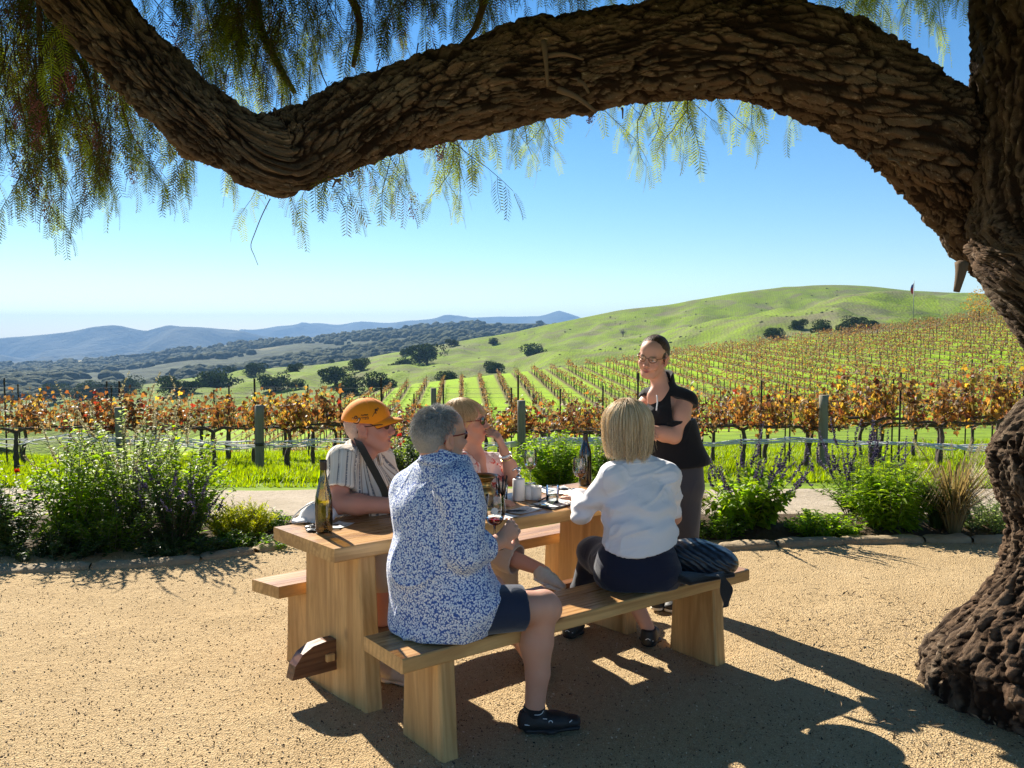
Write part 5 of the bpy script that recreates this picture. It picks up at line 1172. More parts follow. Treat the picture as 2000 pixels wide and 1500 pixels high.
# ---------------------------------------------------------------- man in the orange cap (far bench)
FC = nrm([.80, -.60, 0]); LC = np.cross([0, 0, 1], FC)
manC = thing('person', 'man in orange cap and striped short-sleeved shirt on the far bench', 'person', tuple(A(700, 1100, 4.32)), 0, 'people at the tasting table')
hC = HF(A(722, 834, 4.32), (.985, -.17, 0), .10, 0, 1.06)
pel = A(700, 1061, 4.32); shR, shL = A(668, 898, 4.19), A(742, 898, 4.45); elR, wrR = A(662, 984, 4.06), A(790, 988, 3.98); elL, wrL = A(770, 985, 4.36), A(800, 1000, 4.15)
hipR, knR, anR = A(685, 1068, 4.26), A(745, 1068, 3.92), A(745, 1270, 3.95); hipL, knL, anL = A(715, 1068, 4.36), A(790, 1068, 4.05), A(790, 1260, 4.08)
S = SDF(*bounds([A(620, 770, 3.8), A(840, 1290, 3.8), A(620, 770, 4.6), A(840, 1290, 4.6)], .02), .0055); head(S, hC, 0, 1, .010)
S.cap(hC.p(-.03, 0, -.05), A(706, 890, 4.32), .054, .060, .025); S.cap(hC.p(.025, 0, -.09), A(716, 893, 4.30), .028, .042, .03); S.econe(pel, A(705, 925, 4.32), LC, (.14, .10), (.14, .08), .03)
for a_, b_, c_ in ((shR, elR, wrR), (shL, elL, wrL)): S.chain([a_, b_, c_], [.05, .048, .036], .03); S.ell(b_ + (c_ - b_) * .28, (.055, .05, .05), None, .03)
for a_, b_, c_ in ((hipR, knR, anR), (hipL, knL, anL)): S.chain([a_, b_, c_], [.08, .06, .04], .03)
hand(S, wrR, (.9, .1, -.05), (0, 0, 1), (.4, .4, .4, .5), 1, 1.0); hand(S, wrL, (.5, -.8, -.05), (0, 0, 1), (.4, .4, .4, .5), -1, 1.0)
finish('body', S, skin, manC, lambda V: headcol(V, hC, (.60, .28, .20), (.42, .12, .10), brow=(.35, .3, .27)))
S = SDF(*bounds([A(620, 850, 3.95), A(800, 1110, 3.95), A(620, 850, 4.6)], .05), .0055)
S.econe(A(700, 1065, 4.32), A(700, 1010, 4.31), LC, (.175, .145), (.185, .15), 0); S.econe(A(700, 1010, 4.31), A(702, 950, 4.31), LC, (.185, .15), (.185, .13), .05); S.econe(A(702, 950, 4.31), A(706, 905, 4.32), LC, (.175, .115), (.14, .075), .05)
S.cap(A(695, 888, 4.28), shR, .058, .068, .04); S.cap(A(718, 888, 4.36), shL, .058, .066, .04); S.ell(A(722, 1000, 4.22), (.12, .12, .14), None, .06)
for s_, e_ in ((shR, elR), (shL, elL)):
    dd_ = nrm(e_ - s_); ee = s_ + (e_ - s_) * .70; S.cap(s_, ee + dd_ * .03, .072, .080, .035); S.cut(ee, dd_, ee - .11, ee + .11, .004); S.cap(ee - dd_ * .05, ee + dd_ * .1, .060, .060, .004, 'sub')
S.cap(A(706, 890, 4.32), A(704, 872, 4.325), .074, .070, .02); S.cut(A(704, 866, 4.33), nrm([.42, -.1, .9]), k=.005); S.cap(A(708, 895, 4.32), A(716, 850, 4.32), .060, .064, .004, 'sub')
S.cap(A(733, 880, 4.20), A(729, 905, 4.185), .022, .006, .006, 'sub')
def stripeC(V):
    q = V - A(702, 950, 4.31); ang = np.arctan2(q @ FC, -(q @ LC)); tor = ang * .15; ds = V - shR; ax = nrm(elR - shR); s1 = nrm(np.cross(ax, [0, 0, 1.0])); s2 = np.cross(ax, s1); al = ds @ ax; rad = np.linalg.norm(ds - al[:, None] * ax, axis=1)
    slv = np.arctan2(ds @ s1, ds @ s2) * .075; return {'stripe': np.where((rad < .083) & (al > -.02), slv, tor) + 5}
finish('shirt', S, striped, manC, post=lambda V, N: folds(V, N, .0095, [.2, .2, 1.0], (11, 3), 6.6), attrs=stripeC)
S = SDF(*bounds([A(640, 1010, 3.85), A(830, 1240, 3.85), A(640, 1010, 4.6)], .06), .007); S.ell(A(700, 1075, 4.32), (.17, .16, .1), None, 0)
for a_, b_, c_ in ((hipR, knR, anR), (hipL, knL, anL)): S.chain([a_, b_, b_ + (c_ - b_) * .3], [.1, .085, .075], .03)
S.cut((0, 0, .456), (0, 0, -1), A(600, 1100, 4.1), A(800, 1000, 4.7), .006); finish('shorts', S, khaki, manC)
for an in (anR, anL): shoe(manC, an, (.8, -.6, 0), .29, shoe_tan, sole_tan, h=.007)
collar(manC, A(706, 888, 4.322), nrm([.18, -.12, 1]), FC, .077, .056, striped, .044, .020, .40, True)
# cross-body strap lying over shirt
st = [A(690, 853, 4.395), A(700, 864, 4.25), A(716, 893, 4.168), A(735, 928, 4.125), A(750, 958, 4.09), A(757, 985, 4.075)]
P_ = spline(np.array(st), 30); T_ = np.gradient(P_, axis=0); T_ /= np.linalg.norm(T_, axis=1)[:, None]; nn_ = np.cross(T_, np.tile([.45, -.85, .15], (30, 1))); nn_ /= np.linalg.norm(nn_, axis=1)[:, None]; off_ = np.cross(nn_, T_) * .003
Vs = np.concatenate([P_ + nn_ * .019, P_ - nn_ * .019, P_ + nn_ * .019 + off_, P_ - nn_ * .019 + off_]); j = np.arange(29)
ob('camera_strap', npmesh('camera_strap', Vs - np.array(manC.location), [np.stack([j, j + 1, j + 31, j + 30], 1), np.stack([j + 60, j + 90, j + 91, j + 61], 1), np.stack([j, j + 60, j + 61, j + 1], 1), np.stack([j + 30, j + 31, j + 91, j + 90], 1)], strapm, False), manC)
scalp(hC, manC, plain('white_stubble', (.50, .34, .28), .8, var=.2, scale=120), [((.0, 0, -.045), (.3, 0, -1)), ((-.03, 0, 0), (1, 0, 0)), ((0, 0, .045), (0, 0, 1))], .001)
hairobj('hair_strands', shorthair(hC, prg, 1400, lambda d: d[0] < -.12 and -.75 < d[2] < .1, .012, .8), .0006, white_hair, manC)
# cap
cap_ = thing('baseball_cap', 'orange baseball cap with dark emblem, on the man on the far bench', 'cap', tuple(hC.p(0, 0, .06))); co = np.array(cap_.location)
S = SDF(hC.p(0, 0, .06) - .24, hC.p(0, 0, .06) + .24, .0055); cR = hC.R
S.ell(hC.p(-.012, 0, .044), (np.array([.117, .089, .100])) * hC.s, cR, 0); S.ell(hC.p(-.026, 0, .034), (np.array([.104, .087, .07])) * hC.s, cR, .03); S.cut(hC.p(0, 0, .026), hC.R @ np.array([-.16, 0, -1]), k=.004); S.ell(hC.p(-.014, 0, .03), np.array([.109, .081, .092]) * hC.s, cR, .003, 'sub')
V, F = S.mesh(); ob('crown_panel', npmesh('crown_panel', V - co, F, orange_cap), cap_)
nu, nv = 22, 8; top = []
for k in range(nv):
    r_ = k / (nv - 1)
    for u in np.linspace(-1, 1, nu): top.append([.083 + (.092 * r_) * math.sqrt(max(0, 1 - (u * .93) ** 2)) - .055 * u * u, u * (.080 - .006 * r_), .040 - .018 * u * u * (1 - .2 * r_) + .008 * r_ - .026 * r_ * r_ - .012 * u * u * r_])
top = np.array(top); i = np.arange(nv - 1)[:, None] * nu; jj = np.arange(nu - 1)[None]; Q = np.stack([i + jj, i + jj + 1, i + nu + jj + 1, i + nu + jj], -1).reshape(-1, 4); nT = len(top)
rim = np.array([[(nv - 1) * nu + q, (nv - 1) * nu + q + 1, nT + (nv - 1) * nu + q + 1, nT + (nv - 1) * nu + q] for q in range(nu - 1)])
ob('brim', npmesh('brim', np.vstack([hC.P(top), hC.P(top - [0, 0, .004])]) - co, [Q, Q[:, ::-1] + nT, rim], [orange_cap, plain('brim_edge', (.22, .03, .02), .8)], True, midx=[0] * len(Q) + [1] * len(Q) + [1] * len(rim)), cap_)
ob('button', npmesh('button', hC.P(SPH[0] * .0075 + [-.012, 0, .145]) - co, SPH[1], plain('cap_button', (.10, .03, .02), .7)), cap_)
def capsurf(x, z):   # a point just outside the right side of the cap
    e = 1 - ((x + .012) / .117) ** 2 - ((z - .044) / .100) ** 2; return hC.p(x, -(.0915 * math.sqrt(max(e, .02)) + .0008), z)
for q_ in (.35, -.35, 1.15, -1.15):
    frame_tube(cap_, 'seam', [hC.p(-.012 + .1175 * math.sin(a) * math.cos(q_), .0895 * math.sin(a) * math.sin(q_) , .044 + .1005 * math.cos(a)) for a in np.linspace(.05, 1.5, 9)], .0011, orange_cap, 4, 14)
emb = plain('cap_print', (.04, .015, .015), .6); embw = plain('cap_print_white', (.75, .7, .65), .6)
for r0, sw, zz, m_ in ((.020, (2.6, 6.6), .050, emb), (.0155, (2.9, 6.3), .051, embw), (.0115, (2.6, 6.6), .053, emb), (.006, (0, 6.3), .058, emb)):
    frame_tube(cap_, 'emblem', [capsurf(-.030 + r0 * math.cos(a), zz + r0 * math.sin(a)) for a in np.linspace(*sw, 9)], .0036, m_, 5, 16)
for k, (x0, z0, z1) in enumerate(((-.004, .062, .070), (.003, .060, .070), (.010, .062, .070), (.017, .061, .070), (.024, .062, .070))):   # two small lines of lettering
    frame_tube(cap_, 'lettering', [capsurf(x0, z0), capsurf(x0 + .002, z1), capsurf(x0 + .005, z0 + .001)], .0011, emb, 4, 6)
    frame_tube(cap_, 'lettering', [capsurf(x0, .044), capsurf(x0, .055), capsurf(x0 + .0055, .054), capsurf(x0 + .0055, .044)], .0016, emb, 4, 8)
for dx in (0, .012, .02): frame_tube(cap_, 'lettering', [capsurf(.048 + dx * .6, .055 + dx), capsurf(.058 + dx * .5, .072 + dx), capsurf(.064 + dx * .4, .066 + dx), capsurf(.058, .088)], .0015, emb, 4, 10)
shades(hC, manC, frame_dark, lens_dark, name=('sunglasses', 'dark sunglasses worn under the orange cap'))
# ---------------------------------------------------------------- woman in the floral blouse (far bench)
FD = nrm([.70, -.71, 0]); LD = np.cross([0, 0, 1], FD)
womD = thing('person', 'short-haired blonde woman in floral blouse resting her chin on her hand', 'person', tuple(A(935, 1060, 4.8)), 0, 'people at the tasting table')
hD = HF(A(914, 824, 4.70), (.97, -.24, 0), .08, .03, .98)
pel = A(935, 1021, 4.80); shR, shL = A(908, 908, 4.62), A(972, 906, 4.82); elL, wrL = A(1003, 934, 4.66), A(984, 880, 4.62); elR, wrR = A(915, 965, 4.5), A(965, 975, 4.42)
hipR, knR, anR = A(925, 1030, 4.72), A(938, 1066, 4.30), A(1056, 1112, 4.12); hipL, knL, anL = A(945, 1030, 4.82), A(985, 1065, 4.45), A(985, 1225, 4.5)
S = SDF(*bounds([A(860, 770, 3.95), A(1090, 1250, 3.95), A(860, 770, 4.95), A(1090, 1250, 4.95)], .02), .006); head(S, hD, 1)
S.cap(hD.p(-.025, 0, -.05), A(930, 893, 4.70), .047, .055, .03); S.econe(pel, A(938, 945, 4.72), LD, (.11, .08), (.09, .05), .02); S.cap(A(936, 900, 4.66), A(942, 930, 4.66), .035, .035, .03)
for a_, b_, c_ in ((shR, elR, wrR), (shL, elL, wrL)): S.chain([a_, b_, c_], [.036, .036, .026], .02)
S.ell(elL + (wrL - elL) * .3, (.040, .040, .06), None, .03)
for a_, b_, c_ in ((hipR, knR, anR), (hipL, knL, anL)): S.chain([a_, b_], [.07, .055], .03); S.chain([b_, b_ + (c_ - b_) * .4, c_], [.05, .048, .030], .02)
hand(S, wrL, nrm(A(969, 843, 4.60) - wrL), nrm([.85, -.35, .4]), (.75, .85, .95, 1.0), 1, .95, .03, .4); hand(S, wrR, (.8, -.5, -.1), (0, 0, 1), (.3, .3, .4, .4), 1, .92)
finish('body', S, skin, womD, lambda V: headcol(V, hD, (.63, .32, .215), (.50, .12, .11), brow=(.4, .28, .18)))
S = SDF(*bounds([A(870, 870, 4.3), A(1030, 1050, 4.3), A(870, 870, 4.95)], .05), .0058)
S.econe(A(935, 1035, 4.80), A(936, 985, 4.76), LD, (.165, .125), (.155, .12), 0); S.econe(A(936, 985, 4.76), A(938, 920, 4.72), LD, (.158, .118), (.132, .075), .05); S.ell(A(952, 960, 4.63), (.10, .09, .09), None, .05)
S.cap(A(925, 898, 4.68), shR, .05, .06, .04); S.cap(A(945, 898, 4.74), shL, .05, .06, .04)
for s_, e_, f_ in ((shR, elR, .92), (shL, elL, .93)):
    dd_ = nrm(e_ - s_); ee = s_ + (e_ - s_) * f_; S.cap(s_, ee + dd_ * .02, .060, .066, .03); S.cut(ee, dd_, ee - .09, ee + .09, .004); S.cap(ee - dd_ * .03, ee + dd_ * .1, .05, .05, .004, 'sub')
S.cap(A(930, 905, 4.70), A(925, 880, 4.705), .072, .062, .03); S.cut(A(924, 880, 4.71), nrm([.45, -.35, .82]), k=.005); S.cap(A(926, 893, 4.70), A(924, 850, 4.70), .053, .056, .004, 'sub'); S.cap(A(945, 868, 4.585), A(953, 925, 4.56), .034, .008, .006, 'sub')
finish('blouse', S, floral, womD, post=lambda V, N: folds(V, N, .010, [.1, .1, 1.0], (14, 3), 4.4))
S = SDF(*bounds([A(870, 1000, 4.0), A(1060, 1180, 4.0), A(870, 1000, 4.95)], .06), .006); S.ell(A(935, 1035, 4.78), (.15, .16, .095), None, 0)
for a_, b_, c_, e_ in ((hipR, knR, anR, .62), (hipL, knL, anL, .62)):
    S.cap(a_, b_, .092, .078, .04); dd_ = nrm(c_ - b_); ee = b_ + (c_ - b_) * e_; S.cap(b_, ee, .076, .074, .02); S.cap(ee - dd_ * .05, ee, .079, .079, .004); S.cut(ee, dd_, ee - .11, ee + .11, .004); S.cap(ee - dd_ * .04, ee + dd_ * .1, .066, .066, .004, 'sub')
S.cut((0, 0, .456), (0, 0, -1), A(850, 1100, 4.55), A(1020, 1000, 5.0), .006)
finish('trousers', S, khaki, womD, post=lambda V, N: folds(V, N, .006, [.8, -.2, -.4], (12, 3), 9.4))
def foot_shoe(parent, ank, d3, up3, L, um, sm):
    d = nrm(d3); up = nrm(np.asarray(up3) - d * (np.asarray(up3) @ d)); sd = np.cross(d, up); heel = ank - d * .05 - up * .046; toe = heel + d * L
    S = SDF(*bounds([heel, toe, ank], .09), .005); S.econe(heel + d * .03 + up * .035, heel + d * L * .5 + up * .03, sd, (.027, .027), (.033, .028), 0); S.econe(heel + d * L * .5 + up * .03, toe - d * .035 + up * .022, sd, (.033, .028), (.028, .015), .02); S.cap(ank - up * .03, ank + up * .008, .033, .032, .02); S.cut(heel, -up, k=.003); S.cut(ank + up * .025, up, k=.003)
    finish('shoe', S, um, parent)
    S = SDF(*bounds([heel, toe], .08), .005); S.econe(heel + d * .03, heel + d * L * .5 - up * .002, sd, (.030, .012), (.036, .011), 0); S.econe(heel + d * L * .5 - up * .002, toe - d * .03 + up * .004, sd, (.036, .011), (.030, .010), .02); finish('sole', S, sm, parent)
    for k in range(3): c = heel + d * L * (.46 + .09 * k) + up * (.062 - .007 * k); frame_tube(parent, 'lace', [c - sd * .026 - up * .012, c, c + sd * .026 - up * .012], .003, sole_tan)
foot_shoe(womD, anR + [.012, -.01, -.008], nrm([.86, -.3, -.36]), nrm([.35, -.05, .93]), .205, shoe_tan, sole_tan); shoe(womD, anL, (.7, -.7, 0), .25, shoe_tan, sole_tan, h=.006)
# short layered hair
scalp(hD, womD, plain('golden_scalp', (.55, .36, .17), .6, var=.25, scale=70), [((.088, 0, .06), (.9, 0, -.2)), ((.0, 0, -.06), (.2, 0, -1)), ((.035, 0, .0), (.85, 0, -.6))], .010)
zD = lambda p: -.045 + .095 * max(0.0, math.cos(p)) ** .6 if math.cos(p) > 0 else -.045 - .03 * abs(math.cos(p))
hairobj('hair_strands', bobhair(hD, prg, 3600, (.118, .100, .108), (-.012, 0, .034), zD, 0.0, 14, (-.03, .0), .012, .05), .0009, ash_blonde, womD)
shades(hD, womD, frame_red, lens_dark, w=.028, hgt=.023, name=('sunglasses', 'round dark red sunglasses worn by the woman in the floral blouse'))
ring_ax = nrm(wrL - elL); bc = elL + (wrL - elL) * .84
def bangle(parent, name, c, ax, r, th, m): 
    ax = nrm(ax); s1 = nrm(np.cross(ax, [0, 0.3, 1])); s2 = np.cross(ax, s1); P = np.array([c + r * (math.cos(a) * s1 + math.sin(a) * s2) for a in np.linspace(0, 2 * math.pi, 22)]); V, F = tubegeo(P, th, 7, False); return ob(name, npmesh(name, V - np.array(parent.location), F, m), parent)
bangle(womD, 'watch_band', bc, ring_ax, .031, .0065, whitem); bangle(womD, 'bracelet', bc - ring_ax * .022, ring_ax, .033, .003, plain('gold', (.8, .55, .2), .3, 1.0))
# ---------------------------------------------------------------- server standing behind the table
FE = nrm([-.55, -.83, 0]); LE = np.cross([0, 0, 1], FE)
womE = thing('person', 'smiling woman in black vest and grey trousers standing behind the table', 'person', tuple(G(1300, 1190)), 0, 'people at the tasting table')
hE = HF(A(1276, 697, 5.0), (-.50, -.87, 0), -.15, -.16, 1.0)
pel = A(1322, 945, 5.06); shL, shR = A(1340, 784, 4.99), A(1266, 778, 5.13); elL, wrL = A(1316, 852, 4.93), A(1240, 834, 4.85); elR, wrR = A(1243, 835, 5.05), A(1235, 838, 4.82)
hips = [(A(1340, 955, 5.03), A(1340, 1060, 5.02), A(1318, 1172, 5.02)), (A(1305, 955, 5.09), A(1308, 1060, 5.08), A(1292, 1172, 5.05))]
S = SDF(*bounds([A(1200, 640, 4.65), A(1380, 1200, 4.65), A(1200, 640, 5.2), A(1380, 1200, 5.2)], .02), .0055); head(S, hE, 1, 1, .006)
S.cap(hE.p(-.025, 0, -.05), A(1296, 768, 5.06), .049, .056, .03); S.econe(pel, A(1300, 800, 5.06), LE, (.13, .09), (.13, .075), .03); 
S.ell(A(1291, 776, 5.02), (.085, .05, .075), None, .04)
for a_, b_, c_ in ((shR, elR, wrR), (shL, elL, wrL)): S.chain([a_, b_, c_], [.046, .044, .028], .03); S.ell(a_ + (b_ - a_) * .45, (.055, .055, .07), None, .03); S.ell(b_ + (c_ - b_) * .25, (.048, .046, .045), None, .03)
for a_, b_, c_ in hips: S.chain([a_, b_, c_], [.085, .058, .04], .03)
hand(S, wrL, (-.9, .1, -.1), (0, -.6, .7), (.6, .6, .6, .7), 1, .95); hand(S, wrR, (.7, -.3, -.1), (0, -.6, .7), (.6, .6, .6, .7), -1, .95)
finish('body', S, skin, womE, lambda V: headcol(V, hE, (.64, .345, .245), (.52, .17, .15), brow=(.12, .07, .05)))
def torsoE(S, g, hemz, flare):
    S.econe(A(1326, 905, 5.06), A(1312, 850, 5.06), LE, (.172 + g + flare, .128 + g + flare), (.146 + g, .110 + g), 0); S.econe(A(1312, 850, 5.06), A(1302, 800, 5.06), LE, (.148 + g, .110 + g), (.160 + g, .110 + g), .05); S.econe(A(1302, 800, 5.06), A(1299, 778, 5.07), LE, (.145 + g, .095 + g), (.125 + g, .07 + g), .04)
    S.ell(A(1285, 818, 4.985), (.07, .055, .06), None, .06); S.ell(A(1315, 816, 4.955), (.07, .055, .06), None, .06)
S = SDF(*bounds([A(1210, 680, 4.8), A(1400, 950, 4.8), A(1210, 680, 5.3)], .03), .0055); torsoE(S, .006, 0, .012); S.cap(A(1288, 770, 5.07), shL, .052, .054, .05); S.cap(A(1300, 770, 5.08), shR + [.012, 0, .01], .052, .048, .05)
for s_, e_ in ((shL, elL), (shR, elR)): dd_ = nrm(e_ - s_); ee = s_ + dd_ * .008; S.cap(s_, ee + dd_ * .02, *((.056, .060) if s_ is shL else (.046, .046)), .04); S.cut(ee, dd_, ee - .07, ee + .075, .004)
S.cap(A(1297, 764, 5.07), A(1294, 730, 5.075), .074, .066, .02); S.cut(A(1294, 729, 5.08), nrm([-.2, -.3, .93]), k=.005); S.cap(A(1296, 775, 5.06), A(1291, 715, 5.05), .052, .056, .004, 'sub'); S.cap(A(1289, 742, 4.985), A(1287, 788, 4.945), .046, .022, .008, 'sub')
S.cut(A(1330, 912, 5.0), nrm([.1, 0, -1]), k=.006)
finish('vest', S, black_vest, womE, post=lambda V, N: folds(V, N, .006, [.2, 0, 1.0], (11, 3), 1.7))
frame_tube(womE, 'lanyard', [A(1283, 772, 4.902), A(1284, 785, 4.888), A(1282, 802, 4.878)], .004, whitem)
S = SDF(*bounds([A(1255, 880, 4.9), A(1390, 1190, 4.9), A(1255, 880, 5.3)], .03), .006); S.econe(A(1323, 945, 5.06), A(1323, 900, 5.06), LE, (.165, .12), (.155, .11), 0)
for a_, b_, c_ in hips: S.chain([a_, b_, b_ + (c_ - b_) * .93], [.098, .072, .058], .03); S.cut(b_ + (c_ - b_) * .95, c_ - b_, c_ - .12, c_ + .12, .004)
finish('trousers', S, grey_pant, womE, post=lambda V, N: folds(V, N, .005, [0, 0, 1.0], (11, 3), 3.9))
for a_, b_, c_ in hips: shoe(womE, c_, (-.35, -.93, 0), .26, shoe_black, sole_tan, h=.006)
scalp(hE, womE, plain('brown_scalp', (.06, .036, .022), .6, var=.3, scale=80), [((.0, 0, -.05), (.3, 0, -1)), ((.074, 0, .070), (.9, 0, -.36))], .003, extra=lambda S: S.ell(hE.p(-.115, 0, .02), (.04, .04, .045), None, .02))
n_ = 3000; la = prg.uniform(-1.35, 1.35, n_); u_ = np.linspace(0, 1, 10)[None]; a_ = (1.22 - .30 * np.abs(la) + prg.normal(0, .03, n_))[:, None] - u_ * 2.6; lt = la[:, None] * (1 - .35 * np.clip(u_ - .5, 0, 1) / .5)
rr_ = 1 + np.abs(prg.normal(0, .012, n_))[:, None] + .015
pb = np.stack([-.018 + .1045 * rr_ * np.sin(a_) * np.cos(lt), .082 * rr_ * np.sin(lt), .034 + .092 * rr_ * np.cos(a_) * np.cos(lt)], -1)
hairobj('hair_strands', hE.P(pb.reshape(-1, 3)).reshape(n_, 10, 3), .0011, brown_hair, womE)
eyes(hE, womE)
shades(hE, womE, frame_clear, lens_clear, w=.024, hgt=.0185, name=('eyeglasses', 'thin-framed eyeglasses worn by the standing woman in the black vest'))
tm_ = h_ = hE; ob('teeth', npmesh('teeth', hE.P(np.array([[.0875 - 12 * y * y, y, z] for y in np.linspace(-.016, .016, 7) for z in (-.0655, -.0725)])) - np.array(womE.location), np.array([[2 * k, 2 * k + 2, 2 * k + 3, 2 * k + 1] for k in range(6)]), plain('teeth', (.8, .77, .7), .3)), womE)
# ---------------------------------------------------------------- bag beside the woman in white
bag = thing('shoulder_bag', 'dark blue quilted shoulder bag with strap lying on the near bench end', 'bag', tuple(A(1375, 1110, 3.92)))
S = SDF(*bounds([A(1300, 1030, 3.75), A(1450, 1150, 3.75), A(1300, 1030, 4.3)], .05), .006); bx = nrm([.8, .6, 0])
S.ell(A(1368, 1090, 4.0), (.165, .12, .085), np.stack([nrm([.93, .2, -.22]), nrm([-.2, .97, 0]), nrm([.22, .05, .97])], 1), 0); S.ell(A(1395, 1098, 3.97), (.11, .09, .06), None, .05); S.cut((0, 0, .456), (0, 0, -1), k=.01)
tbg = NT('bag_satin'); P = tbg.obj(); wv = tbg.n('TexWave', {'Vector': tbg.mapp(P, (1, 1, 3), (.2, .5, 0)), 'Scale': 9.0, 'Distortion': 4.0, 'Detail': 3.0}).outputs['Fac']; tbg.base(tbg.mix(tbg.rng(wv, .7, .95), (.009, .014, .024), (.028, .045, .068)), .38, 0, .5); tbg.bump(wv, .4, .01)
finish('body', S, tbg.m, bag, post=lambda V, N: folds(V, N, .011, [.9, .3, .3], (10, 2.2), 7.0))
S = SDF(*bounds([A(1320, 1090, 3.7), A(1450, 1150, 3.7), A(1320, 1090, 4.1)], .06), .006); S.econe(A(1330, 1130, 3.86), A(1420, 1118, 3.96), (0, 0, 1), (.02, .09), (.016, .06), 0); S.cut((0, 0, .454), (0, 0, -1), k=.004); finish('flap', S, sock_m, bag, post=lambda V, N: folds(V, N, .005, [.9, .3, 0], (14, 5), 2.0))
sp_ = spline(np.array([A(1385, 1122, 3.84), A(1405, 1122, 3.79), A(1415, 1135, 3.765), A(1420, 1160, 3.76), A(1418, 1186, 3.765)]), 20); Vw = []
for k, p in enumerate(sp_): w_ = (.030 + .012 * math.sin(k * .6)); q = nrm([.8, .55, .12 * math.sin(k * .5)]); Vw += [p - q * w_, p + q * w_, p - q * w_ + [0, .007, 0], p + q * w_ + [0, .007, 0]]
Q = [];
for k in range(19): a0, b0 = 4 * k, 4 * k + 4; Q += [[a0, a0 + 1, b0 + 1, b0], [a0 + 2, b0 + 2, b0 + 3, a0 + 3], [a0, b0, b0 + 2, a0 + 2], [a0 + 1, a0 + 3, b0 + 3, b0 + 1]]
ob('strap', npmesh('strap', np.array(Vw) - np.array(bag.location), np.array(Q), sock_m, False), bag)
# crumpled white cap on the table
wc = thing('white_cap', 'crumpled white cap lying behind the olive bottle', 'cap', tuple(G(640, 1018, TZ)))
c0 = G(622, 1016, TZ); c1 = G(650, 1008, TZ); S = SDF(c0 - [.16, .16, .02], c0 + [.2, .2, .2], .0045); S.ell(c0 + [0, 0, .03], (.085, .075, .062), None, 0); S.ell(c1 + [.01, 0, .04], (.06, .06, .05), None, .03); S.econe(c0 + [-.06, -.03, .012], c0 + [-.115, -.05, .004], (.4, -.9, 0), (.06, .012), (.03, .006), .015); S.cut((0, 0, TZ), (0, 0, -1), k=.003); S.ell(c1 + [.055, -.01, .045], (.03, .045, .036), None, .004, 'sub')
finish('crown_cloth', S, cloth('white_cotton', (.78, .78, .79), .85), wc, post=lambda V, N: folds(V, N, .007, [.5, .5, .7], (26, 9), 3.1))
frame_tube(wc, 'brim_edge', [c0 + [-.12, -.06, .006], c0 + [-.085, -.05, .05], c0 + [-.03, -.03, .088], c0 + [.02, -.01, .096]], .004, white_cer)
# ================================================================ PLANTS
vrg = np.random.default_rng(909)
LEAF1 = (np.array([[0, 0, 0], [-.30, .45, .09], [0, 1, -.06], [.30, .45, .09], [0, .5, 0]]), np.array([[0, 4, 1], [0, 3, 4], [1, 4, 2], [4, 3, 2]]))
LANCE = (np.array([[0, 0, 0], [-.13, .4, .05], [0, 1, -.22], [.13, .4, .05], [0, .45, 0]]), np.array([[0, 4, 1], [0, 3, 4], [1, 4, 2], [4, 3, 2]]))
QUADL = (np.array([[0, 0, 0], [-.34, .5, .05], [0, 1, -.05], [.34, .5, .05]]), np.array([[0, 3, 2, 1]]))
GRAPE = (np.array([[0, 0, 0], [-.36, -.06, .05], [-.5, .4, .1], [-.22, .5, .02], [0, 1, -.1], [.22, .5, .02], [.5, .4, .1], [.36, -.06, .05], [0, .35, -.02]]), np.array([[8, 0, 7], [8, 7, 6], [8, 6, 5], [8, 5, 4], [8, 4, 3], [8, 3, 2], [8, 2, 1], [8, 1, 0]])[:, ::-1])
stemm = plain('plant_stem', (.075, .085, .035), .7, var=.3); woody = plain('woody_stem', (.085, .06, .04), .8, var=.3)
lf_bright = leafmat('bright_leaf', (.17, .26, .022), .6, (2.0, 2.0, .8)); lf_mid = leafmat('green_leaf', (.115, .19, .024), .58, (1.9, 1.9, .8)); lf_dark = leafmat('dark_leaf', (.045, .08, .02), .42, (1.8, 1.8, .8)); lf_sage = leafmat('sage_leaf', (.25, .31, .14), .56, (1.6, 1.6, .9)); lf_lime = leafmat('lime_leaf', (.28, .31, .022), .5, (1.8, 1.7, .7)); lf_seed = leafmat('seed_head', (.36, .33, .22), .4, (1.2, 1.15, .9)); lf_purple = leafmat('salvia_flower', (.085, .07, .125), .3, (1.3, 1.2, 1.4)); lf_red = leafmat('red_flower', (.5, .035, .03), .35, (1.3, 1.0, 1.0)); lf_straw = leafmat('straw_blade', (.26, .205, .10), .4, (1.2, 1.1, .8))
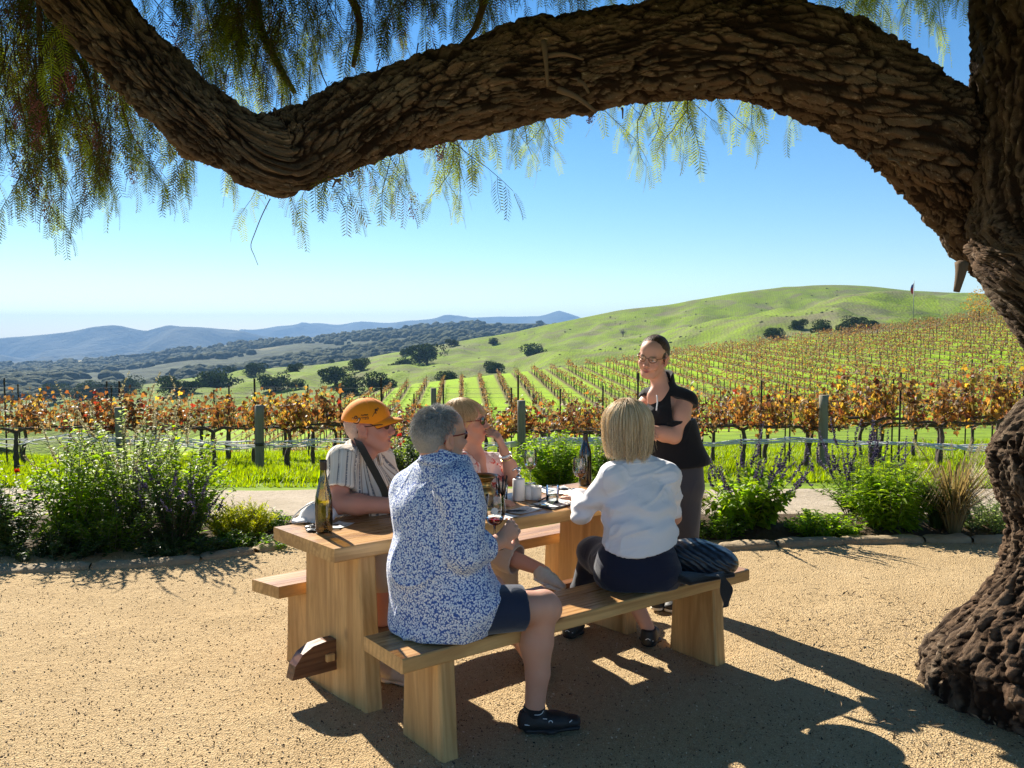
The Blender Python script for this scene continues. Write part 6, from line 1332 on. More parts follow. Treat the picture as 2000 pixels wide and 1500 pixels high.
def stems_leaves(n, h, rx, ry, leaf, lsize, nleaf, lmat, rg, droop=.3, tilt=.55, base=.25, start=.15, stem_r=.004, smat=None, up=.6, arr='spiral', curve=.3):
    """many stems from one root, leaves along each"""
    mb = MB(); pos, dirs, rolls, sc, tips = [], [], [], [], []
    for i in range(n):
        a = rg.uniform(0, 2 * math.pi); r = math.sqrt(rg.random()); c, s_ = math.cos(a) * r, math.sin(a) * r
        b = np.array([c * rx * base, s_ * ry * base, 0]); H = h * rg.uniform(.62, 1.05) * (1 - .42 * r * r)
        t3 = np.array([c * rx, s_ * ry, H]); mid = (b + t3) / 2 + np.array([c * rx * -.1, s_ * ry * -.1, H * .12 * curve]) + rg.normal(0, .02, 3)
        P = spline(np.array([b, mid, t3]), 9); mb.tube(P, np.linspace(stem_r, stem_r * .35, 9), 4, False); tips.append((P[-1], nrm(P[-1] - P[-3])))
        m = max(3, int(nleaf * rg.uniform(.75, 1.2))); t = start + (1 - start) * (np.arange(m) + rg.random(m) * .6) / m; t = np.clip(t, 0, 1)
        q = np.column_stack([np.interp(t, np.linspace(0, 1, 9), P[:, k]) for k in range(3)]); az = np.arange(m) * 2.4 + rg.random(m) * .8
        d = np.column_stack([np.cos(az), np.sin(az), up - droop * 2 * rg.random(m)])
        pos.append(q); dirs.append(d); sc.append(lsize * rg.uniform(.6, 1.2, m) * (1 - .35 * t ** 3))
    pos, dirs, sc = np.vstack(pos), np.vstack(dirs), np.concatenate(sc)
    roll = np.tile([0, 0, 1.0], (len(pos), 1)) + rg.normal(0, .35, (len(pos), 3)); B = basis(dirs, roll)
    V, F = scat(leaf[0], leaf[1], pos, B, sc); return mb, V, F[0], tips
def plant(name, label, cat, loc, n, h, rx, ry, leaf, lsize, nleaf, lmat, seed, group=None, spikes=0, spike=None, extra=None, smat=None, **k):
    rg = np.random.default_rng(seed); r = thing(name, label, cat, tuple(loc), 0, group)
    mb, V, F, tips = stems_leaves(n, h, rx, ry, leaf, lsize, nleaf, lmat, rg, **k)
    mb.build('stems', smat or stemm, r, True)['kind'] = 'stuff'; ob('foliage', npmesh('foliage', V, F, lmat, False), r)['kind'] = 'stuff'
    for j in range(spikes):
        p, d = tips[j % len(tips)]; spike(r, p, d, rg)
    return r
def flower_spike(L, r, m, lean=.25, seg=60, size=.013):
    def fn(root, p, d, rg):
        d2 = nrm(np.array([d[0] * .8, d[1] * .8, 1.0]) + rg.normal(0, lean, 3)); l = L * rg.uniform(.6, 1.15); P = spline(np.array([p, p + d2 * l * .5 + rg.normal(0, .012, 3), p + d2 * l + rg.normal(0, .03, 3)]), 8)
        o = ob('spike_stalk', MB().tube(P, np.linspace(.0028, .001, 8), 4, False).mesh('spike_stalk', stemm, True), root)
        t = .12 + .88 * rg.random(seg); t = np.round(t * 16) / 16 + rg.normal(0, .012, seg); t = np.clip(t, .05, 1); q = np.column_stack([np.interp(t, np.linspace(0, 1, 8), P[:, k]) for k in range(3)]); dd = rg.normal(0, 1, (seg, 3)); dd[:, 2] = np.abs(dd[:, 2]) * .5 + .3
        V, F = scat(QUADL[0], QUADL[1], q, basis(dd), size * rg.uniform(.7, 1.5, seg) * (1.25 - .75 * t)); ob('flower_spike', npmesh('flower_spike', V, F[0], m, False), root)
    return fn
def blossom(size, m, k=14):
    def fn(root, p, d, rg):
        dd = rg.normal(0, 1, (k, 3)); dd[:, 2] = np.abs(dd[:, 2]); V, F = scat(QUADL[0], QUADL[1], np.tile(p, (k, 1)), basis(dd), size * rg.uniform(.7, 1.2, k)); ob('flower', npmesh('flower', V, F[0], m, False), root)
    return fn
sp_purple = flower_spike(.34, .01, lf_purple, .12, 110, .02); sp_dark = flower_spike(.2, .01, lf_purple, .3, 60, .017); sp_seed = flower_spike(.3, .01, lf_seed, .2, 70, .02)
def GY(px, Y): return A(px, 0, Y) * [1, 1, 0] + [0, 0, float(hgt((px - 1000) / FPX * Y, Y)) + .02]
# left bed
plant('sage_bush', 'tall pale sage bush with seed heads at the back of the left bed', 'bush', GY(225, 6.95), 64, 1.16, .72, .36, LEAF1, .068, 50, lf_sage, 1, spikes=34, spike=sp_seed, stem_r=.006)
plant('sunflower_shrub', 'bright green pointed-leaf plant at the far left of the bed', 'bush', GY(105, 6.5), 54, .98, .52, .32, LANCE, .12, 38, lf_bright, 2, droop=.5, stem_r=.005)
plant('leafy_shrub', 'round bright leafy shrub between pale sage and dark salvia', 'bush', GY(330, 6.75), 50, 1.0, .46, .30, LEAF1, .07, 42, lf_bright, 3)
plant('salvia_bush', 'dark salvia bush with dried purple spikes in the left bed', 'bush', GY(312, 6.45), 46, .62, .42, .26, LANCE, .075, 28, lf_dark, 4, spikes=28, spike=sp_dark, stem_r=.004, smat=woody)
plant('dark_shrub', 'dark green shrub with a red bloom cut by the left frame edge', 'bush', GY(-25, 6.4), 44, .75, .42, .36, LEAF1, .06, 40, lf_dark, 5, spikes=2, spike=blossom(.03, lf_red, 12))
plant('dark_shrub', 'dense dark green shrub low in the middle of left bed', 'bush', GY(190, 6.3), 44, .50, .46, .2, LEAF1, .055, 30, lf_mid, 15)
plant('feathery_shrub', 'yellow-green feathery mound at the right end of left bed', 'bush', GY(448, 6.75), 150, .36, .34, .26, LANCE, .052, 36, lf_lime, 6, droop=.1, up=1.2, base=.5, stem_r=.002)
plant('ground_cover_plant', 'low creeping green plant spilling over stones below the yellow mound', 'plant', GY(440, 6.38), 60, .2, .5, .17, LEAF1, .05, 22, lf_mid, 7, base=.7)
plant('ground_cover_plant', 'low dark creeping plant along the stones of the left bed', 'plant', GY(330, 6.2), 60, .2, .42, .17, LEAF1, .045, 22, lf_dark, 17, base=.7)
plant('ground_cover_plant', 'low dark leafy plant at the lower left corner of the bed', 'plant', GY(60, 6.15), 60, .26, .5, .2, LEAF1, .05, 24, lf_dark, 18, base=.7)
plant('ground_cover_plant', 'small leafy green plant beside the left table end', 'plant', GY(520, 6.95), 30, .22, .14, .14, LEAF1, .05, 20, lf_mid, 19, base=.6)
# right bed
plant('salvia_bush', 'green salvia bush with tall purple flower spikes near the server', 'bush', GY(1480, 7.0), 48, .60, .46, .3, LEAF1, .11, 26, lf_bright, 8, spikes=24, spike=sp_purple, droop=.75, stem_r=.005)
plant('salvia_bush', 'grey-purple salvia clump standing behind the bright pointed bush', 'bush', GY(1700, 7.45), 46, .60, .42, .25, LANCE, .085, 32, lf_mid, 9, spikes=26, spike=sp_purple)
plant('lion_tail_bush', 'bright green pointed-leaf bush left of the ornamental grass', 'bush', GY(1775, 6.95), 64, .68, .42, .28, LANCE, .125, 40, lf_bright, 10, droop=.45, spikes=0)
plant('ground_cover_plant', 'low bright green mat between purple salvia and pointed bush', 'plant', GY(1632, 6.85), 80, .24, .36, .22, LEAF1, .055, 26, lf_bright, 11, base=.7)
plant('ground_cover_plant', 'low green leafy plant behind the bag in the right bed', 'plant', GY(1420, 6.8), 44, .22, .25, .2, LEAF1, .055, 22, lf_mid, 20, base=.7)
plant('ground_cover_plant', 'low greyish plant against the trunk in the right bed', 'plant', GY(1960, 7.0), 60, .34, .4, .25, LEAF1, .05, 22, lf_sage, 21, base=.6)
def tuft_grass(name, label, loc, n, h, spread, m, seed, plumes=0, w=.006):
    rg = np.random.default_rng(seed); r = thing(name, label, 'grass', tuple(loc)); V, F = [], []
    for i in range(n):
        a = rg.uniform(0, 6.28); s_ = spread * math.sqrt(rg.random()); H = h * rg.uniform(.5, 1.05); b = np.array([math.cos(a), math.sin(a), 0]); o = b * .05 * rg.random()
        P = np.array([o, o + b * s_ * .25 + [0, 0, H * .6], o + b * s_ * .75 + [0, 0, H * .95], o + b * s_ * 1.15 + [0, 0, H * (.9 if rg.random() < .5 else .7)]]); sd = np.array([-b[1], b[0], 0]) * w; n0 = len(V) * 8
        V.append(np.vstack([P - sd * np.array([1, .9, .6, .1])[:, None], P + sd * np.array([1, .9, .6, .1])[:, None]])); F += [[n0 + k, n0 + k + 1, n0 + k + 5, n0 + k + 4] for k in range(3)]
    ob('blades', npmesh('blades', np.vstack(V), np.array(F), m, False), r)['kind'] = 'stuff'
    for j in range(plumes):
        a = rg.uniform(0, 6.28); b = np.array([math.cos(a), math.sin(a), 0]); p0 = b * spread * .3 * rg.random() + [0, 0, h * .5]; d = nrm(b * .35 + [0, 0, 1]); P = spline(np.array([p0, p0 + d * h * .45, p0 + d * h * .8 + b * .06]), 8); ob('stalk', MB().tube(P, .0016, 3, False).mesh('stalk', lf_straw, False), r)
        q = P[-1] - d * .16 * rg.random((70, 1)); dd = rg.normal(0, 1, (70, 3)) + d * 1.6; V2, F2 = scat(np.array([[-.04, 0, 0], [.04, 0, 0], [0, 1, 0]]), np.array([[0, 1, 2]]), q, basis(dd), rg.uniform(.02, .038, 70)); ob('plume', npmesh('plume', V2, F2[0], lf_seed, False), r)
    return r
tuft_grass('fountain_grass', 'fountain grass with tan plumes beside the tree trunk', GY(1895, 6.9), 300, .62, .44, lf_straw, 12, 16)
tuft_grass('fountain_grass', 'darker clump of grass just left of the fountain grass', GY(1862, 7.0), 260, .42, .28, lf_dark, 13, 5)
tuft_grass('dry_grass', 'small dry grass clump beside the server\'s trousers', GY(1358, 7.0), 260, .34, .2, lf_straw, 14)
plant('rose_bush', 'dark green rose bush with red blooms behind the orange cap man', 'bush', GY(790, 9.9), 60, .78, .34, .3, LEAF1, .06, 36, lf_dark, 22, spikes=9, spike=blossom(.045, lf_red, 12))
plant('leafy_bush', 'light green leafy bush beyond the crested wine glass', 'bush', GY(1085, 9.3), 110, .72, .62, .36, LEAF1, .066, 44, lf_bright, 23)
plant('leafy_bush', 'smaller green bush just right of the light bush beyond the table', 'bush', GY(1195, 9.4), 70, .64, .40, .3, LEAF1, .064, 40, lf_mid, 24)
# ---- lawn: tufts of bright cover crop
N = 62000; gy_ = 9.5 + 17 * vrg.random(N) ** 1.5; gx_ = (vrg.random(N) * 2 - 1) * (gy_ * .64 + .4); keep = fbm(gx_ * .8, gy_ * .8, 0 * gx_, 3) + .35 + .5 * (gy_ > 11) - .6 * (gy_ < 10.0) > vrg.random(N) * .5; gx_, gy_ = gx_[keep], gy_[keep]; n = len(gx_)
tv, tf = [], []
for k in range(6):
    a = k * 1.05 + .3; b = np.array([math.cos(a), math.sin(a), 0]); n0 = len(tv); sd = np.array([-b[1], b[0], 0]) * .085; tip = b * (.35 + .3 * (k % 3)) + np.array([0, 0, 1.0 - .18 * (k % 3)])
    tv += [b * .05 - sd, b * .05 + sd, tip]; tf.append([n0, n0 + 1, n0 + 2])
a = vrg.uniform(0, 6.28, n); R = np.zeros((n, 3, 3)); R[:, 0, 0] = np.cos(a); R[:, 0, 1] = -np.sin(a); R[:, 1, 0] = np.sin(a); R[:, 1, 1] = np.cos(a); R[:, 2, 2] = 1
hh = (.07 + .09 * np.clip(fbm(gx_ * 1.3 + 4, gy_ * 1.3, 0 * gx_, 3) + .45, 0, 1.2)) * vrg.uniform(.7, 1.2, n)
V, F = scat(np.array(tv), np.array(tf), np.column_stack([gx_, gy_, hgt(gx_, gy_)]), R, hh)
lf_lawn = leafmat('lawn_blade', (.20, .275, .014), .5, (1.9, 1.8, .5), var=.5)
tag(ob('lawn_grass', npmesh('lawn_grass', V, F[0], lf_lawn, False)), kind='stuff')
# ---- grapevines of the near rows
lf_vine = leafmat('autumn_vine_leaf', (1, 1, 1), .5, (1.5, 1.3, .8), attr='Col', var=.45)
PAL = np.array([(.25, .11, .042), (.33, .18, .06), (.46, .32, .07), (.15, .075, .04), (.27, .06, .035), (.25, .175, .10), (.26, .24, .06)])
vine_bark = plain('vine_bark', (.075, .055, .042), .9, var=.5, scale=30, bump=.6, bscale=40, bd=.02); wire_m = plain('galvanised_wire', (.22, .22, .22), .8, 0.0, .1); stake_m = plain('rusty_stake', (.055, .036, .028), .7)
def vine_meshes(weights, nl, seed, h0=.72, h1=1.42, wid=.62, lsize=.088):
    rg = np.random.default_rng(seed); mb = MB(); b = np.array([0, 0, -.05])
    P = spline(np.array([b, [rg.normal(0, .03), rg.normal(0, .02), .25], [rg.normal(0, .03), rg.normal(0, .02), .5], [0, 0, h0]]), 12); mb.tube(P, np.linspace(.043, .034, 12) * (1 + .15 * rg.normal(size=12)), 8)
    for s in (-1, 1):
        mb.tube(spline(np.array([[0, 0, h0 - .03], [s * .16, rg.normal(0, .02), h0 + .04], [s * .36, rg.normal(0, .02), h0 + .03], [s * wid, rg.normal(0, .02), h0 + .02]]), 9), np.linspace(.03, .016, 9), 6)
    canes = []
    for k in range(15):
        x = rg.uniform(-wid, wid); p0 = np.array([x, 0, h0 + .03]); p1 = np.array([x + rg.normal(0, .12), rg.normal(0, .12), h0 + (h1 - h0) * rg.uniform(.5, 1.12)]); C = spline(np.array([p0, (p0 + p1) / 2 + rg.normal(0, .05, 3), p1 + [rg.normal(0, .08), rg.normal(0, .08), 0]]), 8); mb.tube(C, np.linspace(.006, .0025, 8), 4, False); canes.append(C)
    wood = mb.mesh('trunk', vine_bark, True)
    C = np.array(canes); ci = rg.integers(0, len(C), nl); t = rg.random(nl); q = np.stack([[np.interp(tt, np.linspace(0, 1, 8), C[i, :, k]) for k in range(3)] for i, tt in zip(ci, t)]); q += rg.normal(0, .055, q.shape)
    d = rg.normal(0, .6, (nl, 3)); d[:, 2] -= .55; V, F = scat(GRAPE[0], GRAPE[1], q, basis(d), lsize * rg.uniform(.55, 1.2, nl))
    col = PAL[rg.choice(len(PAL), nl, p=np.array(weights) / sum(weights))] * rg.uniform(.75, 1.15, (nl, 1)); return wood, npmesh('leaves', V, F[0], lf_vine, False, {'Col': np.repeat(col, len(GRAPE[0]), 0)})
VM = {'gold': [vine_meshes((3, 5, 5, 3.5, .4, 2, 1.5), 360, 100 + k) for k in range(2)], 'orange': [vine_meshes((5, 4, 1.6, 6, 1.2, 2.5, .3), 310, 110 + k) for k in range(3)],
      'brown': [vine_meshes((3, 1.5, .4, 8, .5, 4, .1), 210, 120 + k, h1=1.34) for k in range(3)], 'bare': [vine_meshes((2, 1, .6, 6, .5, 4, 0), 130, 130 + k, h1=1.3) for k in range(2)], 'red': [vine_meshes((5, 2, .8, 5, 3, 2, .2), 280, 140)]}
vlab = {'gold': 'grapevine with golden yellow leaves', 'orange': 'grapevine with orange-brown leaves', 'brown': 'grapevine with dry brown leaves', 'bare': 'grapevine almost bare of leaves', 'red': 'grapevine with reddish autumn leaves'}
rowname = ('in the front row along the lawn', 'in the second row behind the front one', 'in the third row beyond the lawn')
ORD = 'first second third fourth fifth sixth seventh eighth ninth tenth eleventh twelfth thirteenth fourteenth fifteenth sixteenth seventeenth eighteenth nineteenth twentieth twenty-first twenty-second twenty-third twenty-fourth twenty-fifth'.split()
count_v = {}
short = ('front vine row', 'second vine row', 'third vine row')
def place_word(key, x, y):
    px = 1000 + x / y * FPX
    if px < -15: return 'just outside the left frame edge'
    if px > 1985: return 'at the right frame edge'
    count_v[key] = count_v.get(key, 0) + 1; return ORD[count_v[key] - 1] + ' from the left'
n_vine = 0
def near_vine(x, y, kind, k, sc, row):
    global n_vine
    w, l = VM[kind][k % len(VM[kind])]; z = float(hgt(x, y)); r = thing('grapevine', vlab[kind] + ', ' + place_word('v%d' % row, x, y) + ' in the ' + short[row], 'grapevine', (x, y, z), vrg.normal(0, .05), 'grapevines ' + rowname[row] + ', ' + kind)
    r.scale = (1, vrg.uniform(.9, 1.3), sc); ob('trunk', w, r); ob('leaves', l, r)['kind'] = 'stuff'; n_vine += 1
for row, (Yr, x0, x1, st) in enumerate(((14.0, -9.2, 9.4, 1.08), (16.5, -10.6, 10.8, 1.12), (19.0, -12.4, 12.4, 1.2))):
    x = x0; k = 0
    while x < x1:
        px = 1000 + x / Yr * FPX
        if px > 1330: kind = vrg.choice(['gold', 'orange', 'orange', 'brown', 'red'], p=[.42, .3, .1, .12, .06]); sc = 1.05 + .12 * sstep(1600, 1750, px) * (row == 0)
        elif px < 480: kind = vrg.choice(['orange', 'brown', 'bare', 'gold', 'red'], p=[.2, .4, .2, .08, .12]); sc = 1.0
        elif px < 700: kind = vrg.choice(['gold', 'orange', 'brown'], p=[.4, .4, .2]); sc = 1.02
        else: kind = vrg.choice(['orange', 'brown'], p=[.45, .55]); sc = .86
        if 790 < px < 990 and row == 0: sc = .8
        near_vine(x + vrg.normal(0, .06), Yr + vrg.normal(0, .05), str(kind), k, sc * vrg.uniform(.94, 1.08), row); x += st; k += 1
# posts, stakes, wires, rolled nets of the rows
post_m = NT('weathered_post'); P = post_m.obj(); nn = post_m.noise(post_m.mapp(P, (14, 14, 1.2)), 3, 5, .6); post_m.base(post_m.mix(nn, (.13, .115, .085), (.33, .30, .225)), .9, 0, .2); post_m.bump(nn, .6, .01); post_m = post_m.m
for px, top, wd, lb_ in ((235, 795, .075, 'weathered round post among the vines behind the left shrubs'), (505, 791, .072, 'weathered round wooden post at the lawn left of the orange cap'), (1020, 782, .066, 'weathered round wooden post behind the floral blouse woman'), (1610, 772, .075, 'tall weathered round wooden post on the lawn at right'), (848, 758, .045, 'thin grey post leaning in the vines behind the grey-haired man')):
    Yp = 13.75; w = A(px, top, Yp); zg = float(hgt(w[0], Yp)); r = thing('fence_post', lb_, 'post', (w[0], Yp, zg), vrg.uniform(0, 3), 'round trellis end posts'); Hh = w[2] - zg
    zs = np.linspace(-.1, Hh, 8); MB().lathe(np.column_stack([wd * (1 + .03 * vrg.normal(size=8)), zs]), n=14).build('post', post_m, r, True); r.rotation_euler = (vrg.normal(0, .015), vrg.normal(0, .015), r.rotation_euler[2])
    MB().lathe(np.array([(wd * 1.03, .46), (wd * 1.07, .465), (wd * 1.07, .51), (wd * 1.03, .515)]), n=14, cap=False).build('tie_band', black_pl, r, True)
    p0 = np.array([0, 0, Hh * .93])
k = 0
for row, Yr in enumerate((14.05, 16.55, 19.05)):
    x = -9.3 - row * 1.2 + .5
    while x < 9.4 + row * 1.4:
        z = float(hgt(x, Yr)); Hs = 1.62 * vrg.uniform(.92, 1.08); r = thing('vine_stake', 'thin rusty metal stake, ' + place_word('s%d' % row, x, Yr) + ' in the ' + short[row], 'stake', (x, Yr + .06, z), 0, 'metal stakes ' + rowname[row]); m = MB(); m.box((-.016, -.003, -.1), (.016, .003, Hs)); m.box((-.003, -.02, -.1), (.003, -.0031, Hs)); m.build('stake', stake_m, r); x += 2.2 * vrg.uniform(.9, 1.1)
    for zz, nm in ((.74, 'trellis_wire'), (1.1, 'trellis_wire'), (1.42, 'trellis_wire')):
        xs = np.linspace(-9.4 - row * 1.4, 9.6 + row * 1.4, 40); tag(ob(nm, MB().tube(np.column_stack([xs, 0 * xs + Yr + .03, hgt(xs, 0 * xs + Yr) + zz + .01 * np.sin(xs * 2.8)]), .0024, 4).mesh(nm, wire_m, True)), ('lowest', 'middle', 'top')[[.74, 1.1, 1.42].index(zz)] + ' trellis wire ' + rowname[row], 'wire', 'trellis wires')
netm = plain('white_netting', (.72, .72, .72), .8, var=.1)
for x0, x1, lb_, Yn, zz, fat in ((2.6, 8.6, 'white bird netting rolled along the front vine row at right', 13.7, .49, .045), (-9.2, -2.2, 'grey-white bird netting rolled along the front vine row at left', 13.9, .52, .07), (-.6, 2.1, 'white bird netting rolled along the vines behind the table', 13.8, .5, .05)):
    m = MB(); 
    for s in range(34):
        a0 = vrg.uniform(x0, x1 - 1.0); ln = vrg.uniform(.8, 3.0); xs = np.linspace(a0, min(x1, a0 + ln), int(ln * 14) + 4); ph = vrg.uniform(0, 9)
        sag = .05 * np.sin(xs * 1.15 + x0) + .02 * np.sin(xs * 3.1)
        yy = Yn + fat * vnoise(xs * 2.2 + ph, 0 * xs + ph, 0 * xs) * 1.3; z = hgt(xs, yy) + zz + sag + fat * vnoise(xs * 2.0 + ph, 0 * xs + 3 * ph, 0 * xs + 5) * 1.4; m.tube(np.column_stack([xs, yy, z]), vrg.uniform(.004, .011), 4, False)
    o = m.build('rolled_net', netm, None, True); tag(o, lb_, 'net', 'rolled bird nets')
# ---- vineyard on the slope
rgf = np.random.default_rng(31)
def far_vine(seed, nl, wide=.10, top=1.22):
    rg = np.random.default_rng(seed); mb = MB().tube([(0, 0, -.1), (.02, 0, .4), (0, 0, .8)], [.05, .045, .04], 4, False); mb.tube([(0, -.75, .82), (0, 0, .8), (0, .75, .82)], .03, 3, False); mb.box((-.015, -.015, 0), (.015, .015, 1.55)) if seed % 2 else None
    q = np.column_stack([rg.normal(0, wide, nl), rg.uniform(-.8, .8, nl), rg.uniform(.72, top, nl)]); d = rg.normal(0, 1, (nl, 3)); V, F = scat(QUADL[0], QUADL[1], q, basis(d), rg.uniform(.11, .22, nl))
    col = PAL[rg.choice(len(PAL), nl, p=[.13, .05, .03, .37, .01, .39, .02])] * rg.uniform(.7, 1.1, (nl, 1)); return mb, V, F[0], np.repeat(col, 4, 0)
FV = [far_vine(200 + k, 26 + 6 * (k % 3)) for k in range(6)] + [far_vine(210 + k, 62 + 8 * (k % 3), .24, 1.5) for k in range(6)]
FVM = [(mb.mesh('trunk', vine_bark, False), npmesh('leaves', V, F, lf_vine, False, {'Col': c})) for mb, V, F, c in FV]
spots = []
for i in range(-9, 40):
    for j in range(52):
        Y = 42 + 1.75 * j + rgf.normal(0, .1); q = 2.4 * i + 1.2 * 0; X = q - .06 * Y + rgf.normal(0, .06); ymax = 113 + .10 * max(0, X) + 1.0 * math.sin(X * .3)
        if Y > ymax or Y < 44 + max(0, (10 - X) * .1): continue
        if abs(X / Y) > .66 or rgf.random() < .05: continue
        spots.append((Y, X))
spots.sort(); far_rot = math.atan2(.06, 1.0); rest = []
for n, (Y, X) in enumerate(spots):
    z = float(hgt(X, Y)); k = int(rgf.integers(0, 6)) + (6 if X + rgf.normal(0, 4) > 17 else 0)
    if n < 300:
        r = thing('grapevine', 'small brown autumn grapevine in the rows on the vineyard slope', 'grapevine', (X, Y, z), far_rot, 'grapevines on the vineyard slope'); ob('trunk', FVM[k][0], r); ob('leaves', FVM[k][1], r)['kind'] = 'stuff'; r.scale = (1, 1, rgf.uniform(.9, 1.12))
    else: rest.append((X, Y, z, k, rgf.uniform(.9, 1.12)))
Vs, Fs4, Cs, TV, TF, n0, t0 = [], [], [], MB(), None, 0, 0
ca, sa = math.cos(far_rot), math.sin(far_rot)
for X, Y, z, k, sc in rest:
    mb, V, F, c = FV[k]; W_ = np.column_stack([V[:, 0] * ca - V[:, 1] * sa + X, V[:, 0] * sa + V[:, 1] * ca + Y, V[:, 2] * sc + z]); Vs.append(W_); Fs4.append(F + n0); Cs.append(c); n0 += len(V)
    A_, F_ = mb.arrays(); TV.put(np.column_stack([A_[:, 0] * ca - A_[:, 1] * sa + X, A_[:, 0] * sa + A_[:, 1] * ca + Y, A_[:, 2] * sc + z]), F_)
if rest:
    tag(ob('vineyard_foliage', npmesh('vineyard_foliage', np.vstack(Vs), np.vstack(Fs4), lf_vine, False, {'Col': np.vstack(Cs)})), kind='stuff')
    tag(TV.build('vineyard_trunks', vine_bark), kind='stuff')
# ---- oaks on the pasture hill
oak_leaf = leafmat('oak_leaf', (.042, .06, .02), .12, (1.4, 1.5, .8), var=.5, rough=.9, spec=0.0); oak_bark = plain('oak_bark', (.06, .045, .035), .9)
def oak_mesh(seed, nl=2600, lean=.3):
    rg = np.random.default_rng(seed); lob = [(np.array([rg.uniform(-.38, .38), rg.uniform(-.34, .34), rg.uniform(.14, .50)]), rg.uniform(.13, .29)) for _ in range(15)]; pos, nn = [], []
    for i in range(nl):
        c, r = lob[rg.integers(0, 15)]; d = nrm(rg.normal(size=3) + [0, 0, .25]); pos.append(c + d * r * np.array([1.05, 1.05, .8]) * rg.uniform(.75, 1.05)); nn.append(d)
    pos = np.array(pos); pos[:, 2] = np.maximum(pos[:, 2], .0 + .12 * rg.random(nl)); nn = np.array(nn) + rg.normal(0, .5, (nl, 3)); V, F = scat(QUADL[0] - [0, .5, 0], QUADL[1], pos, basis(np.cross(nn, rg.normal(size=(nl, 3))), nn), rg.uniform(.04, .085, nl))
    mb = MB().tube([(0, 0, -.08), (.01, 0, .15), (.03, .01, .4)], [.045, .036, .026], 7)
    for k in range(5): c = lob[k][0]; mb.tube([(0.01, 0, .18), tuple(c * .6 + [0, 0, .1]), tuple(c)], [.024, .016, .008], 5)
    return mb.mesh('trunk', oak_bark, True), npmesh('crown', V, F[0], oak_leaf, False)
OM = [oak_mesh(300 + k) for k in range(5)]
oaks = [(350, 772, 72, 'broad dark oak at the far left foot of the pasture hill'), (425, 770, 82, 'largest rounded oak in the left valley clump'), (497, 734, 44, 'medium oak upslope of the largest valley oak'), (570, 730, 36, 'small oak at the top of the left valley clump'), (572, 760, 34, 'small oak at the bottom right of the left valley clump'), (440, 726, 26, 'small oak partly behind the largest valley oak'), (530, 764, 60, 'low wide oak at the foot of the left clump'), (652, 752, 62, 'oak at the left of the middle clump'), (697, 726, 50, 'upper oak of the middle clump'), (735, 766, 62, 'dark oak at the right of the middle clump'), (672, 772, 66, 'lowest oak of the middle clump'), (777, 729, 54, 'oak alone on the green spur'), (832, 712, 68, 'wide oak higher on the green spur with a long shadow'), (877, 676, 24, 'tiny oak near the crest left of the tiny ridge oak'), (956, 672, 24, 'tiny oak on the crest slope'), (790, 694, 26, 'small oak on the left shoulder of the spur'), (645, 698, 14, 'very small oak on the golden flat'), (867, 754, 44, 'oak just above the vineyard'), (957, 734, 50, 'oak in the green hollow above the vineyard'), (1040, 702, 58, 'dark oak with a long shadow above the grass strips'), (230, 774, 70, 'dark oak low at the left behind the vines'), (180, 784, 80, 'wide dark oak lowest at the left behind vines'), (105, 786, 60, 'dark oak furthest left behind the vines'),
        (1556, 645, 34, 'upright dark oak above the right vineyard'), (1596, 652, 48, 'wide oak at the middle of the right hillside group'), (1678, 645, 54, 'rightmost wide oak of the hillside group'), (1708, 642, 20, 'small oak at the right end of the hillside group'), (1510, 664, 40, 'low dark oak scrub left of the hillside group'), (1640, 650, 30, 'small oak between the two wide hillside oaks')]
for n, (px, py, wp, lb_) in enumerate(oaks):
    w = green.find(px, py); sc = wp / FPX * w[1]; k = n % 5; r = thing('oak_tree', lb_, 'tree', (w[0], w[1], w[2] - .02 * sc), rgf.uniform(0, 6), 'oaks on the pasture hill'); r.scale = (sc * 1.02, sc * 1.02, sc * rgf.uniform(.82, 1.0)); ob('trunk', OM[k][0], r); ob('crown', OM[k][1], r)['kind'] = 'stuff'
w = green.find(1215, 657); r = thing('bare_tree', 'leafless grey tree on the green hillside', 'tree', tuple(w)); mb = MB(); S_ = 6.0
mb.tube([(0, 0, -.3), (.1, 0, 1.2), (0, 0, 2.2)], [.28, .22, .16], 6).build('trunk', oak_bark, r, True)
mb = MB()
for k in range(60):
    a = rgf.uniform(0, 6.28); e = rgf.uniform(.2, 1.2); L = rgf.uniform(1.5, 3.2); d = np.array([math.cos(a) * math.cos(e), math.sin(a) * math.cos(e), math.sin(e)]); b = np.array([0, 0, rgf.uniform(1.2, 2.3)]); mb.tube([b, b + d * L * .5 + rgf.normal(0, .15, 3), b + d * L + rgf.normal(0, .3, 3)], [.09, .05, .02], 4, False)
mb.build('branches', plain('grey_branch', (.16, .14, .125), .9), r, True)['kind'] = 'stuff'
def far_bush(px, base, Y, wp, hp, mat, label, nl, name='tree', tr=True):
    sc = Y / FPX; w = A(px, base, Y); r = thing(name, label, 'tree' if tr else 'bush', tuple(w)); rg = np.random.default_rng(int(px)); W_, H_ = wp * sc / 2, hp * sc
    d = rg.normal(size=(nl, 3)); d /= np.linalg.norm(d, axis=1)[:, None]; pos = d * np.array([W_, W_, H_ * .5]) * (rg.random((nl, 1)) ** .35) * (1 + .25 * vnoise(d[:, 0] * 2.5, d[:, 1] * 2.5, d[:, 2] * 2.5)[:, None]) + [0, 0, H_ * .55]
    V, F = scat(QUADL[0], QUADL[1], pos, basis(rg.normal(size=(nl, 3))), rg.uniform(.12, .3, nl)); ob('crown', npmesh('crown', V, F[0], mat, False), r)['kind'] = 'stuff'
    MB().tube([(0, 0, -1.0), (0, 0, H_ * .5)], [.18, .08], 6).build('trunk', oak_bark, r, True)
gold_leaf = leafmat('gold_tree_leaf', (.42, .25, .055), .4, (1.3, 1.15, .6))
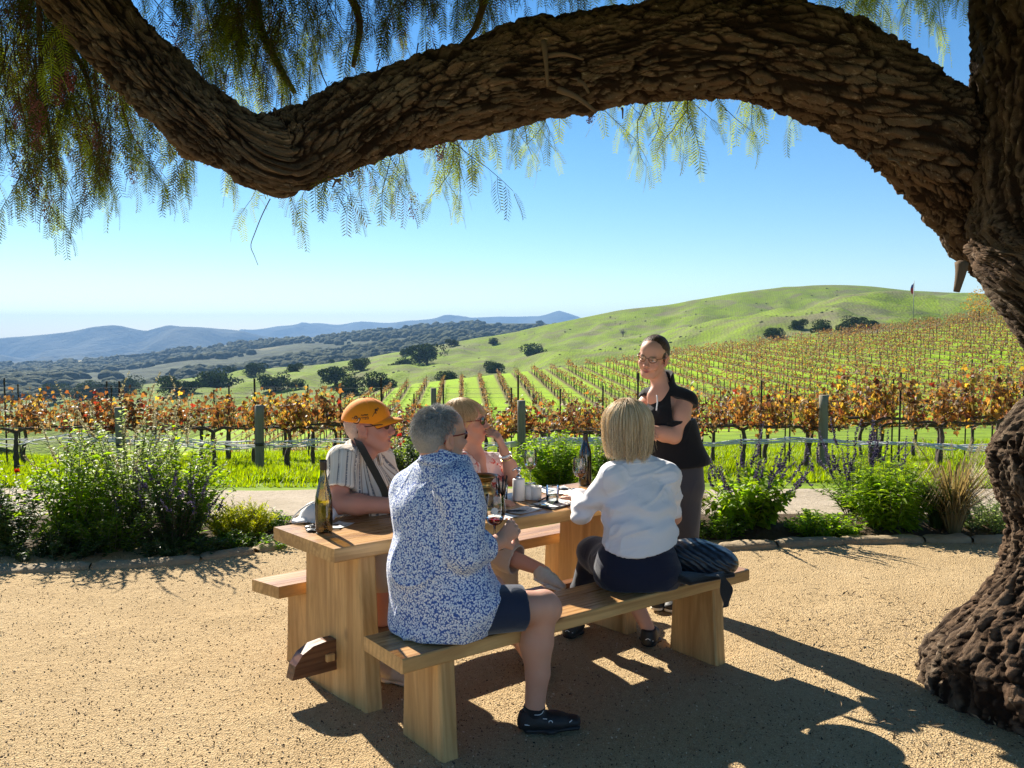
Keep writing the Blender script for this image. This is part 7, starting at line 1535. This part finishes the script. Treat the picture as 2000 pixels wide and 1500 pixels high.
far_bush(1912, 634, 118, 58, 68, gold_leaf, 'golden autumn tree at the hill edge beside the trunk', 900, 'autumn_tree')
far_bush(1817, 634, 119, 46, 16, leafmat('dry_bush_leaf', (.16, .11, .05), .3), 'low brown bush at the top edge of the vineyard', 260, 'brown_bush', False)
# flagpole
w = A(1783, 636, 119); fp = thing('flagpole', 'thin flagpole with a limp red and blue flag above the vineyard', 'flagpole', tuple(w)); zt = A(1783, 548, 119)[2] - w[2]
MB().tube([(0, 0, -1), (0, 0, zt)], [.07, .035], 6).build('pole', plain('grey_pole', (.25, .25, .26), .5), fp, True)
xs = np.linspace(0, .5, 6); zs = np.linspace(0, 1, 6); V = np.array([[-.02 - x * (.5 + .4 * math.sin(3 * z)) , .12 * math.sin(x * 16 + z * 2), zt - .35 - z * 1.35 - x * .5] for z in zs for x in xs]); Q = np.array([[r_ * 6 + c, r_ * 6 + c + 1, r_ * 6 + c + 7, r_ * 6 + c + 6] for r_ in range(5) for c in range(5)])
ob('flag', npmesh('flag', V, Q, [plain('flag_red', (.5, .05, .06), .8), plain('flag_blue', (.05, .07, .3), .8)], True, midx=[1 if q < 10 else 0 for q in range(25)]), fp)
# ---- distant woods on the valley ridge
bm_v = []; ico = bpy.data.meshes.new('tmp_ico'); import bmesh as _b; b_ = _b.new(); _b.ops.create_icosphere(b_, subdivisions=2, radius=1.0); b_.to_mesh(ico); b_.free()
iv = np.array([v.co[:] for v in ico.vertices]); if_ = np.array([p.vertices[:] for p in ico.polygons]); bpy.data.meshes.remove(ico)
allV, allF, c0 = [], [], 0
for v_ in range(4):
    tv = iv * (1 + .28 * fbm(iv[:, 0] * 1.9 + 9 * v_, iv[:, 1] * 1.9, iv[:, 2] * 1.9, 3))[:, None]; p = woods.randpt(1500, rgf, 0, 1); dens = fbm(p[:, 0] * .004, p[:, 1] * .004, 0 * p[:, 0], 3) > -.35; p = p[dens]; n = len(p)
    s = rgf.uniform(4.5, 11.0, n); a = rgf.uniform(0, 6.28, n); R = np.zeros((n, 3, 3)); R[:, 0, 0] = np.cos(a); R[:, 0, 1] = -np.sin(a); R[:, 1, 0] = np.sin(a); R[:, 1, 1] = np.cos(a); R[:, 2, 2] = .75
    V, F = scat(tv, if_, p + [0, 0, 1.5], R, s); allV.append(V); allF.append(F[0] + c0); c0 += len(V)
wm = NT('distant_canopy'); nn = wm.noise(wm.pos(), .35, 5, .7); wm.base(wm.mix(nn, (.018, .028, .010), (.07, .085, .03)), .95, 0, .1); wm.bump(nn, 1, 2.0)
tag(ob('distant_woods', npmesh('distant_woods', np.vstack(allV), np.vstack(allF), wm.m, True)), kind='stuff')
scv, scf, c0 = [], [], 0
pg = green.randpt(1500, rgf, .15, .97); pg = pg[fbm(pg[:, 0] * .02, pg[:, 1] * .02, 0 * pg[:, 0], 3) > .12]; n = len(pg); tv = iv * (1 + .3 * fbm(iv[:, 0] * 2.2, iv[:, 1] * 2.2, iv[:, 2] * 2.2, 3))[:, None]
R = np.repeat(np.diag([1, 1, .6])[None], n, 0); V, F = scat(tv, if_, pg, R, rgf.uniform(.25, .8, n)); sm = NT('hill_scrub'); sm.base(sm.mix(sm.noise(sm.pos(), .2, 3), (.07, .085, .03), (.17, .15, .08)), .95, 0, .1)
tag(ob('hillside_scrub', npmesh('hillside_scrub', V, F[0], sm.m, True)), kind='stuff')
# ---- loose chips and bits of bark on the sand
def chips(n, pal, s0, s1, seed, name):
    rg = np.random.default_rng(seed); y = 2.6 + 4.0 * rg.random(n) ** 1.7; x = (rg.random(n) * 2 - 1) * (y * .63 + .2); z = patio_z(x, y)
    q = np.linalg.qr(rg.normal(size=(n, 3, 3)))[0]; V, F = scat(octV * [1, .62, .42], octF, np.column_stack([x, y, z + .001]), q, rg.uniform(s0, s1, n) * (rg.random(n) ** 1.5 + .55)); c = np.array(pal)[rg.integers(0, len(pal), n)] * rg.uniform(.7, 1.2, (n, 1))
    t = NT(name); t.base(t.attr('Col'), .9, 0, .2); tag(ob(name, npmesh(name, V, F[0], t.m, False, {'Col': np.repeat(c, 6, 0)})), kind='stuff')
chips(19000, [(.66, .52, .33), (.45, .32, .18), (.30, .19, .10), (.70, .58, .40)], .0018, .0055, 51, 'sand_grains')
chips(21000, [(.07, .04, .02), (.14, .08, .04), (.10, .07, .05), (.2, .12, .06)], .0016, .006, 52, 'bark_chips')
